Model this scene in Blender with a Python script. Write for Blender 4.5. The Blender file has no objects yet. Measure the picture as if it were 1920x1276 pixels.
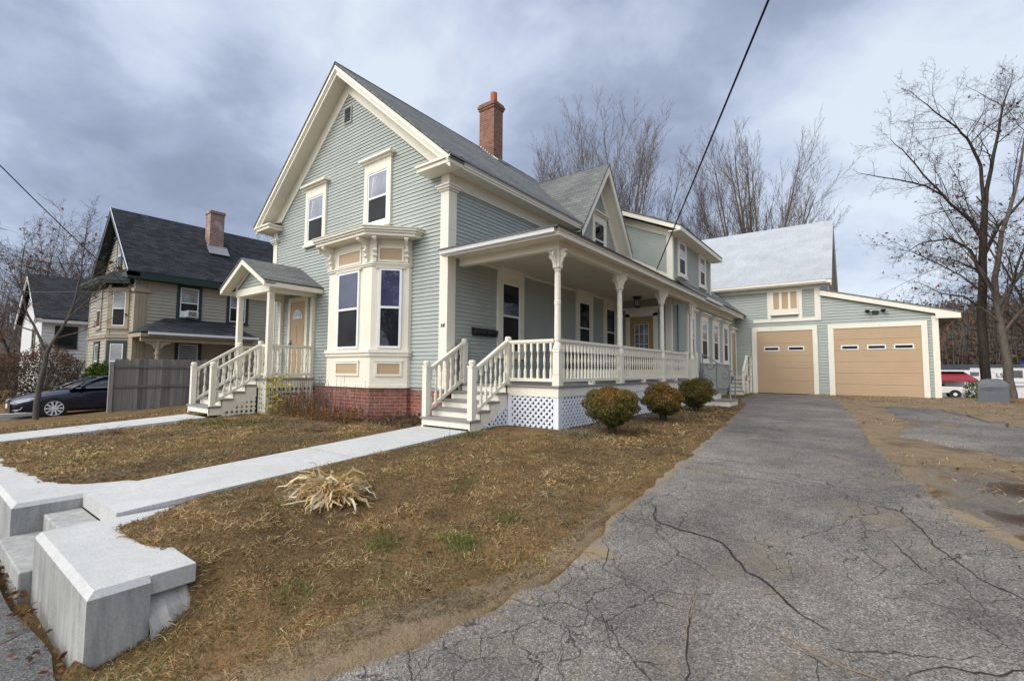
import bpy, math, random
import numpy as np
from mathutils import Vector, Matrix
from math import radians, sin, cos, pi, sqrt
random.seed(7)
SC = bpy.context.scene
COL = SC.collection
V = Vector

# ------------------------------------------------------------------ materials
def mat(name):
    m = bpy.data.materials.new(name); m.use_nodes = True
    nt = m.node_tree
    b = nt.nodes['Principled BSDF']
    return m, nt, b
def nd(nt, t, **kw):
    n = nt.nodes.new(t)
    for k, v in kw.items():
        if k in n.inputs: n.inputs[k].default_value = v
        else: setattr(n, k, v)
    return n
def ramp(nt, fac, stops):
    r = nt.nodes.new('ShaderNodeValToRGB')
    e = r.color_ramp.elements
    while len(e) < len(stops): e.new(0.5)
    for i, (p, c) in enumerate(stops):
        e[i].position = p; e[i].color = (*c, 1) if len(c) == 3 else c
    nt.links.new(fac, r.inputs[0])
    return r.outputs[0]
def coords(nt, kind='Object', scale=None):
    t = nt.nodes.new('ShaderNodeTexCoord')
    o = t.outputs[kind]
    if scale:
        mp = nt.nodes.new('ShaderNodeMapping'); mp.inputs['Scale'].default_value = scale
        nt.links.new(o, mp.inputs[0]); o = mp.outputs[0]
    return o
def noise(nt, vec, scale, detail=4, rough=.55, dist=0.0):
    n = nt.nodes.new('ShaderNodeTexNoise')
    n.inputs['Scale'].default_value = scale; n.inputs['Detail'].default_value = detail
    n.inputs['Roughness'].default_value = rough; n.inputs['Distortion'].default_value = dist
    nt.links.new(vec, n.inputs['Vector'])
    return n.outputs['Fac']
def mix(nt, f, a, b, mode='MIX'):
    m = nt.nodes.new('ShaderNodeMix'); m.data_type = 'RGBA'; m.blend_type = mode
    for s, v in ((0, f), (6, a), (7, b)):
        if hasattr(v, 'links'): nt.links.new(v, m.inputs[s])
        else: m.inputs[s].default_value = v if s == 0 else (*v, 1)
    return m.outputs[2]
def mth(nt, op, a, b=None, clamp=False):
    m = nt.nodes.new('ShaderNodeMath'); m.operation = op; m.use_clamp = clamp
    for i, v in enumerate((a, b)):
        if v is None: continue
        if hasattr(v, 'links'): nt.links.new(v, m.inputs[i])
        else: m.inputs[i].default_value = v
    return m.outputs[0]
def bump(nt, b, h, strength=.3, dist=.01):
    n = nt.nodes.new('ShaderNodeBump'); n.inputs['Strength'].default_value = strength; n.inputs['Distance'].default_value = dist
    nt.links.new(h, n.inputs['Height']); nt.links.new(n.outputs[0], b.inputs['Normal'])
def paint(name, col, rough=.5, var=.10, scale=3.0, dirt=None, spec=.4):
    m, nt, b = mat(name)
    c = coords(nt)
    n1 = noise(nt, c, scale, 5); n2 = noise(nt, c, scale*14, 3)
    f = mth(nt, 'ADD', mth(nt, 'MULTIPLY', n1, .7), mth(nt, 'MULTIPLY', n2, .3))
    lo = tuple(x*(1-var) for x in col); hi = tuple(min(1, x*(1+var)) for x in col)
    o = ramp(nt, f, [(.3, lo), (.7, hi)])
    if dirt:
        o = mix(nt, ramp(nt, noise(nt, coords(nt, 'Object', (1, 1, .25)), scale*2.3, 6, .65), [(.55, (0,0,0)), (.8, (dirt[1],)*3)]), o, dirt[0])
    nt.links.new(o, b.inputs['Base Color'])
    b.inputs['Roughness'].default_value = rough; b.inputs['Specular IOR Level'].default_value = spec
    bump(nt, b, n2, .15, .004)
    return m
M = {}
M['sage'] = paint('sage_paint', (.355, .392, .362), .6, .07, 2.0, ((.2, .23, .2), .25))
M['cream'] = paint('cream_paint', (.75, .71, .60), .5, .04, 1.6, ((.5, .46, .36), .35))
M['white'] = paint('white_vinyl', (.78, .79, .80), .4, .03, 2.0)
M['tan'] = paint('tan_paint', (.44, .315, .195), .5, .05, 1.2, ((.42, .28, .15), .3))
M['oak'] = paint('oak_door_paint', (.36, .235, .10), .45, .1, 2.0)
M['deck'] = paint('grey_deck_paint', (.215, .205, .20), .55, .12, 2.5, ((.14, .13, .12), .4))
M['stairpaint'] = paint('cream_stair_paint', (.73, .69, .59), .55, .05, 2.0, ((.42, .37, .28), .35))
M['lattice'] = paint('white_lattice_plastic', (.72, .75, .82), .5, .04, 2.5, ((.5, .48, .45), .3))
M['ceil'] = paint('porch_ceiling_paint', (.60, .55, .43), .6, .05, 2.0)
M['black'] = paint('black_metal', (.012, .012, .014), .35, .2, 5.0)
M['iron'] = paint('grey_iron', (.16, .17, .19), .45, .2, 5.0)
M['dark'] = paint('dark_rubber_and_shade', (.02, .02, .022), .8, .2, 5.0)
M['alu'] = paint('aluminium_gutter', (.75, .75, .77), .32, .04, 2.0)
M['tanwall'] = paint('beige_vinyl', (.345, .318, .255), .6, .06, 1.0, ((.28, .23, .17), .4))
M['tantrim'] = paint('weathered_beige_trim', (.34, .28, .20), .65, .12, 1.6, ((.42, .38, .32), .5))
M['green'] = paint('dark_green_trim', (.018, .035, .032), .5, .15, 3.0)
M['whitewall'] = paint('worn_white_paint', (.62, .62, .62), .65, .06, 1.2, ((.36, .27, .2), .5))
M['brown'] = paint('brown_soffit', (.23, .19, .13), .6, .08, 2.0)
M['tarp'] = paint('grey_tarp', (.105, .11, .12), .55, .12, 3.0)
M['red'] = paint('red_canvas', (.26, .028, .04), .6, .1, 1.5)
M['blue'] = paint('blue_sheet', (.02, .06, .28), .4, .1, 1.5)
M['navyroof'] = paint('dark_flat_roof', (.05, .055, .07), .6, .1, 1.5)
M['acwhite'] = paint('appliance_white', (.66, .66, .64), .4, .04, 3)
M['copper'] = paint('dark_bronze', (.05, .032, .022), .4, .2, 6)
M['chrome'] = paint('bright_chrome', (.7, .71, .74), .15, .02, 3); M['chrome'].node_tree.nodes['Principled BSDF'].inputs['Metallic'].default_value = 1
M['steelgrey'] = paint('galvanised_steel', (.36, .37, .38), .45, .12, 5); M['steelgrey'].node_tree.nodes['Principled BSDF'].inputs['Metallic'].default_value = .6

def carpaint():
    m, nt, b = mat('navy_car_paint')
    b.inputs['Base Color'].default_value = (.004, .008, .026, 1); b.inputs['Roughness'].default_value = .22
    b.inputs['Coat Weight'].default_value = .5; b.inputs['Coat Roughness'].default_value = .04
    return m
M['car'] = carpaint()
def glass(name, col, rough=.03, spec=.9):
    m, nt, b = mat(name)
    c = coords(nt)
    o = ramp(nt, noise(nt, c, 1.3, 3), [(.35, tuple(x*.6 for x in col)), (.7, tuple(x*1.5 for x in col))])
    nt.links.new(o, b.inputs['Base Color'])
    b.inputs['Roughness'].default_value = rough; b.inputs['Specular IOR Level'].default_value = spec
    b.inputs['IOR'].default_value = 1.5
    bump(nt, b, noise(nt, c, 2.2, 2), .06, .02)
    return m
M['glass'] = glass('window_glass', (.014, .015, .020), .03, .8)
M['glassblue'] = glass('sky_tinted_window_glass', (.045, .048, .095), .015, .9)  # blue base tint paints the sky's reflection into the pane
M['screen'] = glass('dark_insect_screen', (.018, .018, .020), .45, .16)
M['blind'] = glass('pane_over_pale_blind', (.26, .28, .29), .12, .6)
M['curtainsky'] = glass('net_curtain_pane_painted_sky', (.19, .195, .25), .05, .8)  # curtained pane, with pale lavender sky reflection painted into its colour
def carglass():
    m, nt, b = mat('car_glass'); b.inputs['Base Color'].default_value = (.02, .028, .03, 1); b.inputs['Roughness'].default_value = .03; b.inputs['Specular IOR Level'].default_value = .8
    return m
M['carglass'] = carglass()
def lampglass():
    m, nt, b = mat('clear_lamp_lens'); b.inputs['Base Color'].default_value = (.5, .55, .6, 1); b.inputs['Roughness'].default_value = .08; b.inputs['Specular IOR Level'].default_value = .9
    return m
M['lens'] = lampglass()

def shingle(name, a, bcol, mortar, w=.28, h=.13):
    m, nt, b = mat(name)
    uv = coords(nt, 'UV')
    br = nd(nt, 'ShaderNodeTexBrick', offset=.5)
    br.inputs['Scale'].default_value = 1; br.inputs['Brick Width'].default_value = w; br.inputs['Row Height'].default_value = h
    br.inputs['Mortar Size'].default_value = .008; br.inputs['Mortar Smooth'].default_value = .2; br.inputs['Bias'].default_value = 0
    br.inputs['Color1'].default_value = (*a, 1); br.inputs['Color2'].default_value = (*bcol, 1); br.inputs['Mortar'].default_value = (*mortar, 1)
    nt.links.new(uv, br.inputs['Vector'])
    n1 = noise(nt, uv, 90, 2); n2 = noise(nt, uv, .9, 5, .6)
    o = mix(nt, .8, br.outputs['Color'], ramp(nt, n1, [(.3, (.55,)*3), (.7, (1.35,)*3)]), 'MULTIPLY')
    o = mix(nt, .9, o, ramp(nt, n2, [(.3, (.75, .77, .78)), (.7, (1.15, 1.15, 1.12))]), 'MULTIPLY')
    # horizontal course weathering
    o = mix(nt, .7, o, ramp(nt, noise(nt, coords(nt, 'UV', (.35, 7.7, 1)), 1.2, 3), [(.35, (.78,)*3), (.65, (1.15,)*3)]), 'MULTIPLY')
    nt.links.new(o, b.inputs['Base Color']); b.inputs['Roughness'].default_value = .92; b.inputs['Specular IOR Level'].default_value = .25
    bump(nt, b, mth(nt, 'ADD', br.outputs['Fac'], mth(nt, 'MULTIPLY', n1, -.6)), .7, .006)
    return m
M['shingle'] = shingle('grey_asphalt_shingle', (.20, .205, .20), (.15, .155, .152), (.075, .08, .08))
M['darkshingle'] = shingle('charcoal_asphalt_shingle', (.048, .052, .062), (.018, .020, .026), (.010, .010, .012), .33, .15)
def brick(name, a, bcol, mortar, w=.215, h=.075, wash=None):
    m, nt, b = mat(name)
    uv = coords(nt, 'UV')
    br = nd(nt, 'ShaderNodeTexBrick', offset=.5)
    br.inputs['Scale'].default_value = 1; br.inputs['Brick Width'].default_value = w; br.inputs['Row Height'].default_value = h
    br.inputs['Mortar Size'].default_value = .007; br.inputs['Mortar Smooth'].default_value = .3
    br.inputs['Color1'].default_value = (*a, 1); br.inputs['Color2'].default_value = (*bcol, 1); br.inputs['Mortar'].default_value = (*mortar, 1)
    nt.links.new(uv, br.inputs['Vector'])
    o = mix(nt, .8, br.outputs['Color'], ramp(nt, noise(nt, uv, 7, 6, .7), [(.3, (.6, .6, .62)), (.7, (1.35, 1.3, 1.25))]), 'MULTIPLY')
    if wash:
        o = mix(nt, ramp(nt, noise(nt, uv, 1.4, 6, .65), [(.52, (0,)*3), (.72, (wash[1],)*3)]), o, wash[0])
    nt.links.new(o, b.inputs['Base Color']); b.inputs['Roughness'].default_value = .88
    bump(nt, b, mth(nt, 'MULTIPLY', br.outputs['Fac'], -1), .7, .008)
    return m
M['brick'] = brick('red_foundation_brick', (.265, .085, .058), (.18, .058, .042), (.36, .25, .21), wash=((.36, .26, .25), .5))
M['chimbrick'] = brick('orange_chimney_brick', (.26, .115, .07), (.165, .07, .045), (.27, .21, .17))
M['oldbrick'] = brick('worn_chimney_brick', (.22, .105, .08), (.28, .18, .15), (.38, .33, .30), wash=((.55, .52, .5), .7))
def concrete(name, col, var=.12, streak=.25):
    m, nt, b = mat(name)
    c = coords(nt)
    n1 = noise(nt, c, 1.6, 6, .6); n2 = noise(nt, c, 60, 3, .6)
    o = ramp(nt, n1, [(.3, tuple(x*(1-var) for x in col)), (.7, tuple(min(1, x*(1+var)) for x in col))])
    o = mix(nt, .6, o, ramp(nt, n2, [(.25, (.72,)*3), (.6, (1.06,)*3)]), 'MULTIPLY')
    st = noise(nt, coords(nt, 'Object', (6, 6, .7)), 2.0, 6, .7)
    o = mix(nt, streak, o, ramp(nt, st, [(.35, (.55, .55, .55)), (.65, (1.15, 1.15, 1.15))]), 'MULTIPLY')
    pits = nd(nt, 'ShaderNodeTexVoronoi'); pits.inputs['Scale'].default_value = 26; nt.links.new(c, pits.inputs['Vector'])
    pm = mth(nt, 'LESS_THAN', pits.outputs['Distance'], .10)
    pm = mth(nt, 'MULTIPLY', pm, mth(nt, 'GREATER_THAN', noise(nt, c, 3.1, 2), .56))
    o = mix(nt, mth(nt, 'MULTIPLY', pm, .5), o, tuple(x*.45 for x in col))
    nt.links.new(o, b.inputs['Base Color']); b.inputs['Roughness'].default_value = .85; b.inputs['Specular IOR Level'].default_value = .3
    bump(nt, b, n2, .25, .004)
    return m
def roofsheet(name, col, var, streak):
    m = concrete(name, col, var, streak); nt = m.node_tree; b = nt.nodes['Principled BSDF']
    src = b.inputs['Base Color'].links[0].from_socket; uv = coords(nt, 'UV')
    br = nd(nt, 'ShaderNodeTexBrick', offset=.5); br.inputs['Scale'].default_value = 1; br.inputs['Brick Width'].default_value = 1.1; br.inputs['Row Height'].default_value = .62; br.inputs['Mortar Size'].default_value = .012; br.inputs['Mortar Smooth'].default_value = .6
    br.inputs['Color1'].default_value = (1.03, 1.03, 1.04, 1); br.inputs['Color2'].default_value = (.93, .93, .94, 1); br.inputs['Mortar'].default_value = (.84, .84, .86, 1); nt.links.new(uv, br.inputs['Vector'])
    nt.links.new(mix(nt, .9, src, br.outputs['Color'], 'MULTIPLY'), b.inputs['Base Color']); return m
M['conc'] = concrete('pale_cast_concrete', (.50, .50, .49), .08, .2)
M['concwall'] = concrete('formed_concrete_face', (.37, .37, .355), .2, .6)
M['oldstone'] = concrete('old_rough_mortar', (.38, .37, .34), .35, .4)
M['whiteroof'] = roofsheet('white_coated_roof', (.40, .42, .445), .08, .30)

def wood(name, a, bcol, sx=18, rough=.85):
    m, nt, b = mat(name)
    c = coords(nt, 'Object', (1, sx, .35))
    n = noise(nt, c, 1.5, 6, .65, .6)
    g = nd(nt, 'ShaderNodeObjectInfo')
    o = ramp(nt, n, [(.25, a), (.75, bcol)])
    at = nd(nt, 'ShaderNodeAttribute', attribute_name='tint')
    o = mix(nt, 1.0, o, at.outputs['Color'], 'MULTIPLY')
    nt.links.new(o, b.inputs['Base Color']); b.inputs['Roughness'].default_value = rough
    bump(nt, b, n, .4, .006)
    return m
M['fence'] = wood('weathered_grey_fence_boards', (.125, .118, .112), (.30, .285, .27))
def bark(name, a, bcol):
    m, nt, b = mat(name)
    c = coords(nt, 'Object', (1, 1, .22))
    n = noise(nt, c, 16, 6, .7)
    o = ramp(nt, n, [(.3, a), (.7, bcol)])
    nt.links.new(o, b.inputs['Base Color']); b.inputs['Roughness'].default_value = .9; b.inputs['Specular IOR Level'].default_value = .15
    bump(nt, b, n, .8, .03)
    return m
M['bark'] = bark('grey_brown_bark', (.075, .062, .052), (.17, .145, .122))
M['barkdark'] = bark('dark_bark', (.030, .024, .020), (.078, .064, .054))
M['barkgrey'] = bark('smooth_grey_bark', (.075, .066, .057), (.15, .135, .12))
M['twig'] = bark('twig_bark', (.105, .082, .07), (.19, .155, .135))
def tinted(name, base=(1, 1, 1), rough=.8, trans=.0):
    m, nt, b = mat(name)
    at = nd(nt, 'ShaderNodeAttribute', attribute_name='tint')
    o = mix(nt, 1.0, at.outputs['Color'], base, 'MULTIPLY')
    nt.links.new(o, b.inputs['Base Color']); b.inputs['Roughness'].default_value = rough; b.inputs['Specular IOR Level'].default_value = .2
    if trans:
        t = nd(nt, 'ShaderNodeBsdfTranslucent'); nt.links.new(o, t.inputs['Color'])
        ms = nd(nt, 'ShaderNodeMixShader'); ms.inputs[0].default_value = trans
        nt.links.new(b.outputs[0], ms.inputs[1]); nt.links.new(t.outputs[0], ms.inputs[2])
        nt.links.new(ms.outputs[0], nt.nodes['Material Output'].inputs['Surface'])
    return m
M['leaf'] = tinted('leaf', trans=.25)
M['blade'] = tinted('grass_blade', trans=.2, rough=.7)

# ------------------------------------------------------------------ mesh builder
class MB:
    def __init__(s):
        s.v = []; s.f = []; s.t = []; s.o = V((0, 0, 0)); s.u = V((1, 0, 0)); s.w = V((0, 1, 0)); s.k = V((0, 0, 1)); s.tint = None
    def frame(s, o, u=(1, 0, 0), w=(0, 1, 0), k=(0, 0, 1)):
        s.o = V(o); s.u = V(u); s.w = V(w); s.k = V(k); return s
    def P(s, p): return s.o + s.u*p[0] + s.w*p[1] + s.k*p[2]
    def add(s, pts, faces):
        b = len(s.v); s.v += [tuple(s.P(p)) for p in pts]; s.f += [tuple(b+i for i in f) for f in faces]
        s.t += [s.tint]*len(faces); return s
    def quad(s, *p): return s.add(p, [tuple(range(len(p)))])
    def box(s, x0, x1, y0, y1, z0, z1):
        if x0 > x1: x0, x1 = x1, x0
        if y0 > y1: y0, y1 = y1, y0
        if z0 > z1: z0, z1 = z1, z0
        return s.add([(x0,y0,z0),(x1,y0,z0),(x1,y1,z0),(x0,y1,z0),(x0,y0,z1),(x1,y0,z1),(x1,y1,z1),(x0,y1,z1)],
                     [(0,3,2,1),(4,5,6,7),(0,1,5,4),(1,2,6,5),(2,3,7,6),(3,0,4,7)])
    def prism(s, poly, d):          # poly: list of 3-D points (planar), d: extrusion vector
        n = len(poly); d = V(d)
        a = [V(p) for p in poly]; b = [p + d for p in a]
        nrm = V((0, 0, 0))
        for i in range(n): nrm += a[i].cross(a[(i+1) % n])
        if nrm.dot(d) > 0: a, b = b, a; rev = False
        f = [tuple(range(n)), tuple(range(2*n-1, n-1, -1))]
        f += [(i, n+i, n+(i+1) % n, (i+1) % n) for i in range(n)]
        if nrm.dot(d) > 0: f = [t[::-1] for t in f]
        # outward orientation is fixed again at build
        return s.add([tuple(p) for p in a+b], f)
    def bar(s, a, b, w, h, up=(0, 0, 1)):   # rectangular bar from a to b, w across, h along up
        a = V(a); b = V(b); d = (b-a).normalized(); upv = V(up)
        r = d.cross(upv).normalized(); n = r.cross(d).normalized()
        q = [a + r*(i*w/2) + n*(j*h/2) for i, j in ((-1,-1),(1,-1),(1,1),(-1,1))]
        q2 = [p + (b-a) for p in q]
        return s.add([tuple(p) for p in q+q2], [(0,1,2,3)[::-1],(4,5,6,7),(0,1,5,4),(1,2,6,5),(2,3,7,6),(3,0,4,7)])
    def tube(s, pts, r, n=8, cap=True):
        pts = [V(p) for p in pts]; rs = r if isinstance(r, (list, tuple)) else [r]*len(pts)
        vs = []; fs = []
        for i, p in enumerate(pts):
            d = (pts[min(i+1, len(pts)-1)] - pts[max(i-1, 0)]).normalized()
            a = d.cross(V((0, 0, 1)) if abs(d.z) < .95 else V((1, 0, 0))).normalized(); b = a.cross(d)
            vs += [tuple(p + (a*cos(2*pi*j/n) + b*sin(2*pi*j/n))*rs[i]) for j in range(n)]
        for i in range(len(pts)-1):
            for j in range(n):
                fs.append((i*n+j, i*n+(j+1) % n, (i+1)*n+(j+1) % n, (i+1)*n+j))
        if cap: fs += [tuple(range(n))[::-1], tuple(range((len(pts)-1)*n, len(pts)*n))]
        return s.add(vs, fs)
    def lathe(s, prof, c=(0, 0, 0), n=10, ph=0.0):        # prof: (r, z)
        vs = []; fs = []
        for r, z in prof: vs += [(c[0]+r*cos(2*pi*j/n+ph), c[1]+r*sin(2*pi*j/n+ph), c[2]+z) for j in range(n)]
        for i in range(len(prof)-1):
            for j in range(n): fs.append((i*n+j, i*n+(j+1) % n, (i+1)*n+(j+1) % n, (i+1)*n+j))
        fs += [tuple(range(n))[::-1], tuple(range((len(prof)-1)*n, len(prof)*n))]
        return s.add(vs, fs)
    def build(s, name, m, parent=None, label=None, smooth=False, bevel=0, flip_fix=True):
        me = bpy.data.meshes.new(name); me.from_pydata(s.v, [], s.f); me.update()
        if flip_fix:
            import bmesh
            bm = bmesh.new(); bm.from_mesh(me); bmesh.ops.recalc_face_normals(bm, faces=bm.faces); bm.to_mesh(me); bm.free()
        if any(t is not None for t in s.t):
            a = me.attributes.new('tint', 'FLOAT_COLOR', 'FACE')
            for i, t in enumerate(s.t): a.data[i].color = (*(t or (1, 1, 1)), 1)
        uvmap(me)
        me.materials.append(M[m] if isinstance(m, str) else m)
        if smooth:
            for p in me.polygons: p.use_smooth = True
        o = bpy.data.objects.new(name, me); COL.objects.link(o)
        if parent is not None: attach(o, parent)
        if label: o['label'] = label
        if bevel:
            b = o.modifiers.new('bevel', 'BEVEL'); b.width = bevel; b.segments = 2; b.limit_method = 'ANGLE'; b.angle_limit = radians(40)
        return o
def uvmap(me):
    uv = me.uv_layers.new(name='UVMap')
    nl = len(me.loops)
    co = np.empty(len(me.vertices)*3); me.vertices.foreach_get('co', co); co = co.reshape(-1, 3)
    vi = np.empty(nl, dtype=np.int32); me.loops.foreach_get('vertex_index', vi)
    nrm = np.empty(len(me.polygons)*3); me.polygons.foreach_get('normal', nrm); nrm = nrm.reshape(-1, 3)
    tot = np.empty(len(me.polygons), dtype=np.int32); me.polygons.foreach_get('loop_total', tot)
    N = np.repeat(nrm, tot, axis=0); P = co[vi]
    hz = np.hypot(N[:, 0], N[:, 1]); flat = hz < .05; hz[flat] = 1
    T = np.stack([-N[:, 1]/hz, N[:, 0]/hz, np.zeros(nl)], 1); T[flat] = (1, 0, 0)
    B = np.cross(N, T)
    out = np.stack([(P*T).sum(1), (P*B).sum(1)], 1)
    uv.data.foreach_set('uv', out.astype(np.float32).ravel())
def attach(o, parent):
    o.parent = parent
    if parent.type == 'EMPTY': o.matrix_parent_inverse = Matrix.Translation(-parent.location)
def thing(name, label, cat, loc=(0, 0, 0), group=None):
    o = bpy.data.objects.new(name, None); COL.objects.link(o); o.location = loc; o.empty_display_size = .2
    o['label'] = label; o['category'] = cat
    if group: o['group'] = group
    return o
def tag(o, label=None, cat=None, group=None, kind=None):
    if label: o['label'] = label
    if cat: o['category'] = cat
    if group: o['group'] = group
    if kind: o['kind'] = kind
    return o
def inst(src, parent, loc, rot=None):
    o = src.copy(); COL.objects.link(o); o.location = loc
    if rot: o.rotation_euler = rot
    attach(o, parent); return o
def dup(root, loc, rotz=None, scale=None, label=None):
    r = root.copy(); COL.objects.link(r); r.location = loc
    if rotz is not None: r.rotation_euler = (0, 0, rotz)
    if scale: r.scale = scale if isinstance(scale, (tuple, list)) else (scale,)*3
    if label: r['label'] = label
    for c in list(root.children):
        d = c.copy(); COL.objects.link(d); d.parent = r
        d.matrix_parent_inverse = Matrix.Translation(-root.location)
    return r

# raw numpy mesh (big things)
def raw(name, verts, faces, m, parent=None, tint=None, smooth=False, uv=False):
    me = bpy.data.meshes.new(name)
    verts = np.asarray(verts, np.float32); faces = np.asarray(faces, np.int32)
    k = faces.shape[1]
    me.vertices.add(len(verts)); me.vertices.foreach_set('co', verts.ravel())
    me.loops.add(faces.size); me.loops.foreach_set('vertex_index', faces.ravel())
    me.polygons.add(len(faces)); me.polygons.foreach_set('loop_start', np.arange(0, faces.size, k, dtype=np.int32))
    me.update(calc_edges=True)
    if tint is not None:
        a = me.attributes.new('tint', 'FLOAT_COLOR', 'FACE')
        t = np.concatenate([np.asarray(tint, np.float32), np.ones((len(faces), 1), np.float32)], 1)
        a.data.foreach_set('color', t.ravel())
    if smooth: me.polygons.foreach_set('use_smooth', np.ones(len(faces), dtype=bool))
    me.validate()
    if uv: uvmap(me)
    me.materials.append(M[m] if isinstance(m, str) else m)
    o = bpy.data.objects.new(name, me); COL.objects.link(o)
    if parent is not None: attach(o, parent)
    return o

# clapboards: real lapped boards on a plane (frame o, u along, n outward), extent given by lim(z) -> (l, r)
def clap(o, u, n, z0, z1, lim, e=.085, lap=.016, gap=.0115):
    mb = MB(); mb.frame(o, u, n)
    z = z0
    rng = random.Random(int(abs(o[0]*31+o[1]*17+z0*7)))
    while z < z1 - .004:
        zt = min(z+e, z1)
        l0, r0 = lim(z); l1, r1 = lim(zt)
        if r0 - l0 > .01 and r1 - l1 > -.05:
            if r1 < l1: l1 = r1 = (l1+r1)/2
            j = rng.uniform(-.002, .002)
            g = gap*rng.uniform(.8, 1.2); k = g/e; lg = l0+(l1-l0)*k; rg_ = r0+(r1-r0)*k
            mb.add([(lg, lap+j, z+g), (rg_, lap+j, z+g), (r1, .004, zt), (l1, .004, zt), (lg, -.016, z+g+.006), (rg_, -.016, z+g+.006), (l0, -.018, z), (r0, -.018, z), (l0, .004, z), (r0, .004, z)],
                   [(0, 1, 2, 3), (4, 5, 1, 0), (6, 7, 5, 4), (8, 9, 7, 6)])
        z += e
    return mb

# window unit: o = bottom centre on the wall plane, u right (seen from outside), n outward
def window(parent, o, u, n, w, z0, z1, ow, oz0, oz1, mats=('glass', 'screen'), hood=True, trim='cream', sash='white', hw=.11, name='window', label=None, mid=None, sill=True, prong=0.0):
    """casing w wide from z0 to z1; opening ow wide from oz0 to oz1"""
    mb = MB(); mb.frame(o, u, n)
    d = .062
    mb.box(-w/2, -ow/2, -.01, d, z0, z1).box(ow/2, w/2, -.01, d, z0, z1).box(-ow/2, ow/2, -.01, d, oz1, z1).box(-ow/2, ow/2, -.01, d, z0, oz0)
    if sill: mb.box(-w/2-.03, w/2+.03, -.01, d+.035, z0-.045, z0+.012)
    c = mb.build(name, trim, parent, label)
    if hood:
        h = MB(); h.frame(o, u, n)
        h.box(-w/2-.04, w/2+.04, -.01, d+.05, z1+.002, z1+.05).box(-w/2-hw, w/2+hw, -.01, d+.12, z1+.052, z1+.095)
        h.build('window_hood', trim, c)
    s = MB(); s.frame(o, u, n)
    t = .045; m_ = mid if mid else (oz0+oz1)/2
    g = .002
    s.box(-ow/2+g, -ow/2+t, 0, .048, oz0+g, oz1-g).box(ow/2-t, ow/2-g, 0, .048, oz0+g, oz1-g)
    s.box(-ow/2+t, ow/2-t, 0, .048, oz1-t, oz1-g).box(-ow/2+t, ow/2-t, 0, .048, oz0+g, oz0+t).box(-ow/2+t, ow/2-t, 0, .054, m_-.022, m_+.022)
    s.build('sash', sash, c)
    p = MB(); p.frame(o, u, n); p.box(-ow/2+t, ow/2-t, 0, .038, m_+.022, oz1-t); p.build('upper_pane', mats[0], c)
    p = MB(); p.frame(o, u, n); p.box(-ow/2+t, ow/2-t, 0, .034, oz0+t, m_-.022); p.build('lower_pane', mats[1], c)
    return c
XF = (1, 0, 0); NF = (0, -1, 0)      # front-facing: u, n
YS = (0, 1, 0); NS = (1, 0, 0)       # side-facing (towards the drive)
EXPOSURE = .3
DENOISE = True
BLOBS = ((560,70,20,.30), (40,20,16,.26), (230,300,26,-.12), (330,180,14,-.05), (1250,140,24,-.14), (1000,40,12,.10), (760,300,16,.06), (1620,330,20,.28), (1880,200,14,.12), (40,380,9,.14), (1100,420,14,.10))
# ------------------------------------------------------------------ terrain
_zd = np.array([(-60,-1.0),(-9,-.84),(-7,-.80),(-6,-.755),(-5.3,-.70),(-4.7,-.62),(-4.1,-.53),(-3.6,-.46),(-2.5,-.33),(-1.2,-.2),(.4,-.11),(5,0),(17,.05),(22,0),(34,-.9),(60,-1.6),(400,-2)])
def zd(y): return np.interp(y, _zd[:, 0], _zd[:, 1])
_dl = np.array([(-7.6,2.9),(-6.4,3.35),(-5.8,3.75),(-5.25,4.2),(-4.7,4.55),(-4.1,4.72),(-3.6,4.86),(-2.5,4.80),(-1.17,4.83),(2,4.62),(5.1,4.30),(8,4.0),(9.5,3.75),(11.2,3.3),(13,3.05),(15.3,2.98),(17.3,2.75)])
_dr = np.array([(-7.6,13.5),(-6.2,12.6),(-5,11.5),(-4,10.6),(-3.1,9.4),(-2.2,8.5),(-1.2,7.6),(.5,7.2),(2,7.02),(5.7,6.75),(10,6.45),(14,6.1),(16,5.85),(17.6,5.0)])
def dl(y): return np.interp(y, _dl[:, 0], _dl[:, 1])
def dr(y): return np.interp(y, _dr[:, 0], _dr[:, 1])
_rng = np.random.default_rng(3)
_lat = {}
def vnoise(x, y, s, seed=0):
    x = np.asarray(x, float)/s; y = np.asarray(y, float)/s
    g = _lat.setdefault(seed, np.random.default_rng(100+seed).random((256, 256)))
    xi = np.floor(x).astype(int); yi = np.floor(y).astype(int); fx = x-xi; fy = y-yi
    fx = fx*fx*(3-2*fx); fy = fy*fy*(3-2*fy)
    a = g[xi % 256, yi % 256]; b = g[(xi+1) % 256, yi % 256]; c = g[xi % 256, (yi+1) % 256]; d = g[(xi+1) % 256, (yi+1) % 256]
    return (a*(1-fx)+b*fx)*(1-fy)+(c*(1-fx)+d*fx)*fy - .5
def sstep(a, b, x):
    t = np.clip((np.asarray(x, float)-a)/(b-a), 0, 1); return t*t*(3-2*t)
def grass_line(x, y, right):
    nz = .07*vnoise(x, y, .30, 62)+.05*vnoise(x, y, .09, 63)
    if right: return nz+np.interp(x, [1.2,1.27,1.38,1.53,1.64,1.76,2.1,2.5,2.85,3.0], [-4.7,-4.80,-5.08,-5.38,-5.57,-5.63,-5.60,-5.57,-5.54,-5.45])
    return nz+np.interp(x, [-9,-3.07,-1.68,-.82,-.54,-.43,-.25,0], [-5.8,-5.8,-5.75,-5.58,-5.36,-5.0,-4.95,-4.9])
def edge_in(x, y):   # >0 inside the drive, metres from its edge
    j = .10*vnoise(x, y, .35, 5)+.22*vnoise(x, y, 1.1, 6)
    return np.minimum(np.asarray(x)-dl(y), dr(y)-np.asarray(x)) + j
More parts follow.
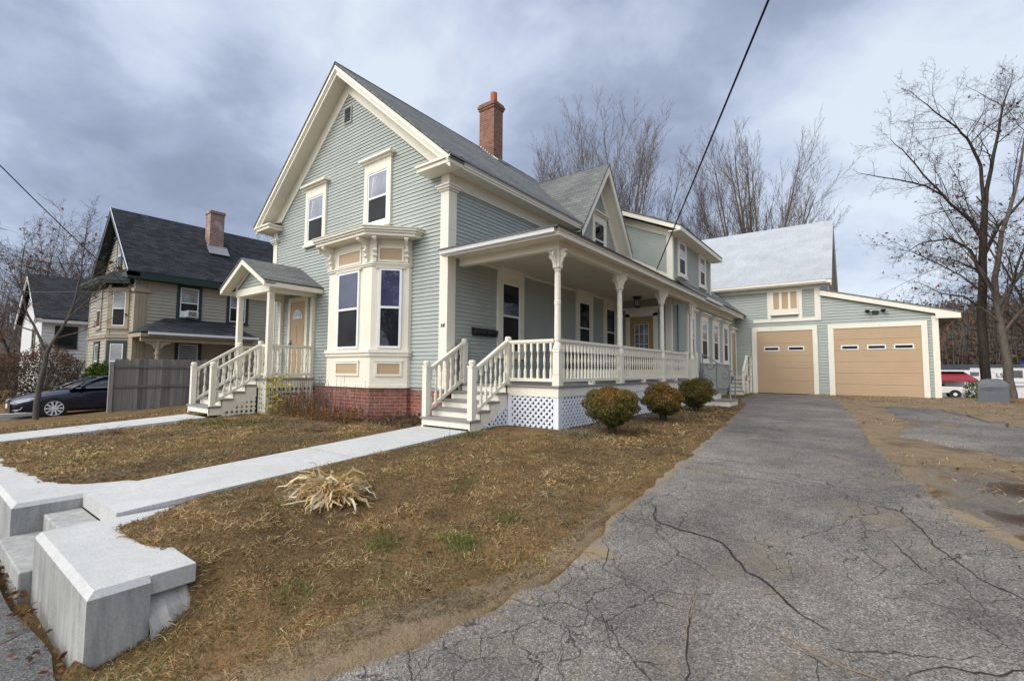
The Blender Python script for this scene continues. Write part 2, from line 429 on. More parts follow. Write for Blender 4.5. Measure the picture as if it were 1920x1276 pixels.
def lawn0(x, y):
    x = np.asarray(x, float); y = np.asarray(y, float)
    L = np.where(y < 0, .056*y, 0.0)
    L = np.where(y < -5.5, -.31, L)
    # falls away to the left
    L = L - .058*np.clip(-7.3-x, 0, 9) - .02*np.clip(-16.3-x, 0, 30)
    return L
def H(x, y):
    x = np.asarray(x, float); y = np.asarray(y, float)
    L = lawn0(x, y); Z = zd(y)
    e0 = dl(y)
    # right of the front path: lawn runs down to the drive
    t = sstep(1.9, 4.9, x)
    h = L*(1-t) + (Z+.015)*t
    h = np.where(x < 1.9, L, h)
    # bank right of the retaining wall down to the pavement
    bank = sstep(-4.9, -6.05, y)
    right = sstep(2.85, 3.05, x)
    h = h*(1-bank*right) + np.minimum(h, -.80+.0*x)*bank*right
    # terrace behind the wall is held up by it, drop in front of the wall face
    h = np.where((y < -5.93) & (x < 2.96), np.minimum(h, -.86), h)
    h = np.where((y < -5.4) & (x > -.02) & (x < 1.26), -.9, h)
    h = np.where(y < -6.1, np.minimum(h, -.83), h)
    # kept low under the slabs and the concrete tops
    for x0, x1, y0, y1 in ((-.02, 1.265, -5.6, -.44), (-6.74, -5.48, -6.1, -2.3)):
        ins = np.minimum(np.minimum(x-x0, x1-x), np.minimum(y-y0, y1-y))
        h = h-.13*sstep(-.035, .045, ins)
    h = h-.10*sstep(-.04, .05, grass_line(x, y, True)-y)*sstep(1.2, 1.25, x)*(1-sstep(2.97, 3.03, x))*(y > -6.0)
    h = h-.10*sstep(-.04, .05, grass_line(x, y, False)-y)*(1-sstep(-.03, .0, x))*(y > -6.0)*(x > -8.9)
    # right of the drive: level dirt
    r = dr(y)
    h = np.where(x > r-.3, Z+.012 + .03*vnoise(x, y, 1.5, 8), h)
    # under the drive
    s = sstep(0, .16, edge_in(x, y))
    h = h*(1-s) + (Z-.045)*s
    rough = .022*vnoise(x, y, .28, 1)+.03*vnoise(x, y, .9, 2)+.012*vnoise(x, y, .11, 3)
    h = h + rough*(1-s)*np.where((x > -8) | (y > -9), 1, 1)
    far = np.clip((y-30)/60, 0, 1)
    return h
def lines(lo, hi, fine, flo, fhi, g=1.25):
    c = list(np.arange(flo, fhi+1e-6, fine)); st = fine
    while c[-1] < hi: st *= g; c.append(c[-1]+st)
    st = fine; f = []
    x = flo
    while x > lo: st *= g; x -= st; f.append(x)
    return np.array(f[::-1]+c)
gx = lines(-420, 420, .085, -9, 12.5); gy = lines(-120, 520, .085, -7.5, 9)
GX, GY = np.meshgrid(gx, gy, indexing='ij')
GZ = H(GX, GY)
def grid_faces(nx, ny):
    i, j = np.meshgrid(np.arange(nx-1), np.arange(ny-1), indexing='ij'); a = (i*ny+j).ravel()
    return np.stack([a, a+ny, a+ny+1, a+1], 1)
def ground_material():
    m, nt, b = mat('dead_lawn_and_sand')
    c = coords(nt)
    big = noise(nt, c, .55, 5, .6); mid = noise(nt, c, 2.6, 6, .65); fine = noise(nt, c, 38, 4, .7)
    straw = ramp(nt, mid, [(.28, (.080, .055, .030)), (.45, (.155, .098, .046)), (.58, (.205, .132, .064)), (.72, (.135, .10, .05))])
    green = ramp(nt, fine, [(.3, (.030, .045, .010)), (.7, (.085, .115, .028))])
    g = ramp(nt, noise(nt, c, 1.15, 6, .7), [(.56, (0,)*3), (.70, (.75,)*3)])
    o = mix(nt, g, straw, green)
    o = mix(nt, .85, o, ramp(nt, fine, [(.28, (.35,)*3), (.5, (1.0,)*3), (.72, (1.7, 1.6, 1.4))]), 'MULTIPLY')
    o = mix(nt, .7, o, ramp(nt, big, [(.35, (.62, .62, .6)), (.65, (1.2, 1.15, 1.1))]), 'MULTIPLY')
    sand = ramp(nt, mid, [(.3, (.15, .105, .062)), (.5, (.25, .185, .115)), (.72, (.185, .135, .082))])
    sand = mix(nt, .8, sand, ramp(nt, noise(nt, c, 75, 4, .75), [(.25, (.45,)*3), (.5, (1,)*3), (.75, (1.45, 1.42, 1.4))]), 'MULTIPLY')
    sand = mix(nt, ramp(nt, noise(nt, c, .9, 5, .65), [(.5, (0,)*3), (.66, (.8,)*3)]), sand, (.105, .085, .06))
    at = nd(nt, 'ShaderNodeAttribute', attribute_name='sand')
    f = mth(nt, 'ADD', at.outputs['Fac'], mth(nt, 'MULTIPLY', mth(nt, 'SUBTRACT', mid, .5), 1.1))
    f = ramp(nt, f, [(.38, (0,)*3), (.62, (1,)*3)])
    o = mix(nt, f, o, sand)
    at2 = nd(nt, 'ShaderNodeAttribute', attribute_name='dark')
    o = mix(nt, mth(nt, 'MULTIPLY', at2.outputs['Fac'], mth(nt, 'ADD', .35, mid), True), o, (.035, .028, .02))
    at3 = nd(nt, 'ShaderNodeAttribute', attribute_name='gravel')
    vo = nd(nt, 'ShaderNodeTexVoronoi'); vo.inputs['Scale'].default_value = 45; nt.links.new(c, vo.inputs['Vector'])
    gv = mix(nt, vo.outputs['Distance'], (.24, .225, .21), (.085, .08, .075))
    o = mix(nt, mth(nt, 'MULTIPLY', at3.outputs['Fac'], mth(nt, 'GREATER_THAN', mth(nt, 'ADD', mid, mth(nt, 'MULTIPLY', at3.outputs['Fac'], .25)), .55)), o, gv)
    o = mix(nt, mth(nt, 'MULTIPLY', at2.outputs['Fac'], mth(nt, 'GREATER_THAN', mth(nt, 'ADD', at2.outputs['Fac'], mid), .95)), o, (.055, .028, .018))
    nt.links.new(o, b.inputs['Base Color']); b.inputs['Roughness'].default_value = .95; b.inputs['Specular IOR Level'].default_value = .15
    bump(nt, b, mth(nt, 'ADD', fine, mid), .9, .03)
    return m
M['ground'] = ground_material()
gnd = raw('ground', np.stack([GX, GY, GZ], -1).reshape(-1, 3), grid_faces(len(gx), len(gy)), 'ground', smooth=True)
tag(gnd, 'brown dead lawn and sandy yard around the green house', 'ground', kind='structure')
def sand_mask(x, y):
    r = dr(y); l = dl(y)
    s = sstep(-.5, .25, x-r)
    s = s*(1-.75*sstep(13.5, 17, y)*sstep(9.5, 11, x))
    # worn sandy lip along the left edge of the drive
    lip = np.exp(-((x-l+.05)/.17)**2)*(.25+.55*sstep(-1, -4, y)) + np.exp(-((x-4.3)/.35)**2-((y+4.95)/.38)**2)*1.0
    s = np.maximum(s, lip*(y < 8))
    return np.clip(s, 0, 1)*(y > -6.6)
def dark_mask(x, y):
    # moist dark leaf mould patches that have their own outline
    d = 1.3*np.exp(-((x-8.35)/.55)**2-((y-.1)/.35)**2) + 1.3*np.exp(-((x-8.15)/.5)**2-((y+1.0)/.25)**2) + .5*np.exp(-((x-2.7)/1.0)**2-((y+4.7)/.4)**2)
    return np.clip(d, 0, 1)
def gravel_mask(x, y):
    return .62*sstep(7.0, 7.6, x)*sstep(1.5, .2, y)*sstep(10.5, 9, x) + np.exp(-((x-2.75)/.28)**2)*sstep(-.2, .5, y)*(1-sstep(6, 7.5, y)) + .9*np.exp(-((x-2.95)/.35)**2-((y-.35)/.35)**2)
for nm, fn in (('sand', sand_mask), ('dark', dark_mask), ('gravel', gravel_mask)):
    a = gnd.data.attributes.new(nm, 'FLOAT', 'POINT'); a.data.foreach_set('value', np.clip(fn(GX, GY), 0, 1).astype(np.float32).ravel())

def asphalt(name, a, bcol, crack=.0, sandy=True):
    m, nt, b = mat(name)
    c = coords(nt)
    n0 = noise(nt, c, 1.1, 5, .6); n1 = noise(nt, c, 9, 4, .6)
    vo = nd(nt, 'ShaderNodeTexVoronoi'); vo.inputs['Scale'].default_value = 130; nt.links.new(c, vo.inputs['Vector'])
    sep = nd(nt, 'ShaderNodeSeparateColor'); nt.links.new(vo.outputs['Color'], sep.inputs[0])
    o = ramp(nt, n0, [(.3, a), (.7, bcol)])
    st = ramp(nt, sep.outputs[0], [(.0, (.35,)*3), (.5, (.95,)*3), (.82, (1.3,)*3), (.93, (2.0, 1.97, 1.93))])
    o = mix(nt, .85, o, st, 'MULTIPLY')
    o = mix(nt, .5, o, ramp(nt, n1, [(.3, (.7,)*3), (.7, (1.25,)*3)]), 'MULTIPLY')
    o = mix(nt, .8, o, ramp(nt, noise(nt, c, .33, 5, .62, .8), [(.33, (.66, .66, .68)), (.5, (.95, .94, .92)), (.66, (1.22, 1.2, 1.16))]), 'MULTIPLY')
    o = mix(nt, ramp(nt, noise(nt, c, 2.1, 7, .75, 1.2), [(.60, (0,)*3), (.74, (.5,)*3)]), o, (.052, .05, .05))
    if sandy:
        o = mix(nt, ramp(nt, noise(nt, c, .8, 6, .72), [(.53, (0,)*3), (.70, (.6,)*3)]), o, (.23, .18, .12))
        at = nd(nt, 'ShaderNodeAttribute', attribute_name='sand')
        f = mth(nt, 'ADD', at.outputs['Fac'], mth(nt, 'MULTIPLY', mth(nt, 'SUBTRACT', noise(nt, c, 5, 6, .7), .5), 1.3))
        o = mix(nt, ramp(nt, f, [(.42, (0,)*3), (.7, (.9,)*3)]), o, (.24, .18, .11))
    if crack:
        dn = nd(nt, 'ShaderNodeTexNoise'); dn.inputs['Scale'].default_value = 1.7; dn.inputs['Detail'].default_value = 6; nt.links.new(c, dn.inputs['Vector'])
        va = nd(nt, 'ShaderNodeVectorMath', operation='MULTIPLY_ADD'); va.inputs[1].default_value = (.55,)*3
        nt.links.new(dn.outputs['Color'], va.inputs[0]); nt.links.new(c, va.inputs[2])
        for sc, th, gate in ((crack, .0018, .45), (crack*3.0, .0034, .50), (crack*7, .0058, .545)):
            ve = nd(nt, 'ShaderNodeTexVoronoi', feature='DISTANCE_TO_EDGE'); ve.inputs['Scale'].default_value = sc; nt.links.new(va.outputs[0], ve.inputs['Vector'])
            k = mth(nt, 'LESS_THAN', ve.outputs['Distance'], th*1.5)
            gn = noise(nt, c, .45, 3) if sc == crack else noise(nt, c, .8, 4)
            at = nd(nt, 'ShaderNodeAttribute', attribute_name='crack')
            k = mth(nt, 'MULTIPLY', k, mth(nt, 'GREATER_THAN', mth(nt, 'ADD', gn, mth(nt, 'MULTIPLY', at.outputs['Fac'], .26)), gate+.08))
            o = mix(nt, mth(nt, 'MULTIPLY', k, .78), o, (.022, .02, .018))
    nt.links.new(o, b.inputs['Base Color']); b.inputs['Roughness'].default_value = .9; b.inputs['Specular IOR Level'].default_value = .3
    bump(nt, b, mth(nt, 'ADD', sep.outputs[0], n1), .6, .006)
    return m
M['asphalt'] = asphalt('old_driveway_asphalt', (.108, .099, .092), (.205, .188, .172), .55)
M['pavement'] = asphalt('sidewalk_asphalt', (.10, .098, .10), (.15, .147, .148), .3, False)

# driveway sheet, follows the ground
ys = np.concatenate([np.arange(-7.6, 8, .09), np.arange(8, 17.9, .25)])
us = np.linspace(0, 1, 64)
YY, UU = np.meshgrid(ys, us, indexing='ij')
jl = .10*vnoise(YY*3.1, YY*0, .6, 11)+.05*vnoise(YY*9, YY*0, .6, 12); jr = .25*vnoise(YY*2, YY*0+9, .8, 13)+.09*vnoise(YY*9, YY*0+5, .6, 14)
XL = dl(YY)+jl; XR = dr(YY)+jr
XX = XL+(XR-XL)*UU
ZZ = zd(YY)+.010*vnoise(XX, YY, .8, 15)+.003*vnoise(XX, YY, .12, 16) + .004
edge = np.minimum(XX-XL, XR-XX)
ZZ = ZZ - .05*(1-sstep(0, .06, edge))
drv = raw('driveway', np.stack([XX, YY, ZZ], -1).reshape(-1, 3), grid_faces(len(ys), len(us)), 'asphalt', smooth=True)
tag(drv, 'cracked grey asphalt driveway leading to the tan garage doors', 'driveway', kind='structure')
def dsand(x, y):
    e = np.minimum(x-dl(y), dr(y)-x)
    s = .75*np.exp(-np.clip(e, 0, 9)/.24)
    s += .55*np.exp(-((x-4.95)/.45)**2-((y+3.3)/.10)**2)*1.2
    s += .55*sstep(6.9, 8.2, x)*sstep(.5, -1.5, y)
    return np.clip(s, 0, 1)
for nm, fn in (('sand', dsand), ('crack', lambda x, y: sstep(6.3, 7.6, x)*.9+.8*sstep(6.0, 5.2, x)*sstep(-1.5, -2.6, y))):
    a = drv.data.attributes.new(nm, 'FLOAT', 'POINT'); a.data.foreach_set('value', fn(XX, YY).astype(np.float32).ravel())
# long cracks that can be told apart
def ribbon(pts, w, name='crack'):
    pts = [np.array(p, float) for p in pts]; out = []
    for a, b in zip(pts[:-1], pts[1:]):
        n = max(2, int(np.hypot(*(b-a))/.05))
        for i in range(n): out.append(a+(b-a)*i/n)
    out.append(pts[-1]); q = np.array(out)
    q = q + np.stack([.05*vnoise(q[:, 0]*1., q[:, 1], .16, 21)+.03*vnoise(q[:, 0], q[:, 1], .06, 23), .05*vnoise(q[:, 0], q[:, 1], .16, 22)+.03*vnoise(q[:, 0], q[:, 1], .06, 24)], 1)
    t = np.gradient(q, axis=0); nn = np.stack([-t[:, 1], t[:, 0]], 1); nn /= np.linalg.norm(nn, axis=1)[:, None]
    ww = w*(.6+1.2*(vnoise(q[:, 0], q[:, 1], .08, 25)+.5))*np.minimum(1, np.minimum(np.arange(len(q)), np.arange(len(q))[::-1])/8+.15)
    a = q+nn*ww[:, None]/2; b = q-nn*ww[:, None]/2
    z = lambda p: zd(p[:, 1])+.010*vnoise(p[:, 0], p[:, 1], .8, 15)+.003*vnoise(p[:, 0], p[:, 1], .12, 16)+.009
    v = np.concatenate([np.column_stack([a, z(a)]), np.column_stack([b, z(b)])])
    n = len(q); i = np.arange(n-1)
    return v, np.stack([i, i+1, n+i+1, n+i], 1)
M['crackm'] = paint('dark_crack_strip', (.022, .02, .018), .95, .3, 9)  # flat dark colour of the crack strips
M['crackdirt'] = paint('sand_filled_crack', (.21, .15, .085), .95, .25, 9)
def gpx(x, y): return (x, y)
cr = [([(5.02,-2.05),(5.25,-2.5),(5.45,-2.6),(5.75,-2.62),(6.0,-2.9),(6.33,-3.25),(6.6,-3.5)], .028, 0),
      ([(5.45,-2.3),(5.47,-2.6)], .014, 0), ([(5.02,-2.05),(5.0,-1.85)], .012, 0),
      ([(6.15,-3.55),(6.5,-3.7),(6.85,-3.8),(7.3,-4.1),(7.7,-4.25)], .016, 1),
      ([(6.9,-3.72),(7.1,-3.5),(7.3,-3.45),(7.6,-3.2)], .016, 0), ([(7.2,-3.5),(7.35,-3.9),(7.6,-4.0)], .012, 0),
      ([(5.85,-3.55),(5.95,-3.9),(6.02,-4.25),(6.1,-4.5),(6.3,-4.85)], .016, 0), ([(5.8,-3.3),(5.9,-3.7),(5.95,-4.0)], .014, 1),
      ([(6.28,-4.55),(6.5,-4.35),(6.62,-4.1)], .014, 0), ([(5.7,-4.35),(5.95,-4.15)], .013, 0), ([(5.3,-3.9),(5.5,-4.1),(5.62,-4.25)], .013, 0),
      ([(6.05,-4.45),(6.0,-4.7),(6.05,-4.9)], .015, 0), ([(4.7,-.45),(5.3,-.35),(5.9,-.5),(6.5,-.75),(7.1,-.55)], .012, 0),
      ([(4.65,-.15),(5.3,.0),(5.8,-.1)], .022, 1), ([(5.0,-.75),(5.9,-.85),(6.4,-1.0)], .012, 0), ([(6.9,-1.8),(7.05,-2.3),(7.2,-2.6)], .014, 0), ([(7.0,-.9),(7.1,-1.5),(7.3,-2.2),(7.8,-3.0)], .016, 0),
      ([(4.9,-3.0),(5.1,-3.2),(5.2,-3.5),(5.4,-3.55)], .010, 0), ([(5.4,-3.0),(5.6,-3.1),(5.5,-3.4)], .009, 0), ([(5.0,-3.75),(5.2,-3.95),(5.15,-4.3)], .010, 1), ([(6.7,-2.2),(6.9,-2.5),(6.8,-2.8)], .01, 0)]
for k, mm in ((0, 'crackm'), (1, 'crackdirt')):
    vs = []; fs = []; n = 0
    for p, w, t in cr:
        if t != k: continue
        v, f = ribbon(p, w*.5); vs.append(v); fs.append(f+n); n += len(v)
    o = raw('crack', np.concatenate(vs), np.concatenate(fs), mm, drv)
    o['label'] = ('open dark cracks running over the asphalt', 'cracks filled with tan sand')[k]
# broken asphalt patch to the right
def sheet(name, poly, z, m, label, n=60, jit=.12, dz=.004):
    p = [np.array(q, float) for q in poly]; out = []
    for a, b in zip(p, p[1:]+p[:1]):
        k = max(2, int(np.hypot(*(b-a))/.12))
        for i in range(k): out.append(a+(b-a)*i/k)
    q = np.array(out)
    q = q+np.stack([jit*vnoise(q[:, 0], q[:, 1], .5, 31)*2, jit*vnoise(q[:, 0], q[:, 1], .5, 32)*2], 1)
    mb = MB(); c = q.mean(0); zz = z(q[:, 1]) if callable(z) else np.full(len(q), z)
    rings = []
    for s in (1.0, .985, .6, .25):
        r = c+(q-c)*s; zr = zd(r[:, 1])+dz+.028+(-.04 if s == 1.0 else 0)
        rings.append(np.column_stack([r, zr]))
    v = np.concatenate(rings+[np.array([[c[0], c[1], zd(c[1])+dz+.03]])]); m_ = len(q); f = []
    for k in range(3):
        i = np.arange(m_); f.append(np.stack([k*m_+i, k*m_+(i+1) % m_, (k+1)*m_+(i+1) % m_, (k+1)*m_+i], 1))
    i = np.arange(m_); f.append(np.stack([3*m_+i, 3*m_+(i+1) % m_, np.full(m_, 4*m_), np.full(m_, 4*m_)], 1))
    fl = [tuple(dict.fromkeys(t)) for t in np.concatenate(f).tolist()]
    mb.v = [tuple(t) for t in v]; mb.f = fl; mb.t = [None]*len(fl)
    o = mb.build(name, m, smooth=True)
    return tag(o, label, 'asphalt patch', kind='structure')
sheet('asphalt_patch', [(7.42,11.2),(8.5,10.6),(8.95,7.4),(9.3,5.2),(10.6,3.3),(12,2.2),(12,.9),(9.6,1.5),(8.3,2.2),(7.75,3.0),(7.35,3.5),(7.5,5.5),(7.35,7.6),(7.3,9.6)], None, 'asphalt', 'broken grey asphalt patch in the sandy yard right of the driveway', jit=.16)
# asphalt pavement along the wall
mb = MB()
pv = []; xs = np.arange(-60, 16, .4)
yb = [-5.98, -7.4, -9.0, -14]
sx = np.concatenate([np.arange(-60, -8, 2), np.arange(-8, 3.4, .2)]); sy = np.array([-6.13, -6.6, -7.2, -8.0, -9.5, -30, -60])
SX, SY = np.meshgrid(sx, sy, indexing='ij'); SY = SY + (SY > -6.2)*.09*vnoise(SX, SX*0, .5, 41)
SZ = -.795+.006*vnoise(SX, SY, .5, 42) - .02*np.clip(-7-SX, 0, 99)
tag(raw('sidewalk', np.stack([SX, SY, SZ], -1).reshape(-1, 3), grid_faces(len(sx), len(sy)), 'pavement', smooth=True), 'dark asphalt sidewalk below the concrete wall', 'sidewalk', kind='structure')

# ------------------------------------------------------------------ paths, steps, walls
def slab_path(name, x0, x1, y0, y1, zf, label, joints=()):
    mb = MB(); cuts = [y1]+list(joints)+[y0]
    for a, b in zip(cuts[:-1], cuts[1:]):
        n = 6
        for i in range(n):
            ya = a+(b-a)*i/n - (.011 if i == 0 else 0); yc = a+(b-a)*(i+1)/n + (.011 if i == n-1 else 0)
            za, zc = zf(ya), zf(yc)
            mb.add([(x0,ya,za),(x1,ya,za),(x1,yc,zc),(x0,yc,zc),(x0,ya,za-.16),(x1,ya,za-.16),(x1,yc,zc-.16),(x0,yc,zc-.16)],
                   [(0,1,2,3),(0,3,7,4),(1,5,6,2)]+([(0,4,5,1)] if i == 0 else [])+([(3,2,6,7)] if i == n-1 else []))
    o = mb.build(name, 'conc')
    return tag(o, label, 'path', kind='structure')
slab_path('front_path', .0, 1.245, -5.5, -.46, lambda y: .012+.0565*y, 'straight pale concrete path from the street steps to the side porch stairs', (-2.95,))
slab_path('entry_path', -6.72, -5.5, -6.0, -2.34, lambda y: .03+.0565*y if y > -5.6 else -.29, 'pale concrete path leading to the small gabled entry porch', (-4.4,))
# retaining wall right of the steps
t = thing('retaining_wall', 'pale concrete retaining wall block at the sidewalk corner, right of the street steps', 'retaining wall', (2.1, -5.8, -.8))
mb = MB()
def wall_L(mb, poly_top, z0, z1, cham=.06, flat=()):
    n = len(poly_top); c = np.mean(np.array(poly_top), 0)
    inner = []
    P = [np.array(p, float) for p in poly_top]
    for i in range(n):
        a, b, d = P[i-1], P[i], P[(i+1) % n]
        e1 = (b-a)/np.linalg.norm(b-a); e2 = (d-b)/np.linalg.norm(d-b)
        n1 = np.array([-e1[1], e1[0]]); n2 = np.array([-e2[1], e2[0]])
        c1 = 0 if (i-1) % n in flat else cham; c2 = 0 if i in flat else cham; inner.append(b+n1*c1+n2*c2 if abs(n1.dot(n2)) < .5 else b+(n1+n2)/2*max(c1, c2))
    v = [(p[0], p[1], z0) for p in P]+[(p[0], p[1], z1-cham) for p in P]+[(p[0], p[1], z1) for p in inner]
    f = [tuple(range(2*n, 3*n))]
    sf = []
    for i in range(n):
        j = (i+1) % n
        sf.append((i, j, n+j, n+i)); f.append((n+i, n+j, 2*n+j, 2*n+i))
    return v, f, sf
pr = [(1.262,-6.02),(3.0,-6.02),(3.0,-5.70),(1.95,-5.695),(1.80,-5.2),(1.75,-4.6),(1.262,-4.4)]
v, f, sf = wall_L(mb, pr, -.95, -.33, .04, (2,3,4,5,6))
mb.v = v; mb.f = sf; mb.t = [None]*len(sf); mb.build('wall_face', 'concwall', t)
mb = MB(); mb.v = v; mb.f = f; mb.t = [None]*len(f); mb.build('wall_top', 'conc', t)
mb = MB(); mb.frame((0, 0, 0)); mb.box(1.82, 2.975, -5.698, -5.43, -.46, -.331); mb.build('end_stub', 'conc', t, 'thin concrete slab end behind the wall block', bevel=.006)
# the old rough footing below the stub
mb = MB(); rr = random.Random(4)
vs = []
for i in range(14):
    for j in range(7):
        x = 2.6+j*.08+rr.uniform(-.015, .015)*(j > 0); y = -5.70+i*.045+rr.uniform(-.01, .01); z = -.475-max(0, j-4.3)*.13*(1+.3*rr.random())-max(0, i-9)*.02+rr.uniform(-.012, .0)
        vs.append((x, y if i else -5.705, z))
mb.add(vs, [(i*7+j, i*7+j+1, (i+1)*7+j+1, (i+1)*7+j) for i in range(13) for j in range(6)])
o = mb.build('old_footing', 'oldstone'); tag(o, 'rough old mortar footing poking out under the end of the concrete wall', 'footing')
t = thing('retaining_wall', 'pale concrete retaining wall running off past the left side of the street steps', 'retaining wall', (-2, -5.8, -.8))
pl = [(-9.0,-6.02),(-.02,-6.02),(-.02,-4.6),(-.6,-4.75),(-.85,-5.1),(-1.2,-5.4),(-3.2,-5.5),(-9.0,-5.5)]
mb = MB(); v, f, sf = wall_L(mb, pl, -.95, -.33, .04, (2,3,4,5,6,7))
mb.v = v; mb.f = sf; mb.t = [None]*len(sf); mb.build('wall_face', 'concwall', t)
mb = MB(); mb.v = v; mb.f = f; mb.t = [None]*len(f); mb.build('wall_top', 'conc', t)
# street steps
t = thing('street_steps', 'cast concrete steps between the two retaining walls', 'steps', (.62, -5.8, -.8))
mb = MB(); mb.box(-.012, 1.255, -5.79, -5.49, -.95, -.468); mb.build('step', 'concwall', t, bevel=.012)
mb = MB(); mb.box(-.012, 1.255, -6.10, -5.792, -.95, -.632); mb.build('step', 'concwall', t, bevel=.012)
# ------------------------------------------------------------------ the green house
def tomesh(o, parent):
    me = bpy.data.meshes.new_from_object(o); n = bpy.data.objects.new(o.name, me); COL.objects.link(n); n.location = o.location; n.rotation_euler = o.rotation_euler
    nm = o.name; bpy.data.objects.remove(o); n.name = nm; attach(n, parent); return n
house = thing('house', 'sage green clapboard house with cream trim, front gable, bay window and long side porch', 'house', (-3.7, 4, 0))
W = 7.42; DEP = 8.6; SL = .85; RZ = 8.82; RX = -3.71
def B(*a, **k): return MB()
# foundation
mb = MB(); mb.box(-W+.03, -.03, .03, DEP, -.6, .642)
mb.prism([(-3.83,.03,-.6),(-3.83,-.06,-.6),(-3.27,-.63,-.6),(-1.68,-.63,-.6),(-1.13,-.06,-.6),(-1.13,.03,-.6)], (0,0,1.242))
mb.build('foundation', 'brick', house)
# core volumes under the boards (keep light out)
mb = MB()
mb.prism([(-W,.02,.6),(0,.02,.6),(0,.02,5.3),(RX,.02,8.5),(-W,.02,5.3)], (0, DEP-.04, 0))
mb.build('wall', 'sage', house)
def glim(z):
    if z < 5.2: return (-W+.0, 0.0)
    d = (z-5.2)/.875
    return (-W+.2+d, -.2-d) if z >= 5.2 else (-W, 0)
clap((0,0,0), XF, NF, .655, 8.3, glim).build('front_clapboards', 'sage', house)
clap((0,0,0), YS, NS, .655, 4.92, lambda z: (0, DEP)).build('side_clapboards', 'sage', house)
mb = MB(); mb.box(-W-.013, -W+.0, 0, DEP, .655, 5.2); mb.build('side_clapboards', 'sage', house)
# corner boards with caps
for x0, x1, sgn in ((-.21, .03, 1), (-W-.03, -W+.2, -1)):
    mb = MB(); mb.box(x0, x1, -.032, .21, .645, 4.80); mb.build('corner_board', 'cream', house, bevel=.004)
    mb = MB(); mb.box(x0-.03, x1+.03, -.062, .24, 4.80, 4.84).box(x0-.065, x1+.065, -.097, .275, 4.842, 4.885).box(x0-.09, x1+.09, -.122, .30, 4.887, 4.93).box(x0+.002, x1-.002, -.03, .208, 4.932, 5.16)
    mb.build('corner_capital', 'cream', house, bevel=.006)
mb = MB(); mb.box(-.25, .034, -.034, .25, 3.985, 4.0); mb.build('corner_board', 'cream', house)
# frieze along the side and water table
mb = MB(); mb.box(0, .028, .21, DEP, 4.90, 5.17).box(0, .05, .21, DEP, 4.885, 4.915); mb.build('frieze', 'cream', house)
# raking frieze on the gable
def rake_pts(y, lo, hi):     # band between underside offsets lo..hi (vertical) along both slopes
    R = []
    for sg in (1, -1):
        xe = .36 if sg > 0 else -W-.36
        zz = lambda x: 5.32+SL*((.4-x) if sg > 0 else (x+W+.4))
        R.append([(xe, y, zz(xe)-hi), (RX, y, zz(RX)-hi), (RX, y, zz(RX)-lo), (xe, y, zz(xe)-lo)])
    return R
mb = MB()
for sg in (1, -1):
    zz = lambda x: 5.32+SL*((.4-x) if sg > 0 else (x+W+.4))
    xb = -.02 if sg > 0 else -W+.02
    mb.prism([(xb, -.002, zz(xb)-.14), (RX, -.002, zz(RX)-.14), (RX, -.002, zz(RX)-.58), (xb, -.002, zz(xb)-.58+.0)], (0, -.03, 0))
mb.build('frieze', 'cream', house)
# rake boards with crown, and soffits
mb = MB(); cr2 = MB(); sf = MB()
for sg in (1, -1):
    zz = lambda x: 5.32+SL*((.4-x) if sg > 0 else (x+W+.4))
    xe = .40 if sg > 0 else -W-.40
    mb.prism([(xe, -.36, zz(xe)-.25), (RX, -.36, zz(RX)-.25), (RX, -.36, zz(RX)-.045), (xe, -.36, zz(xe)-.045)], (0, -.04, 0))
    cr2.prism([(xe, -.402, zz(xe)-.12), (RX, -.402, zz(RX)-.12), (RX, -.402, zz(RX)-.015), (xe, -.402, zz(xe)-.015)], (0, -.045, 0))
    cr2.prism([(xe, -.402, zz(xe)-.165), (RX, -.402, zz(RX)-.165), (RX, -.402, zz(RX)-.123), (xe, -.402, zz(xe)-.123)], (0, -.02, 0))
    sf.prism([(xe, -.36, zz(xe)-.14), (RX, -.36, zz(RX)-.14), (RX, -.36, zz(RX)-.11), (xe, -.36, zz(xe)-.11)], (0, .39, 0))
mb.build('rake_board', 'cream', house); cr2.build('rake_crown', 'cream', house); sf.build('rake_soffit', 'cream', house)
# cornice returns
for x0, x1 in ((-.56, .41), (-W-.41, -W+.45)):
    mb = MB(); mb.box(x0, x1, -.41, -.002, 5.165, 5.25).box(x0-.04, x1+.035, -.445, -.003, 5.252, 5.30)
    y1 = -.003; mb.prism([(x0-.02, -.43, 5.302), (x1, -.43, 5.302), (x1, y1, 5.42), (x0-.02, y1, 5.42)], (0, 0, .012))
    mb.build('cornice_return', 'cream', house, bevel=.006)
# side eave: soffit, fascia, crown
for sg, x0 in ((1, 0), (-1, -W)):
    ye = 5.05 if sg > 0 else DEP
    mb = MB(); mb.box(x0+.0*sg, x0+.40*sg, 0.002, ye, 5.165, 5.195).box(x0+.385*sg, x0+.41*sg, -.002, ye, 5.15, 5.25)
    mb.box(x0+.41*sg, x0+.445*sg, -.44, ye, 5.252, 5.30).box(x0+.41*sg, x0+.43*sg, -.002, ye, 5.20, 5.25)
    mb.build('eave_cornice', 'cream', house)
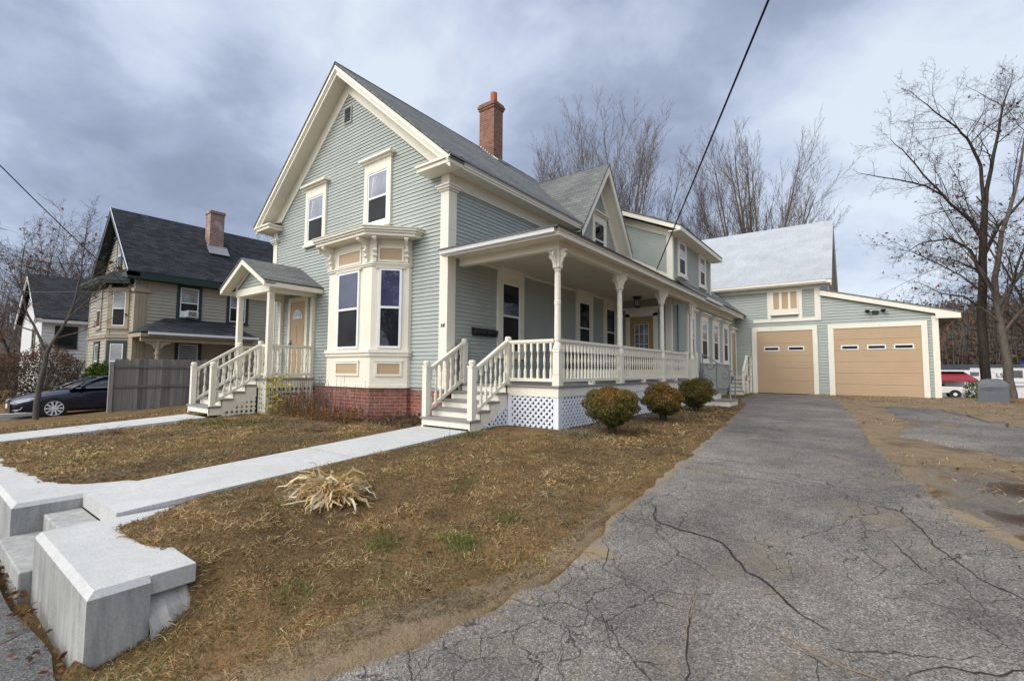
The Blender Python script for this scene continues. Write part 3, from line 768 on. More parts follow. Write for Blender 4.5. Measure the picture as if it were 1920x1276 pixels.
# main roof
def roof_slab(name, quads, m, parent, th=.045):
    mb = MB()
    for q in quads:
        a, b, c = V(q[0]), V(q[1]), V(q[2]); n = (b-a).cross(c-a).normalized()
        if n.z < 0: n = -n
        mb.prism(q, tuple(-n*th))
    return mb.build(name, m, parent)
roof_slab('roof', [[(x_, y_, 5.335+(.46-x_)*(RZ+.06-5.335)/(.46-RX)) for x_, y_ in ((.46,-.46),(.46,5.0),(.28,5.0),(-2.38,6.82),(.28,8.66),(.28,DEP+.1),(RX,DEP+.1),(RX,-.46))],
                   [(-W-.46,-.46,5.335),(-W-.46,DEP+.1,5.335),(RX-.001,DEP+.1,RZ+.06),(RX-.001,-.46,RZ+.06)]], 'shingle', house)
mb = MB(); mb.prism([(RX-.16,-.46,RZ-.065),(RX,-.46,RZ+.075),(RX+.16,-.46,RZ-.065),(RX,-.46,RZ+.062)], (0, DEP+.5, 0)); mb.build('ridge_cap', 'darkshingle', house)
mb = MB(); mb.box(.455, .475, -.45, 5.0, 5.285, 5.325); mb.build('drip_edge', 'iron', house)
# gable vent
mb = MB(); mb.box(-3.885, -3.555, -.045, 0, 7.44, 7.47).box(-3.885, -3.555, -.045, 0, 7.86, 7.89).box(-3.885, -3.86, -.045, 0, 7.47, 7.86).box(-3.58, -3.555, -.045, 0, 7.47, 7.86)
for i in range(8): mb.prism([(-3.86,-.042,7.478+i*.048),(-3.58,-.042,7.478+i*.048),(-3.58,-.02,7.505+i*.048),(-3.86,-.02,7.505+i*.048)], (0,.004,.004))
v_ = mb.build('gable_vent', 'sage', house); mb = MB(); mb.box(-3.87, -3.57, -.016, -.014, 7.45, 7.88); mb.build('vent_opening', 'black', v_)
# gable windows
M['lace'] = paint('white_lace_curtain', (.42, .43, .47), .5, .1, 8)
for cx in (-5.1, -2.37):
    w_ = window(house, (cx,0,0), XF, NF, 1.02, 4.46, 6.06, .76, 4.55, 5.80, ('curtainsky', 'screen'))
    mb = MB(); mb.frame((cx,0,0), XF, NF)
    for a0, a1, b0, b1 in ((-.20,-.12,-.26,-.24),(-.07,-.04,-.19,-.185)): mb.prism([(a0,.0385,5.70),(a1,.0385,5.70),(b1,.0385,5.24),(b0,.0385,5.24)], (0,.001,0))
    mb.build('curtain_fold', 'lace', w_)
# long porch windows on the side wall
for cy, ow in ((2.14, .72), (5.9, .70), (7.76, .68)):
    window(house, (0,cy,0), YS, NS, 1.05, 1.36, 3.40, ow, 1.47, 3.14, ('glass', 'screen'), hw=.06, mid=2.34)
# chimney
mb = MB(); mb.box(-3.76, -3.10, 5.22, 5.72, 7.6, 10.18).box(-3.79, -3.07, 5.19, 5.75, 10.182, 10.26).box(-3.82, -3.04, 5.16, 5.78, 10.262, 10.345).box(-3.79, -3.07, 5.19, 5.75, 10.347, 10.42)
ch = mb.build('chimney', 'chimbrick', house, bevel=.006)
mb = MB(); mb.lathe([(.125, 10.42), (.12, 10.80), (.10, 10.80), (.10, 10.5)], (-3.28, 5.42, 0), 14); mb.build('chimney_pot', paint('terracotta', (.40, .12, .05), .8), ch, smooth=False)
mb = MB(); mb.box(-3.72, -3.5, 5.28, 5.6, 10.42, 10.50); mb.build('chimney_pot', 'oldbrick', ch)
mb = MB()
for i in range(7): mb.box(-3.70+i*.1, -3.63+i*.1, 5.19, 5.225, 8.78-i*.092, 8.90-i*.092)
mb.box(-3.1, -3.08, 5.2, 5.74, 8.18, 8.36); mb.prism([(-3.09,5.16,8.36),(-3.09,5.78,8.36),(-2.86,5.78,8.17),(-2.86,5.16,8.17)], (.02, 0, .03)); mb.build('flashing', 'steelgrey', ch)
# house number on the corner board
cu = bpy.data.curves.new('house_number', 'FONT'); cu.body = '14'; cu.size = .115; cu.extrude = .006; cu.shear = .3; cu.align_x = 'CENTER'
hn = bpy.data.objects.new('house_number', cu); COL.objects.link(hn); hn.location = (-.10, -.042, 1.92); hn.rotation_euler = (pi/2, 0, 0); cu.materials.append(M['black']); tomesh(hn, house)

# ---- bay window
bay = None
BP = [(-3.86,-.0),(-3.86,-.09),(-3.30,-.66),(-1.65,-.66),(-1.10,-.09),(-1.10,.0)]
def offs(P, d):
    out = []
    for i, p in enumerate(P):
        p = np.array(p); ns = []
        for a, b in ((i-1, i), (i, i+1)):
            if a < 0 or b >= len(P): continue
            e = np.array(P[b], float)-np.array(P[a], float); e /= np.linalg.norm(e); ns.append(np.array([e[1], -e[0]]))
        if len(ns) == 1: q = p+ns[0]*d
        else:
            bis = ns[0]+ns[1]; q = p+bis*d/(1+ns[0].dot(ns[1]))
        out.append((q[0], q[1]))
    return out
def band(mb, d, z0, z1):
    mb.prism([(x, y, z0) for x, y in offs(BP, d)], (0, 0, z1-z0))
mb = MB(); band(mb, 0, .655, 3.9); bay = mb.build('bay_window', 'cream', house, bevel=.004)
mb = MB(); band(mb, .06, 1.40, 1.475); band(mb, .035, 1.33, 1.398); mb.build('sill', 'cream', bay)
mb = MB(); band(mb, .03, 3.30, 3.335); band(mb, .05, 3.337, 3.365); mb.build('moulding', 'cream', bay)
mb = MB(); band(mb, .015, .642, .70); mb.build('moulding', 'cream', bay)
mb = MB(); band(mb, .30, 3.90, 3.965); band(mb, .335, 3.967, 4.01); band(mb, .37, 4.012, 4.06); band(mb, .39, 4.062, 4.085); mb.build('cornice', 'cream', bay, bevel=.005)
mb = MB(); P0 = offs(BP, .385); 
mb.add([(x, y, 4.087) for x, y in P0]+[(x*.62-.94, -.004 if i in (0, 5) else y*.25, 4.26) for i, (x, y) in enumerate(P0)], [(i, i+1, 7+i, 6+i) for i in range(5)]+[tuple(range(6, 12))])
mb.build('bay_roof', 'cream', bay)
faces = [((-2.475,-.66,0), (1,0,0), (0,-1,0), .94), ((-1.375,-.375,0), (.694,.72,0), (.72,-.694,0), .56), ((-3.58,-.375,0), (.694,-.72,0), (-.72,-.694,0), .56)]
for k, (o, u, n, fw) in enumerate(faces):
    gw = .80 if k == 0 else .47
    # upper and lower panels
    for z0, z1 in ((.94, 1.165), (3.435, 3.69)):
        a = MB(); a.frame(o, u, n); a.box(-gw/2, gw/2, 0, .010, z0, z1); a.build('panel', 'tan', bay)
        a = MB(); a.frame(o, u, n); t_ = .045
        a.box(-gw/2-t_, -gw/2, 0, .026, z0-t_, z1+t_).box(gw/2, gw/2+t_, 0, .026, z0-t_, z1+t_).box(-gw/2, gw/2, 0, .026, z0-t_, z0).box(-gw/2, gw/2, 0, .026, z1, z1+t_).box(-gw/2-t_-.02, gw/2+t_+.02, 0, .035, z1+t_+.002, z1+t_+.025)
        a.build('panel_frame', 'cream', bay)
    a = MB(); a.frame(o, u, n); ow, z0, z1, m_ = gw+.02, 1.50, 3.25, 2.39; t_ = .05
    a.box(-ow/2-.0, -ow/2+t_, 0, .034, z0, z1).box(ow/2-t_, ow/2, 0, .034, z0, z1).box(-ow/2+t_, ow/2-t_, 0, .034, z1-t_, z1).box(-ow/2+t_, ow/2-t_, 0, .034, z0, z0+t_).box(-ow/2+t_, ow/2-t_, 0, .04, m_-.025, m_+.025)
    a.build('sash', 'white', bay)
    a = MB(); a.frame(o, u, n); a.box(-ow/2-.07, ow/2+.07, 0, .05, z1+.003, z1+.03); a.build('moulding', 'cream', bay)
    a = MB(); a.frame(o, u, n); a.box(-ow/2+t_, ow/2-t_, 0, .022, m_+.025, z1-t_); a.build('upper_pane', 'glassblue', bay)
    a = MB(); a.frame(o, u, n); a.box(-ow/2+t_, ow/2-t_, 0, .018, z0+t_, m_-.025); a.build('lower_pane', 'screen' if k == 0 else 'glass', bay)
    # scrolled brackets
    for s in (-1, 1):
        a = MB(); a.frame(o, u, n); c = s*(fw/2-.09 if k == 0 else .335)
        if k == 0: c = s*.68
        w_ = .035
        a.box(c-w_, c+w_, 0, .06, 3.37, 3.80)
        prof = [(0,3.38),(.055,3.385),(.06,3.43),(.035,3.46),(.075,3.49),(.08,3.54),(.05,3.57),(.10,3.60),(.11,3.65),(.08,3.68),(.10,3.74),(.16,3.79),(.26,3.81),(.275,3.84),(.265,3.895),(0,3.895)]
        a.prism([(c-w_*1.01, p, z) for p, z in prof], (2*w_*1.01, 0, 0))
        for zz, yy in ((3.855, .262), (3.515, .072), (3.625, .098)):
            ring = [(c-w_*1.3, yy+.03*cos(2*pi*i/10), zz+.03*sin(2*pi*i/10)) for i in range(10)]
            a.prism(ring, (2.6*w_, 0, 0))
        a.build('bracket', 'cream', bay)

# ---- shared porch pieces
def turned_baluster(h):
    mb = MB(); s = .021
    zb, zt = .24*h, .76*h
    mb.box(-s, s, -s, s, 0, zb).box(-s, s, -s, s, zt, h)
    pr_ = [(s*1.0, zb), (s*1.15, zb+.012), (.6*s, zb+.03), (.55*s, zb+.05), (.9*s, zb+.5*(zt-zb)-.05), (1.1*s, zb+.5*(zt-zb)-.015), (1.1*s, zb+.5*(zt-zb)+.015), (.9*s, zb+.5*(zt-zb)+.05), (.55*s, zt-.05), (.6*s, zt-.03), (1.15*s, zt-.012), (s, zt)]
    mb.lathe(pr_, (0, 0, 0), 8)
    return mb
_bal = {}
def railing(parent, a, b, za, zb, h=.80, bal_h=.72, step=.142, m='cream', name='railing', foot=()):
    """rails from a to b (xy), base heights za, zb"""
    A = V((*a, za)); Bv = V((*b, zb)); 
    mb = MB(); up = (0, 0, 1)
    mb.bar(A+V((0,0,.10)), Bv+V((0,0,.10)), .055, .06, up).bar(A+V((0,0,h+.025)), Bv+V((0,0,h+.025)), .075, .05, up).bar(A+V((0,0,h-.012)), Bv+V((0,0,h-.012)), .045, .022, up)
    r = mb.build(name, m, parent)
    for q in foot:
        p = A.lerp(Bv, q); fb = MB(); fb.box(p.x-.05, p.x+.05, p.y-.05, p.y+.05, p.z, p.z+.069); fb.build('rail_foot', m, r)
    L = (V((*b, 0))-V((*a, 0))).length; n = max(1, round(L/step)); hh = h-.02-.13
    key = round(hh, 3)
    for i in range(n):
        p = A.lerp(Bv, (i+.5)/n)
        slope = (zb-za)/L
        if key not in _bal:
            o = turned_baluster(hh+.02).build('baluster', m, None); _bal[key] = o; o.location = (p.x, p.y, p.z+.125)
            o.parent = r
        else:
            o = _bal[key].copy(); COL.objects.link(o); o.location = (p.x, p.y, p.z+.125); o.parent = r
        if abs(slope) < .01: o.rotation_euler = (0, 0, math.atan2(b[1]-a[1], b[0]-a[0]))
    return r
def newel(parent, x, y, z0, z1, s=.055, m='cream'):
    mb = MB(); mb.box(x-s, x+s, y-s, y+s, z0, z1-.13).box(x-s-.008, x+s+.008, y-s-.008, y+s+.008, z1-.128, z1-.10)
    mb.lathe([(s*.95, z1-.10), (s*1.15, z1-.07), (s*1.2, z1-.035), (s*1.05, z1-.01), (s*.6, z1)], (x, y, 0), 12)
    return mb.build('newel_post', m, parent)
def lattice(parent, o, u, n, w, z0, z1, pitch=.085, st=.042, m='lattice', diag=True, frame_w=.0, clip=None, name='lattice_panel'):
    mb = MB(); mb.frame(o, u, n)
    def strip(p, q, d):
        p = np.array(p); q = np.array(q); e = (q-p)/np.linalg.norm(q-p); nn = np.array([-e[1], e[0]])*st/2
        a, b, c, dd = p+nn, q+nn, q-nn, p-nn
        mb.add([(t[0], d, t[1]) for t in (a, b, c, dd)]+[(t[0], d-.008, t[1]) for t in (a, b, c, dd)], [(0,1,2,3),(0,3,7,4),(1,5,6,2),(0,4,5,1),(3,2,6,7)])
    def clipseg(p, q):   # to rectangle and optional half-plane
        t0, t1 = 0.0, 1.0; d = (q[0]-p[0], q[1]-p[1])
        cons = [(-1, 0, 0), (1, 0, w), (0, -1, -z0), (0, 1, z1)]
        if clip: cons.append(clip)
        for a, b, c in cons:
            den = a*d[0]+b*d[1]; num = c-(a*p[0]+b*p[1])
            if abs(den) < 1e-9:
                if num < 0: return None
            elif den > 0: t1 = min(t1, num/den)
            else: t0 = max(t0, num/den)
        if t1-t0 < .01: return None
        return (p[0]+d[0]*t0, p[1]+d[1]*t0), (p[0]+d[0]*t1, p[1]+d[1]*t1)
    hgt = z1-z0
    if diag:
        s = pitch*sqrt(2); k = -hgt-1
        while k < w+hgt+1:
            for sg, dep in ((1, .014), (-1, .005)):
                p = (k, z0-.0) if sg > 0 else (k, z1)
                q = (k+hgt, z1) if sg > 0 else (k+hgt, z0)
                r = clipseg(p, q)
                if r: strip(*r, dep)
            k += s
    else:
        x = pitch/2
        while x < w:
            r = clipseg((x, z0), (x, z1)); r and strip(*r, .014); x += pitch
        z = z0+pitch/2
        while z < z1:
            r = clipseg((0, z), (w, z)); r and strip(*r, .005); z += pitch
    return mb.build(name, m, parent)
def stairs(parent, x0, x1, ytop, ztop, nr, rise, run, name='stairs'):
    """descends towards -y; ztop = deck height, nr risers"""
    mb = MB(); tr = MB()
    for i in range(1, nr):
        zt = ztop-i*rise; yb = ytop-(i-1)*run; yf = ytop-i*run
        tr.box(x0-.03, x1+.03, yf-.03, yb-.002, zt-.038, zt)
        mb.box(x0, x1, yf+.001, yf+.02, zt-rise, zt-.04)
    # closed stringers
    for x in (x0-.0, x1-.035):
        pts = [(x, ytop, ztop-.04), (x, ytop, ztop-rise-.30)]
        pts += [(x, ytop-(nr-1)*run+.25, ztop-nr*rise-.05), (x, ytop-(nr-1)*run, ztop-nr*rise-.05)]
        up_ = []
        for i in range(nr-1, 0, -1):
            zt = ztop-i*rise; up_ += [(x, ytop-i*run, zt-.04), (x, ytop-(i-1)*run, zt-.04)]
        mb.prism(pts+up_, (.035, 0, 0))
    s = mb.build(name, 'stairpaint', parent)
    tr.build('tread', 'deck', s, bevel=.006)
    return s
def porch_post(parent, x, y, z0, z1, m='cream'):
    s = .072; mb = MB()
    mb.box(x-s, x+s, y-s, y+s, z0, z0+.20).box(x-s+.006, x+s-.006, y-s+.006, y+s-.006, z0+.205, z0+.60)
    mb.box(x-s, x+s, y-s, y+s, z0+.605, z0+.66)
    mb.lathe([(.085, z0+.66), (.078, z0+.72), (.058, z0+.77), (.05, z0+.79), (.06, z0+.82), (.062, z0+.90), (.057, z0+1.44), (.06, z0+1.47), (.066, z0+1.485), (.06, z0+1.50), (.066, z0+1.52), (.058, z0+1.54), (.056, z0+2.0), (.05, z0+2.06), (.066, z0+2.085), (.05, z0+2.11), (.058, z0+2.14)], (x, y, 0), 14)
    mb.box(x-.066, x+.066, y-.066, y+.066, z0+2.141, z1)
    p = mb.build('porch_post', m, parent)
    for dx, dy in ((1,0),(-1,0),(0,1),(0,-1)):
        b = MB(); b.frame((x, y, 0), (dx, dy, 0), (-dy, dx, 0))
        prof = [(.066, z1-.36), (.085, z1-.33), (.085, z1-.26), (.11, z1-.22), (.125, z1-.17), (.165, z1-.14), (.185, z1-.10), (.175, z1-.07), (.155, z1-.085), (.15, z1-.05), (.195, z1-.03), (.20, z1), (.066, z1)]
        b.prism([(r, -.018, z) for r, z in prof], (0, .036, 0)); b.build('scroll_bracket', m, p)
    return p

# ---- side porch
DZ = .77; PX = 2.435
mb = MB()
mb.box(.012, 2.505, .30, 8.44, DZ-.035, DZ).box(1.87, 2.505, 8.442, 9.22, DZ-.035, DZ)
pd = mb.build('porch_deck', 'deck', house, bevel=.006)
mb = MB(); mb.box(1.24, 2.475, .33, .36, .565, DZ-.037).box(2.44, 2.475, .362, 9.19, .565, DZ-.037); mb.box(.03, 1.24, .33, .36, .58, DZ-.037); mb.build('skirt_board', 'cream', pd)
for q in ((2.36, 2.47, .34, .46, -.25, .563),(1.33, 1.43, .34, .40, -.25, .563),(2.42, 2.465, 3.0, 3.11, -.2, .563),(2.42, 2.465, 5.8, 5.91, -.2, .563),(2.42, 2.465, 9.08, 9.18, -.2, .563)):
    mb = MB(); mb.box(*q); mb.build('lattice_post', 'lattice', pd)
lattice(house, (1.43,.35,0), XF, NF, .93, -.05, .563)
for y0, y1 in ((.46, 3.0), (3.11, 5.8), (5.91, 9.08)): lattice(house, (2.455,y0,0), YS, NS, y1-y0, -.08, .563)
mb = MB(); mb.box(.3, 2.1, .8, 8.4, -.15, .5); mb.build('under_deck_shade_box', 'dark', house)  # dark box put in as the shade under the porch deck
posts_y = (.30, 3.08, 5.87, 8.63)
for y in posts_y: porch_post(house, PX, y if y > 1 else .37, DZ, 3.24)
mb = MB(); mb.box(PX-.07, PX+.07, .30, 8.72, 3.242, 3.47).box(.03, PX-.072, .30, .44, 3.242, 3.47).box(1.87, PX-.072, 8.56, 8.70, 3.242, 3.47); mb.build('porch_beam', 'cream', house)
mb = MB(); mb.box(.015, PX-.02, .45, 8.44, 3.455, 3.475); mb.build('porch_ceiling', 'ceil', house)
mb = MB(); mb.box(.014, .06, .45, 8.4, 3.40, 3.452); mb.build('porch_ceiling', 'cream', house, 'thin crown strip where the porch ceiling meets the wall')
# eave soffit + fascia + gutter
mb = MB(); mb.box(.0, 2.76, -.14, .298, 3.40, 3.42).box(PX+.072, 2.76, .30, 9.1, 3.40, 3.42)
mb.box(.02, 2.775, -.165, -.142, 3.345, 3.47).box(2.752, 2.775, -.14, 9.1, 3.345, 3.47); mb.build('porch_fascia', 'cream', house)
mb = MB(); mb.prism([(.0,-.167,3.365),(.0,-.25,3.385),(.0,-.27,3.47),(.0,-.255,3.475),(.0,-.167,3.462)], (2.74, 0, 0)); mb.build('gutter', 'alu', house)
mb = MB(); mb.box(2.775, 2.80, -.2, 9.1, 3.43, 3.478); mb.build('porch_fascia', 'cream', house)
roof_slab('porch_roof', [[(0,-.29,3.485),(2.84,-.29,3.485),(0,5.1,5.07)], [(2.84,-.29,3.485),(2.84,9.15,3.485),(0,9.15,5.07),(0,5.1,5.07)]], 'shingle', house, .03)
# side porch stairs
stairs(house, .10, 1.33, .33, DZ, 5, .152, .265)
for x in (.135, 1.30):
    newel(house, x, -.66, .135, 1.22); newel(house, x, .385, DZ-.05, 1.70)
    railing(house, (x, -.62), (x, .35), .17, DZ-.03, h=.84, name='stair_railing', step=.135)
lattice(house, (1.325,.33,0), (0,-1,0), (1,0,0), .95, -.05, .50, clip=(.60, 1.0, .40), name='stair_lattice')
railing(house, (1.36, .38), (2.36, .38), DZ, DZ, name='railing')
for a, b in zip(posts_y[:3], (3.08, 5.87, 8.05)):
    railing(house, (PX, a+.08), (PX, b-.07), DZ, DZ, foot=(.5,))
newel(house, PX, 8.05, DZ, 1.66)
railing(house, (1.95, 9.15), (2.42, 9.15), DZ, DZ)
newel(house, PX, 9.15, DZ, 1.66)
# side steps off the porch to the drive
mb = MB(); tr = MB()
for i, (x1, zt) in enumerate(((2.85, .62), (3.20, .40), (3.68, .20))):
    mb.box(2.49 if i == 0 else (2.852, 3.202)[i-1], x1, 8.08, 9.1, -.1, zt-.035); tr.box(2.5 if i == 0 else (2.85, 3.20)[i-1], x1+.025, 8.05, 9.13, zt-.033, zt)
s_ = mb.build('stairs', 'stairpaint', house); tr.build('tread', 'deck', s_)
# stub wall with the glazed door, ell
E_X = 1.85; E_Y = 8.45; E_E = 18.29
mb = MB(); mb.box(-2.6, E_X-.0, E_Y+.01, E_E, .3, 3.72); mb.build('wall', 'sage', house)
mb = MB(); mb.box(-2.0, E_X-.04, E_Y+.05, E_E, -.4, .70); mb.build('foundation', 'oldstone', house)
clap((0,E_Y,0), XF, NF, .72, 3.45, lambda z: (0, E_X)).build('front_clapboards', 'sage', house)
clap((E_X,0,0), YS, NS, .72, 3.55, lambda z: (E_Y, E_E)).build('side_clapboards', 'sage', house)
mb = MB(); mb.box(E_X-.17, E_X+.03, E_Y-.035, E_Y+.10, .70, 3.5); mb.build('corner_board', 'cream', house)
mb = MB(); mb.box(E_X, E_X+.03, E_Y+.1, 17.6, 3.50, 3.72); mb.build('frieze', 'cream', house)
mb = MB(); mb.box(E_X, 2.29, 8.8, 17.95, 3.655, 3.68).box(2.27, 2.29, 9.12, 17.95, 3.60, 3.77).box(2.29, 2.31, 9.12, 17.95, 3.72, 3.775); mb.build('eave_cornice', 'cream', house)
mb = MB(); mb.prism([(2.312,9.12,3.69),(2.38,9.12,3.70),(2.40,9.12,3.775),(2.312,9.12,3.77)], (0, 4.2, 0)); mb.build('gutter', 'alu', house)
roof_slab('ell_roof', [[(2.36,9.12,3.79),(2.36,13.6,3.79),(1.80,13.6,4.27),(1.80,9.12,4.27)], [(2.36,13.6,3.79),(2.36,18.28,3.79),(-2.55,18.28,8.01),(-2.55,13.6,8.01)], [(-7.4,13.6,3.79),(-7.4,18.28,3.79),(-2.55,18.28,8.01),(-2.55,13.6,8.01)]], 'shingle', house)
mb = MB(); mb.tube([(E_X+.07, 8.95, .7), (E_X+.07, 8.95, 3.5)], .03, 8); mb.build('downspout', 'iron', house)
for cy in (10.6, 12.4, 14.2, 16.0):
    window(house, (E_X,cy,0), YS, NS, 1.02, 1.40, 3.22, .76, 1.50, 3.02, ('curtainsky', 'screen'), hw=.06, mid=2.27)
# ell door at the far end
mb = MB(); mb.frame((E_X,17.66,0), YS, NS)
mb.box(-.56, -.44, -.01, .05, .86, 3.10).box(.44, .56, -.01, .05, .86, 3.10).box(-.44, .44, -.01, .05, 2.92, 3.10).box(-.64, .64, -.01, .14, 3.102, 3.17)
dr_ = mb.build('door', 'cream', house); mb = MB(); mb.frame((E_X,17.66,0), YS, NS); mb.box(-.44, .44, 0, .025, .86, 2.92); mb.build('door_leaf', 'tan', dr_)
# glazed porch door
mb = MB(); mb.frame((.86,E_Y,0), XF, NF)
mb.box(-.56, -.41, -.01, .05, DZ, 3.0).box(.41, .56, -.01, .05, DZ, 3.0).box(-.56, .56, -.01, .05, 2.90, 3.14).box(-.68, .68, -.01, .13, 3.142, 3.21)
gd = mb.build('door', 'cream', house); mb = MB(); mb.frame((.86,E_Y,0), XF, NF)
mb.box(-.41, -.25, 0, .03, DZ, 2.88).box(.25, .41, 0, .03, DZ, 2.88).box(-.25, .25, 0, .03, 2.64, 2.88).box(-.25, .25, 0, .03, DZ, 1.62); mb.build('door_leaf', 'oak', gd)
mb = MB(); mb.frame((.86,E_Y,0), XF, NF)
for x in (-.25, -.092, .075, .233): mb.box(x, x+.017, 0, .034, 1.62, 2.64)
for z in (1.62, 1.95, 2.29, 2.623): mb.box(-.233, .233, 0, .033, z, z+.017)
mb.build('muntins', 'cream', gd); mb = MB(); mb.frame((.86,E_Y,0), XF, NF); mb.box(-.25, .25, 0, .02, 1.62, 2.64); mb.build('door_glass', 'curtainsky', gd)
# ---- cross gable over the porch
GC = 6.82
mb = MB(); mb.prism([(0,GC-1.75,4.2),(0,GC+1.75,4.2),(0,GC+1.75,5.15),(0,GC,7.6),(0,GC-1.75,5.15)], (-2.5, 0, 0)); mb.build('wall', 'sage', house)
def cgl(z):
    d = max(0, (z-5.1)/1.43); return (GC-1.78+d, GC+1.78-d)
clap((0.0,0,0), YS, NS, 4.15, 7.4, cgl).build('gable_clapboards', 'sage', house)
gs = 1.40
roof_slab('gable_roof', [[(.47,GC-1.86,5.17),(.47,GC,7.78),(-2.6,GC,7.78),(.3,GC-1.86,5.17)], [(.47,GC+1.86,5.17),(.47,GC,7.78),(-2.6,GC,7.78),(.3,GC+1.86,5.17)]], 'shingle', house, .04)
mb = MB()
for s in (-1, 1):
    zz = lambda y: 7.73-gs*abs(y-GC)
    ye = GC+s*1.84
    mb.prism([(.405,ye,zz(ye)-.26),(.405,GC,zz(GC)-.30),(.405,GC,zz(GC)-.02),(.405,ye,zz(ye)-.02)], (.05, 0, 0))
    mb.prism([(.0,ye,zz(ye)-.14),(.0,GC,zz(GC)-.14),(.0,GC,zz(GC)-.08),(.0,ye,zz(ye)-.08)], (.40, 0, 0))
    mb.prism([(.016,ye-s*.0,zz(ye)-.52),(.016,GC,zz(GC)-.52),(.016,GC,zz(GC)-.14),(.016,ye,zz(ye)-.14)], (.03, 0, 0))
    mb.box(-.0, .45, ye-s*.06, ye, zz(ye)-.28, zz(ye)-.03)
mb.build('rake_board', 'cream', house)
window(house, (0,GC+.12,0), YS, NS, 1.0, 4.6, 6.12, .72, 4.7, 5.92, ('glass', 'screen'), hw=.08)
# ---- second storey block over the ell
BX = 1.82; BY = 8.75; BE = 13.7
mb = MB(); mb.prism([(BX,BY+.01,3.6),(BX,BY+.01,5.78),(-2.6,BY+.01,7.75),(-7,BY+.01,5.78),(-7,BY+.01,3.6)], (0, BE-BY-.02, 0)); mb.build('wall', 'sage', house)
clap((0,BY,0), XF, NF, 3.9, 7.6, lambda z: (-3, BX) if z < 5.7 else (-3, BX-(z-5.7)/.45)).build('front_clapboards', 'sage', house)
clap((BX,0,0), YS, NS, 3.9, 5.78, lambda z: (BY, BE)).build('side_clapboards', 'sage', house)
mb = MB(); mb.box(BX-.17, BX+.032, BY-.037, BY+.10, 4.0, 5.62); mb.build('corner_board', 'cream', house); mb = MB(); mb.box(BX-.03, BX+.03, BE-.10, BE+.01, 4.1, 5.62); mb.build('corner_board', 'cream', house)
mb = MB(); mb.prism([(BX+.03,BY-.03,5.55),(BX+.03,BY-.03,5.80),(-2.6,BY-.03,7.78),(-2.6,BY-.03,7.5)], (0, .028, 0)); mb.box(BX, BX+.03, BY+.1, BE, 5.62, 5.78); mb.build('frieze', 'cream', house)
roof_slab('upper_roof', [[(2.25,BY-.42,5.84),(2.25,BE+.35,5.84),(-2.6,BE+.35,8.02),(-2.6,BY-.42,8.02)], [(-7.45,BY-.42,5.84),(-7.45,BE+.35,5.84),(-2.6,BE+.35,8.02),(-2.6,BY-.42,8.02)]], 'shingle', house)
mb = MB(); zz = lambda x: 5.785+.45*(2.23-x)
mb.prism([(2.23,BY-.40,zz(2.23)-.14),(-2.6,BY-.40,zz(-2.6)-.17),(-2.6,BY-.40,zz(-2.6)),(2.23,BY-.40,zz(2.23))], (0,.05,0))
mb.prism([(2.23,BY-.36,zz(2.23)-.06),(-2.6,BY-.36,zz(-2.6)-.06),(-2.6,BY-.36,zz(-2.6)-.03),(2.23,BY-.36,zz(2.23)-.03)], (0,.36,0))
mb.box(2.20, 2.24, BY-.39, BE+.33, 5.65, 5.785).box(BX, 2.20, BY-.39, BE+.33, 5.65, 5.68); mb.build('eave_cornice', 'cream', house)
# step flashing trim where the block meets the ell roof
mb = MB(); mb.prism([(BX,BY-.03,4.10),(0,BY-.03,5.14),(0,BY-.03,5.28),(BX,BY-.03,4.24)], (0,-.03,0)); mb.build('flashing_board', 'cream', house)
for cy in (9.77, 12.37): window(house, (BX,cy,0), YS, NS, .92, 4.36, 5.66, .70, 4.44, 5.57, ('curtainsky', 'screen'), hood=False)

# ---- small gabled entry porch
EX0, EX1, EYF = -6.8, -5.0, -1.25; EZ = .80
mb = MB(); mb.box(EX0-.04, EX1+.06, EYF-.05, -.012, EZ-.04, EZ); ed = mb.build('entry_deck', 'deck', house)
mb = MB(); mb.box(EX0, EX1+.03, EYF, -.012, .56, EZ-.042); mb.build('skirt_board', 'cream', ed)
lattice(house, (EX1+.02,EYF,0), YS, NS, 1.24, -.15, .558, pitch=.11, st=.055, m='cream', diag=False)
lattice(house, (EX1-.37,EYF-.0,0), XF, NF, .37, -.15, .558, pitch=.11, st=.06, m='cream', diag=False)
for q in ((EX1-.06, EX1+.04, EYF-.01, EYF+.09, -.15, .558),(EX0, EX0+.1, EYF-.01, EYF+.09, -.15, .558)):
    mb = MB(); mb.box(*q); mb.build('lattice_post', 'cream', ed)
mb = MB(); mb.box(EX0+.3, EX1-.4, EYF+.35, -.02, -.2, .5); mb.build('under_deck_shade_box', 'dark', house)  # dark box again stands in for shade, below the entry deck
for x in (-6.76, -5.05):
    mb = MB(); mb.box(x-.065, x+.065, EYF, EYF+.13, EZ, 2.98).box(x-.08, x+.08, EYF-.015, EYF+.145, EZ, EZ+.14); mb.build('porch_post', 'cream', house, bevel=.004)
    mb = MB(); mb.box(x-.055, x+.055, -.10, -.012, .3, 2.98); mb.build('pilaster', 'cream', house)
mb = MB(); mb.box(-6.85, -4.96, EYF-.02, EYF+.14, 2.98, 3.17).box(-5.13, -4.96, EYF+.142, -.012, 2.98, 3.17).box(-6.85, -6.69, EYF+.142, -.012, 2.98, 3.17); mb.build('porch_beam', 'cream', house)
mb = MB(); mb.box(-6.8, -5.0, EYF+.05, -.012, 3.175, 3.19); mb.build('porch_ceiling', 'ceil', house)
EC = -5.905
mb = MB(); mb.prism([(-6.85,EYF+.02,3.17),(-4.96,EYF+.02,3.17),(EC,EYF+.02,3.70)], (0,.05,0)); mb.build('wall', 'sage', house)
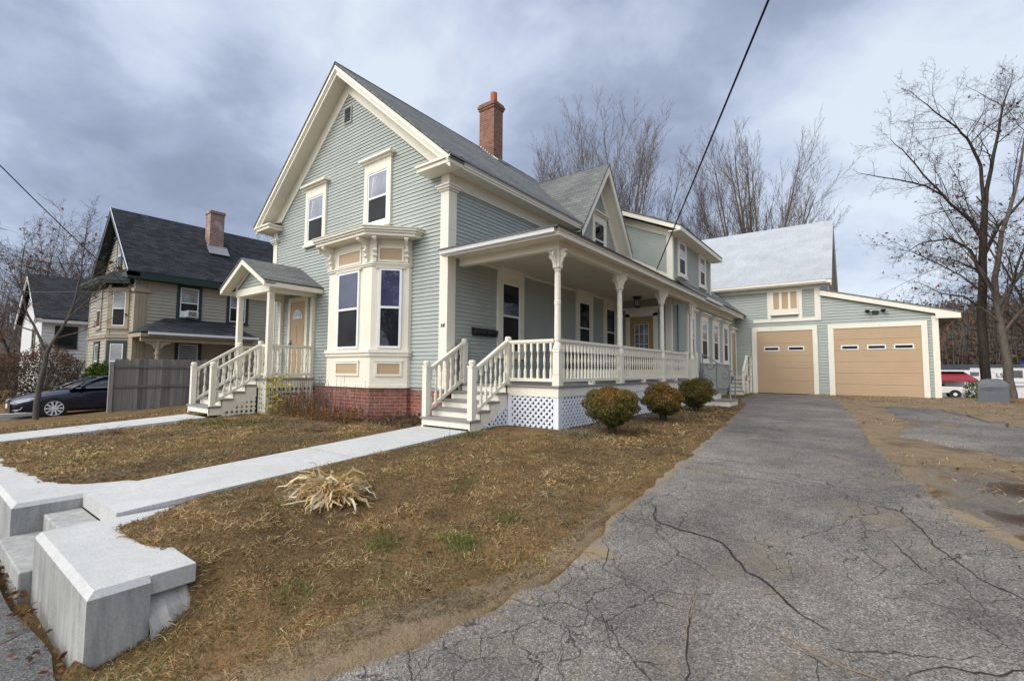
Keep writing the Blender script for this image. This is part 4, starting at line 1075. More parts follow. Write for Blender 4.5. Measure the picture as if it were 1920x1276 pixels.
clap((0,EYF+.02,0), XF, NF, 3.19, 3.62, lambda z: (-6.75+(z-3.17)/.55, -5.06-(z-3.17)/.55), e=.09).build('gable_clapboards', 'sage', house)
roof_slab('entry_roof', [[(-4.62,EYF-.32,3.20),(-4.62,0,3.20),(EC,0,3.90),(EC,EYF-.32,3.90)], [(-7.19,EYF-.32,3.20),(-7.19,0,3.20),(EC,0,3.90),(EC,EYF-.32,3.90)]], 'shingle', house, .03)
mb = MB()
for s in (-1, 1):
    zz = lambda x: 3.86-.545*abs(x-EC)
    xe = EC+s*1.26
    mb.prism([(xe,EYF-.30,zz(xe)-.13),(EC,EYF-.30,zz(EC)-.14),(EC,EYF-.30,zz(EC)),(xe,EYF-.30,zz(xe))], (0,.04,0))
    mb.prism([(xe,EYF-.262,zz(xe)-.06),(EC,EYF-.262,zz(EC)-.06),(EC,EYF-.262,zz(EC)-.03),(xe,EYF-.262,zz(xe)-.03)], (0,.24,0))
    mb.prism([(xe-s*.28,EYF-.0,zz(xe)-.02),(EC,EYF-.0,zz(EC)-.17),(EC,EYF-.0,zz(EC)-.06),(xe-s*.28,EYF-.0,zz(xe)+.10)], (0,-.02,0))
    mb.box(xe-s*.03, xe, EYF-.26, -.012, zz(xe)-.13, zz(xe)-.01).box(xe-s*.03, xe-s*.33, EYF-.02, -.012, zz(xe)-.05, zz(xe)-.03)
mb.build('rake_board', 'cream', house)
stairs(house, -6.62, -5.36, EYF-.05, EZ, 5, .162, .265)
lattice(house, (-5.37,EYF-.05,0), (0,-1,0), (1,0,0), .95, -.12, .50, pitch=.11, st=.055, m='cream', diag=False, clip=(.62, 1.0, .42), name='stair_lattice')
for x in (-6.58, -5.40):
    newel(house, x, -2.28, .13, 1.19); newel(house, x, -1.22, EZ, 1.74)
    railing(house, (x, -2.24), (x, -1.26), .14, EZ-.03, h=.83, name='stair_railing', step=.14)
railing(house, (-5.03, -1.10), (-5.03, -.10), EZ, EZ)
railing(house, (-6.77, -1.10), (-6.77, -.10), EZ, EZ)
railing(house, (-5.35, -1.2), (-5.11, -1.2), EZ, EZ, step=.12)
# entry door with a fanlight
mb = MB(); mb.frame((-5.86,0,0), XF, NF)
mb.box(-.52, -.40, -.01, .05, EZ, 3.05).box(.40, .52, -.01, .05, EZ, 3.05).box(-.40, .40, -.01, .05, 2.93, 3.05)
fd = mb.build('door', 'cream', house); mb = MB(); mb.frame((-5.86,0,0), XF, NF); mb.box(-.40, .40, 0, .024, EZ, 2.93)
for x0, x1, z0, z1 in ((-.30,-.05,1.75,2.25),(.05,.30,1.75,2.25),(-.30,-.05,.98,1.6),(.05,.30,.98,1.6)): mb.box(x0, x1, 0, .032, z0, z1)
mb.build('door_leaf', 'tan', fd)
mb = MB(); mb.frame((-5.86,0,0), XF, NF); mb.prism([(.25*cos(a), .03, 2.45+.25*sin(a)) for a in np.linspace(0, pi, 15)], (0,.012,0)); mb.build('fanlight', 'white', fd)
mb = MB(); mb.frame((-5.86,0,0), XF, NF)
for a0 in (0, 1, 2): mb.prism([(r*cos(a), .042, 2.465+r*sin(a)) for r, a in [(.07, pi*(a0+.1)/3), (.21, pi*(a0+.07)/3), (.215, pi*(a0+.5)/3), (.21, pi*(a0+.93)/3), (.07, pi*(a0+.9)/3)]], (0,.006,0))
mb.build('door_glass', 'lens', fd)
mb = MB(); mb.frame((-5.86,0,0), XF, NF); mb.lathe([(.03, 0), (.035, .03), (.02, .05)], (-.34, .07, 1.72), 8); mb.box(-.36, -.32, .02, .05, 1.60, 1.85); mb.build('door_handle', 'iron', fd)

# ---- things on the house
for i, (y, lb) in enumerate(((.93, 'black wall mailbox nearest the corner of the green house'), (1.33, 'black wall mailbox beside the first porch window'))):
    t = thing('mailbox', lb, 'mailbox', (.03, y, 1.80), 'mailboxes on the porch wall')
    mb = MB(); mb.prism([(.014,y-.185,1.80),(.10,y-.185,1.80),(.135,y-.185,1.86),(.135,y-.185,1.93),(.014,y-.185,1.97)], (0,.37,0)); mb.build('box', 'black', t, bevel=.006)
    mb = MB(); mb.prism([(.014,y-.19,1.972),(.14,y-.19,1.932),(.145,y-.19,1.90),(.15,y-.19,1.935),(.014,y-.19,1.985)], (0,.38,0)); mb.build('lid', 'black', t)
t = thing('porch_lantern', 'dark bronze lantern hanging under the porch ceiling', 'lantern', (1.05, 7.6, 3.45))
mb = MB(); mb.lathe([(.16, 3.452), (.15, 3.43), (.05, 3.41)], (1.05,7.6,0), 12).lathe([(.14, 3.40), (.10, 3.37), (.09, 3.36)], (1.05,7.6,0), 8)
for a in range(8): mb.box(1.05+.09*cos(a*pi/4)-.008, 1.05+.09*cos(a*pi/4)+.008, 7.6+.09*sin(a*pi/4)-.008, 7.6+.09*sin(a*pi/4)+.008, 3.14, 3.36)
mb.lathe([(.10, 3.14), (.11, 3.12), (.05, 3.08)], (1.05,7.6,0), 8); mb.build('lantern_frame', 'copper', t)
mb = MB(); mb.lathe([(.075, 3.145), (.075, 3.355)], (1.05,7.6,0), 8); mb.build('lantern_glass', 'lens', t)
# dark metal bench on the porch
t = thing('porch_bench', 'dark slatted bench standing on the porch behind the railing', 'bench', (.55, 5.0, DZ))
mb = MB()
for i in range(5): mb.box(.30+i*.09, .37+i*.09, 4.45, 5.65, DZ+.43, DZ+.455)
mb.build('seat', 'black', t); mb = MB()
for i in range(9): mb.box(.26, .285, 4.48+i*.14, 4.51+i*.14, DZ+.45, DZ+.80)
mb.box(.255, .29, 4.45, 5.65, DZ+.80, DZ+.84); mb.build('backrest', 'black', t)
for x in (.30, .72):
    for y in (4.48, 5.60):
        mb = MB(); mb.box(x-.02, x+.02, y-.02, y+.02, DZ, DZ+.43); mb.build('leg', 'black', t)
t = thing('porch_table', 'small round dark table on the porch between the bench and glazed door', 'table', (.7, 6.6, DZ))
mb = MB(); mb.lathe([(.30, DZ+.52), (.31, DZ+.535), (.30, DZ+.55)], (.7,6.6,0), 20); mb.build('table_top', 'black', t)
mb = MB(); mb.lathe([(.025, DZ+.02), (.025, DZ+.52)], (.7,6.6,0), 8).lathe([(.2, DZ), (.19, DZ+.02), (.03, DZ+.04)], (.7,6.6,0), 14); mb.build('pedestal', 'black', t)
# iron hand rail by the porch steps and thin standpipes behind
t = thing('iron_handrail', 'thin grey iron handrail with scrolls beside the driveway porch steps', 'handrail', (3.2, 9.2, 0))
mb = MB()
for x, z0, z1 in ((2.62, .77, 1.62), (3.05, .1, 1.35), (3.6, 0, 1.0)): mb.tube([(x, 9.2, z0), (x, 9.2, z1)], .018, 6)
mb.tube([(2.62,9.2,1.62),(3.05,9.2,1.35),(3.6,9.2,1.0)], .02, 6).tube([(2.62,9.2,1.0),(3.05,9.2,.72),(3.6,9.2,.38)], .012, 6)
for c in ((2.84,1.22),(3.3,.92)): mb.tube([(c[0]+.11*cos(a)*(.4+a/9), 9.2, c[1]+.11*sin(a)*(.4+a/9)) for a in np.linspace(0, 7, 22)], .010, 5)
mb.build('rail', 'iron', t)
t = thing('gas_meter', 'grey gas meter with standpipes against the green ell wall', 'meter', (2.1, 10.9, 0))
mb = MB(); mb.box(2.0, 2.25, 10.7, 11.0, .55, .95); mb.lathe([(.13, 0), (.13, .1)], (2.1, 10.85, .95), 12); mb.build('meter_body', 'iron', t, bevel=.02)
mb = MB()
for y, h in ((10.6, 1.25), (11.15, 1.35), (11.5, 1.15)): mb.tube([(2.05,y,-.05),(2.05,y,h),(1.87,y,h)], .022, 6)
mb.tube([(2.05,10.6,.75),(2.05,11.5,.75)], .018, 6); mb.build('standpipe', 'iron', t)
t = thing('pipe_post', 'slim grey steel pipe post standing in grass beside the porch steps', 'post', (2.95, 11.6, 0))
mb = MB(); mb.tube([(2.95,11.6,-.1),(2.95,11.6,1.15)], .03, 8).lathe([(.04, 1.15), (.03, 1.19)], (2.95,11.6,0), 8); mb.build('post', 'steelgrey', t)
# ------------------------------------------------------------------ barn with garage doors
G = 18.3
barn = thing('garage_barn', 'sage green barn with white roof, lean-to and two tan garage doors', 'barn', (4, 20, 0))
bw = 5.38; LX = 9.30
mb = MB(); mb.prism([(bw,G+.02,.0),(bw,25.7,.0),(bw,25.7,5.2),(bw,22,8.62),(bw,G+.02,5.2)], (-13, 0, 0)); mb.build('wall', 'sage', barn)
mb = MB(); mb.prism([(bw+.002,G+.02,.0),(LX,G+.02,.0),(LX,G+.02,3.42),(bw+.002,G+.02,4.55)], (0, 6.5, 0)); mb.build('wall', 'sage', barn)
mb = MB(); mb.box(-7, LX+.02, G-.01, G+.1, -.4, .05); mb.build('foundation', 'conc', barn)
def bl(z):
    if z < 3.40: return (1.86, LX)
    return (1.86 if z < 3.7 else .4 if z > 4.9 else 1.0, bw) if z > 4.55 else (1.86 if z < 3.8 else .6, min(LX, bw+(4.50-z)/.2885) if z > 3.38 else LX)
clap((0,G,0), XF, NF, .06, 5.0, bl, e=.128, lap=.018, gap=.017).build('front_clapboards', 'sage', barn)
def flat(name, m, *bxs, d=.05):
    mb = MB(); mb.frame((0,G,0), XF, NF)
    for x0, x1, z0, z1, *dd in bxs: mb.box(x0, x1, -.005, (dd[0] if dd else d), z0, z1)
    return mb.build(name, m, barn)
flat('trim_board', 'cream', (2.665,5.42,3.40,3.545), (3.28,3.43,3.547,4.86), (4.55,4.71,3.547,4.86), (5.19,5.42,3.547,4.86), (.3,5.42,4.862,5.10,.04))
flat('corner_board', 'cream', (LX-.17,LX+.03,.04,3.36))
lw = flat('loft_window', 'cream', (3.432,3.55,3.76,4.858,.075), (4.50,4.548,3.76,4.858,.075), (3.55,4.50,3.76,4.0,.075), (3.55,4.50,4.80,4.858,.075), (3.782,3.895,4.0,4.80,.06), (4.15,4.25,4.0,4.80,.06))
mb = MB(); mb.frame((0,G,0), XF, NF); mb.box(3.40, 4.58, 0, .10, 3.725, 3.765); mb.build('sill', 'cream', lw)
for x0, x1 in ((3.55,3.782),(3.895,4.15),(4.25,4.50)):
    mb = MB(); mb.frame((0,G,0), XF, NF); mb.box(x0, x1, 0, .03, 4.0, 4.80); mb.build('panel', 'tan', lw)
for x0, x1, zt, n, lites, lb in ((2.79,5.07,2.98,5,((3.09,3.74),(4.085,4.735)),'narrower tan garage door with two slit windows'), (5.86,8.80,2.98,6,((6.11,6.74),(7.03,7.665),(7.915,8.56)),'wider tan garage door with three slit windows')):
    fr = flat('garage_door', 'cream', (x0-.21,x0,.03,zt+.20,.06), (x1,x1+.19,.03,zt+.20,.06), (x0,x1,zt,zt+.20,.06)); fr['label'] = lb
    mb = MB(); mb.frame((0,G,0), XF, NF); hgt = (zt-.05)/n
    for i in range(n):
        for q in range(4): mb.box(x0+.005, x1-.005, 0, .034-(.003 if q % 2 else 0), .05+i*hgt+q*hgt/4+(.008 if q == 0 else .0015), .05+i*hgt+(q+1)*hgt/4-(.008 if q == 3 else .0015))
    mb.box(x0, x1, 0, .02, .05, zt); mb.build('door_panel', 'tan', fr)
    mb = MB(); mb.frame((0,G,0), XF, NF); mb.box(x0, x1, 0, .035, .015, .05); mb.build('bottom_seal', 'dark', fr)
    for a, b in lites:
        mb = MB(); mb.frame((0,G,0), XF, NF); mb.box(a, b, 0, .042, 2.035, 2.24); mb.build('slit_window_frame', 'white', fr, bevel=.01)
        mb = MB(); mb.frame((0,G,0), XF, NF); mb.box(a+.045, b-.045, 0, .047, 2.08, 2.195); mb.build('slit_window', 'screen', fr)
# roofs
roof_slab('roof', [[(-9,17.9,5.20),(bw+.5,17.9,5.20),(bw+.5,22,8.92),(-9,22,8.92)], [(-9,26.1,5.20),(bw+.5,26.1,5.20),(bw+.5,22.001,8.92),(-9,22.001,8.92)]], 'whiteroof', barn, .06)
mb = MB(); mb.box(-9, bw+.49, 17.88, 17.90, 5.02, 5.16).box(-9, bw+.48, 17.90, G, 5.03, 5.06); mb.box(-9, bw+.3, 17.82, 17.879, 5.08, 5.17); mb.build('eave_cornice', 'cream', barn)
mb = MB()
for s, ye in ((-1, 17.92), (1, 26.08)):
    f_ = lambda y: 8.86-.9073*abs(y-22)
    mb.prism([(bw+.44,ye,f_(ye)-.24),(bw+.44,22,f_(22)-.26),(bw+.44,22,f_(22)-.0),(bw+.44,ye,f_(ye))], (.05,0,0))
    mb.prism([(bw+.0,ye,f_(ye)-.10),(bw+.0,22,f_(22)-.10),(bw+.0,22,f_(22)-.05),(bw+.0,ye,f_(ye)-.05)], (.44,0,0))
mb.build('rake_board', 'cream', barn)
roof_slab('lean_to_roof', [[(bw+.02,G-.18,4.80),(10.02,G-.18,3.46),(10.02,24.9,3.46),(bw+.02,24.9,4.80)]], 'shingle', barn, .04)
mb = MB(); mb.prism([(bw+.02,G-.15,4.52),(9.98,G-.15,3.23),(9.98,G-.15,3.43),(bw+.02,G-.15,4.755)], (0,.03,0)); mb.prism([(9.24,G-.155,3.24),(9.985,G-.155,3.22),(9.985,G-.155,3.43),(9.24,G-.155,3.64)], (0,.01,0)); mb.build('rake_board', 'cream', barn)
mb = MB(); mb.prism([(bw+.1,G-.12,4.53),(LX,G-.12,3.40),(LX,G-.12,3.44),(bw+.1,G-.12,4.57)], (0,.12,0)); mb.box(LX+.0, 9.96, G-.12, 24.8, 3.25, 3.28); mb.build('soffit', 'brown', barn)
mb = MB(); mb.tube([(5.62,G-.25,5.08),(5.70,G-.05,4.96),(5.72,G+.1,4.72)], .04, 8); mb.build('downspout', 'alu', barn)
mb = MB(); mb.frame((4.0,G,0), XF, NF); mb.lathe([(.05, 0), (.06, .05), (.03, .09)], (-.05, .12, 4.98), 10); mb.build('eave_lamp', 'white', barn)
t = thing('flood_light', 'black twin flood light on the wall above the wide garage door', 'flood light', (7.35, G-.03, 3.62))
mb = MB(); mb.frame((7.35,G,0), XF, NF); mb.box(-.10, .10, .014, .06, 3.53, 3.70); mb.build('back_plate', 'black', t, bevel=.01)
for s in (-1, 1):
    mb = MB(); mb.frame((7.35,G,0), XF, NF); mb.tube([(s*.06,.05,3.62),(s*.2,.12,3.66)], .02, 6).lathe([(.045, -.06), (.09, .05), (.095, .07)], (s*.27, .16, 3.65), 12); mb.build('lamp_head', 'black', t)
# back steps with white rail
t = thing('back_steps', 'cream wooden steps with a white handrail beside the narrower garage door', 'steps', (2.15, 17.2, 0))
stairs(t, 1.92, 2.50, 17.15, .86, 5, .17, .22)
mb = MB(); mb.box(1.88, 2.55, 17.15, 18.25, .82, .86).box(1.9, 2.53, 17.16, 18.24, .62, .818).box(2.0, 2.45, 17.3, 18.2, 0, .6); mb.build('landing', 'stairpaint', t)
mb = MB()
mb.box(2.47, 2.56, 16.33, 16.42, .05, 1.02).box(2.47, 2.56, 17.15, 17.24, .05, 1.80).box(2.47, 2.56, 18.1, 18.19, .05, 1.80)
mb.bar((2.515,16.34,1.05),(2.515,17.2,1.80),.09,.05).bar((2.515,17.2,1.80),(2.515,18.2,1.80),.09,.05).bar((2.515,16.4,.62),(2.515,17.2,1.36),.05,.06).bar((2.515,17.2,1.36),(2.515,18.2,1.36),.05,.06); mb.build('handrail', 'cream', t)

# ------------------------------------------------------------------ neighbours on the left
tan = thing('beige_house', 'beige sided house with dark roof, green trim and worn brick chimney', 'house', (-23, 5, -.9))
TX = -20.0; TY = -.25; TC = -23.1
mb = MB(); mb.prism([(TX,TY+.01,-1.6),(2*TC-TX,TY+.01,-1.6),(2*TC-TX,TY+.01,5.3),(TC,TY+.01,8.35),(TX,TY+.01,5.3)], (0, 14, 0)); mb.build('wall', 'tanwall', tan)
clap((TX,0,0), YS, NS, -.6, 5.2, lambda z: (TY, 13.7), e=.16, lap=.026, gap=.026).build('side_siding', 'tanwall', tan)
clap((0,TY,0), XF, NF, -.6, 8.2, lambda z: (2*TC-TX, TX) if z < 5.3 else (2*TC-TX+(z-5.3)/.98, TX-(z-5.3)/.98), e=.16, lap=.026, gap=.026).build('front_siding', 'tanwall', tan)
mb = MB(); mb.box(TX-.35, TX+.04, TY-.04, TY+.42, -1.2, 4.55).box(TX+.04, TX+.055, TY+.06, TY+.12, -1.2, 4.5).box(TX+.04, TX+.055, TY+.18, TY+.24, -1.2, 4.5).box(TX+.04, TX+.055, TY+.30, TY+.36, -1.2, 4.5).box(TX-.42, TX+.12, TY-.1, TY+.52, 4.552, 4.72).box(TX, TX+.04, TY+.42, 13.7, 4.75, 5.1)
mb.build('corner_board', 'tantrim', tan); mb = MB(); mb.box(TX+.001, TX+.05, 6.1, 6.7, -1, 4.74); mb.build('pilaster', 'tantrim', tan)
roof_slab('roof', [[(TX+.5,TY-.45,5.45),(TX+.5,14.2,5.45),(TC,14.2,9.05),(TC,TY-.45,9.05)], [(2*TC-TX-.5,TY-.45,5.45),(2*TC-TX-.5,14.2,5.45),(TC,14.2,9.05),(TC,TY-.45,9.05)]], 'darkshingle', tan, .07)
mb = MB(); zt_ = lambda x: 8.96-1.0*abs(x-TC)
for s in (-1, 1):
    xe = TC+s*3.58
    mb.prism([(xe,TY-.44,zt_(xe)-.28),(TC,TY-.44,zt_(TC)-.30),(TC,TY-.44,zt_(TC)),(xe,TY-.44,zt_(xe))], (0,.05,0))
    mb.prism([(xe,TY-.39,zt_(xe)-.20),(TC,TY-.39,zt_(TC)-.20),(TC,TY-.39,zt_(TC)-.10),(xe,TY-.39,zt_(xe)-.10)], (0,.39,0))
    mb.prism([(xe,TY-.0,zt_(xe)-.55),(TC,TY-.0,zt_(TC)-.55),(TC,TY-.0,zt_(TC)-.2),(xe,TY-.0,zt_(xe)-.2)], (0,-.04,0))
mb.box(TX, TX+.49, TY-.44, 14.1, 5.12, 5.20).box(TX+.44, TX+.49, TY-.44, 14.1, 5.2, 5.42).box(TX-.5, TX+.49, TY-.44, TY, 5.21, 5.40)
mb.build('eave_cornice', 'green', tan)
mb = MB(); mb.prism([(TX+.5,TY-.455,5.42),(TC,TY-.455,9.0),(TC,TY-.455,9.05),(TX+.5,TY-.455,5.47)], (0,-.02,0)); mb.build('drip_edge', 'alu', tan)
mb = MB(); mb.box(-22.3, -21.65, 3.25, 3.95, 7.0, 9.75).box(-22.34, -21.61, 3.21, 3.99, 9.6, 9.75); tch = mb.build('chimney', 'oldbrick', tan)
mb = MB(); mb.box(-21.655, -21.5, 3.15, 4.05, 7.3, 7.75).prism([(-21.6,3.1,7.75),(-21.6,4.1,7.75),(-21.15,4.1,7.22),(-21.15,3.1,7.22)], (.03,0,.03)); mb.build('flashing', 'steelgrey', tch)
def twin(o, u, n, w, z0, z1, trim='green', panes=('blind', 'glass'), hood=True):
    return window(tan, o, u, n, w+.28, z0-.1, z1+.14, w, z0, z1, panes, hood=hood, trim=trim, sash='white', hw=.08, mid=z0+(z1-z0)*.5)
twin((TX,1.9,0), YS, NS, .80, 3.50, 5.0, panes=('blind', 'screen'))
twin((TX,4.15,0), YS, NS, .80, 3.50, 5.0, panes=('blind', 'screen'))
twin((TX,8.2,0), YS, NS, .80, 3.50, 5.0)
twin((TX,1.95,0), YS, NS, .85, .6, 2.20, panes=('curtainsky', 'screen'), hood=False)
twin((TC+.25,TY,0), XF, NF, .6, 5.9, 7.35, panes=('blind', 'glass'))
# two storey bay on the street front
bp = [(-20.72,TY+.05),(-20.72,TY),(-21.36,-.90),(-24.84,-.90),(-25.48,TY),(-25.48,TY+.05)]
mb = MB(); mb.prism([(x,y,-1.5) for x, y in bp], (0,0,6.3)); tb = mb.build('bay_window', 'tanwall', tan)
tf = [((-23.1,-.90,0), (1,0,0), (0,-1,0), 3.48), ((-21.04,-.575,0), (.702,.712,0), (.712,-.702,0), .91)]
for o, u, n, fw in tf:
    clap(o, u, n, 2.55, 4.75, lambda z: (-fw/2, fw/2), e=.16, lap=.026, gap=.026).build('bay_siding', 'tanwall', tb)
    clap(o, u, n, -.6, 2.40, lambda z: (-fw/2, fw/2), e=.16, lap=.026, gap=.026).build('bay_siding', 'tanwall', tb)
    m2 = MB(); m2.frame(o, u, n); m2.box(-fw/2-.01, fw/2+.01, 0, .08, 2.42, 2.52); m2.build('ledge', 'tantrim', tb)
    m2 = MB(); m2.frame(o, u, n); m2.box(-fw/2-.2, fw/2+.2, -.2, .45, 4.95, 5.06).box(-fw/2-.22, fw/2+.22, -.2, .50, 5.062, 5.2); m2.build('bay_eave', 'green', tb)
    m2 = MB(); m2.frame(o, u, n); m2.box(fw/2-.10, fw/2+.02, 0, .03, -.6, 4.94).box(-fw/2-.02, -fw/2+.10, 0, .03, -.6, 4.94); m2.build('corner_board', 'tantrim', tb)
    for c in ((0,) if fw < 2 else (.2,)):
        oo = (o[0]+u[0]*c, o[1]+u[1]*c, 0)
        twin(oo, u, n, .56 if fw < 2 else .7, 2.98, 4.62, trim='tantrim', panes=('blind', 'screen'), hood=False)
        twin(oo, u, n, .56 if fw < 2 else .7, .5, 2.15, trim='green', panes=('blind', 'screen'), hood=False)
mb = MB(); mb.add([(x, y, 5.2) for x, y in [(-20.3,-.3),(-21.15,-1.4),(-25.05,-1.4),(-25.9,-.3)]]+[(-20.9,TY,5.75),(-21.5,TY-.2,5.75),(-24.7,TY-.2,5.75),(-25.3,TY,5.75)], [(0,1,5,4),(1,2,6,5),(2,3,7,6),(4,5,6,7)]); mb.build('bay_roof', 'darkshingle', tb)
# side porch
roof_slab('porch_roof', [[(-18.1,-.45,2.62),(-18.1,4.4,2.62),(TX,3.6,3.42),(TX,.9,3.42)], [(-18.1,-.45,2.62),(TX,-.45,2.62),(TX,.9,3.42)], [(-18.1,4.4,2.62),(TX,4.4,2.62),(TX,3.6,3.42)]], 'darkshingle', tan, .05)
mb = MB(); mb.box(-18.12, -18.02, -.2, 4.45, 2.50, 2.61); mb.build('gutter', 'alu', tan)
mb = MB(); mb.box(TX, -18.15, -.45, 4.4, 2.40, 2.56).box(-18.45, -18.3, -.4, 4.3, 2.20, 2.40); mb.build('porch_beam', 'tantrim', tan)
for y in (.25, 4.1):
    mb = MB(); mb.lathe([(.09, -.9), (.08, 1.6), (.11, 1.62), (.11, 1.72), (.08, 1.74), (.09, 2.2)], (-18.38,y,0), 10)
    for s in (-1, 1): mb.prism([(-18.42,y,1.85),(-18.42,y+s*.12,1.88),(-18.42,y+s*.22,2.05),(-18.42,y+s*.45,2.12),(-18.42,y+s*.5,2.2),(-18.42,y,2.2)], (.08,0,0))
    mb.build('porch_post', 'tantrim', tan)
mb = MB(); mb.box(TX, -18.2, -.3, 4.3, -.5, .1); mb.build('porch_floor', 'tantrim', tan)
t = thing('air_conditioner', 'white window air conditioner in the beige house upper window', 'air conditioner', (TX+.25, 1.9, 3.5))
mb = MB(); mb.box(TX+.05, TX+.42, 1.70, 2.16, 3.53, 3.86); mb.build('body', 'acwhite', t, bevel=.02)
mb = MB(); mb.box(TX+.421, TX+.43, 1.76, 2.10, 3.58, 3.81)
mb.build('grille', 'iron', t); mb = MB(); mb.box(TX+.06, TX+.10, 1.50, 1.70, 3.53, 3.84).box(TX+.06, TX+.10, 2.16, 2.31, 3.53, 3.84); mb.build('side_panel', 'acwhite', t)
# white house
wh = thing('white_house', 'small worn white house with dark roof beyond the brown hedge', 'house', (-34.5, 3, -1.3))
WX = -31.0; WY = -1.8
mb = MB(); mb.prism([(WX,WY,-2.5),(-38,WY,-2.5),(-38,WY,3.95),(-34.5,WY,6.6),(WX,WY,3.95)], (0, 9, 0)); mb.build('wall', 'whitewall', wh)
clap((WX,0,0), YS, NS, -1.2, 3.8, lambda z: (WY, WY+9), e=.2, lap=.028, gap=.03).build('side_siding', 'whitewall', wh)
roof_slab('roof', [[(WX+.35,WY-.35,3.85),(WX+.35,7.6,3.85),(-34.5,7.6,6.85),(-34.5,WY-.35,6.85)], [(-38.35,WY-.35,3.85),(-38.35,7.6,3.85),(-34.5,7.6,6.85),(-34.5,WY-.35,6.85)]], 'darkshingle', wh, .06)
mb = MB()
for s in (-1, 1):
    xe = -34.5+s*3.85; f_ = lambda x: 6.8-.78*abs(x+34.5)
    mb.prism([(xe,WY-.34,f_(xe)-.3),(-34.5,WY-.34,f_(-34.5)-.3),(-34.5,WY-.34,f_(-34.5)),(xe,WY-.34,f_(xe))], (0,.06,0))
mb.box(WX, WX+.33, WY-.3, 7.5, 3.6, 3.78); mb.build('rake_board', 'whitewall', wh)
for y in (-.75, 2.4, 4.8): window(wh, (WX,y,0), YS, NS, 1.0, 2.15, 3.45, .8, 2.25, 3.35, ('screen', 'screen'), hood=False, trim='dark', sash='green')
window(wh, (-33.2,WY,0), XF, NF, .9, 2.0, 3.4, .7, 2.1, 3.3, ('screen', 'screen'), hood=False, trim='brown', sash='brown')
mb = MB(); mb.box(WX, WX+1.0, 1.2, 2.6, 2.55, 2.75).box(WX, WX+.7, 1.3, 2.5, 2.2, 2.55); mb.build('door_canopy', 'brown', wh)

sh_fix = None
# ------------------------------------------------------------------ fence
FX = -14.3
t = thing('board_fence', 'weathered grey dog-eared board fence beside the parked car', 'fence', (FX, 3, -.55))
mb = MB(); rr = random.Random(11); y = -2.12
while y < 9.5:
    w = .135; zt = 1.345+.006*(y+2)+rr.uniform(-.012, .012); zb = -.75
    v_ = rr.uniform(.65, 1.25); mb.tint = (v_, v_*rr.uniform(.96, 1.02), v_*rr.uniform(.95, 1.05))
    mb.prism([(FX-.02,y,zb),(FX-.02,y+w,zb),(FX-.02,y+w,zt-.05),(FX-.02,y+w-.035,zt),(FX-.02,y+.035,zt),(FX-.02,y,zt-.05)], (.018, 0, 0)); y += w+.006
mb.build('boards', 'fence', t)
for zr in (1.07, .36):
    mb = MB(); mb.tint = (.8,.8,.8); mb.box(FX, FX+.04, -2.1, 9.5, zr-.045, zr+.045); mb.build('rail', 'fence', t)
for yp in (-2.2, .25, 2.7, 5.15, 7.6):
    mb = MB(); mb.tint = (1.25,1.25,1.22) if yp < -2 else (.8,.8,.8); mb.box(FX-.05, FX+.06, yp-.06, yp+.06, -.8, 1.24); mb.build('post', 'fence', t, bevel=.006)

# ------------------------------------------------------------------ car: nose towards the street (-y)
cx = -16.85; cy0 = -4.36; cz = -.745
car = thing('parked_car', 'dark navy sedan parked nose out beside the grey fence', 'car', (cx, cy0+2.4, cz))
# stations: y from nose, half width at sill, belt ; z sill, z shoulder, z top(hood/boot)
ST = [(0.0,.55,.62,.30,.52,.60),(.10,.74,.78,.22,.55,.70),(.30,.84,.86,.19,.62,.79),(.60,.88,.89,.18,.68,.87),(1.0,.89,.905,.18,.74,.945),(1.45,.895,.91,.18,.80,1.00),(2.0,.90,.915,.18,.86,1.02),(2.8,.90,.915,.18,.89,1.03),(3.6,.90,.91,.18,.92,1.05),(4.2,.88,.89,.20,.92,1.09),(4.6,.82,.85,.26,.90,1.08),(4.82,.68,.74,.36,.80,.98)]
vs = []; fs = []; npf = 13
for y, ws, wb, zs, zsh, zt in ST:
    half = [(ws*.96, zs), (ws*1.0, zs+.10), (wb*1.0, (zs+zsh)/2), (wb, zsh-.03), (wb*.965, zsh+.05), (wb*.80, zt-.03), (wb*.40, zt)]
    ring = [(cx+a, cy0+y, cz+z) for a, z in half]+[(cx-a, cy0+y, cz+z) for a, z in half[::-1][1:] if True][:6]
    vs += ring
n_ = len(vs)//len(ST)
for i in range(len(ST)-1):
    for j in range(n_): fs.append((i*n_+j, i*n_+(j+1) % n_, (i+1)*n_+(j+1) % n_, (i+1)*n_+j))
fs += [tuple(range(n_)), tuple(range((len(ST)-1)*n_, len(ST)*n_))]
mb = MB(); mb.add(vs, fs); body = mb.build('body', 'car', car, smooth=True)
ss = body.modifiers.new('subd', 'SUBSURF'); ss.levels = 2; ss.render_levels = 2
GH = [(1.42,.78,1.00,1.005),(1.85,.77,1.01,1.24),(2.3,.74,1.02,1.405),(2.8,.73,1.03,1.445),(3.4,.72,1.04,1.43),(3.9,.71,1.05,1.32),(4.35,.68,1.07,1.095)]
def shell(st, inset, m, name, zlo=0, zcap=None):
    vs = []; fs = []
    for y, wr, z0, z1 in st:
        vs += [(cx+.885-inset, cy0+y, cz+z0), (cx+(.885*(1-(z1-z0)/.45)+.60*(z1-z0)/.45)-inset, cy0+y, cz+z1-.02), (cx+.40, cy0+y, cz+z1), (cx-.40, cy0+y, cz+z1), (cx-(.885*(1-(z1-z0)/.45)+.60*(z1-z0)/.45)+inset, cy0+y, cz+z1-.02), (cx-.885+inset, cy0+y, cz+z0)]
    for i in range(len(st)-1):
        for j in range(5): fs.append((i*6+j, i*6+j+1, i*6+j+7, i*6+j+6))
    mb = MB(); mb.add(vs, fs); return mb.build(name, m, car, smooth=True)
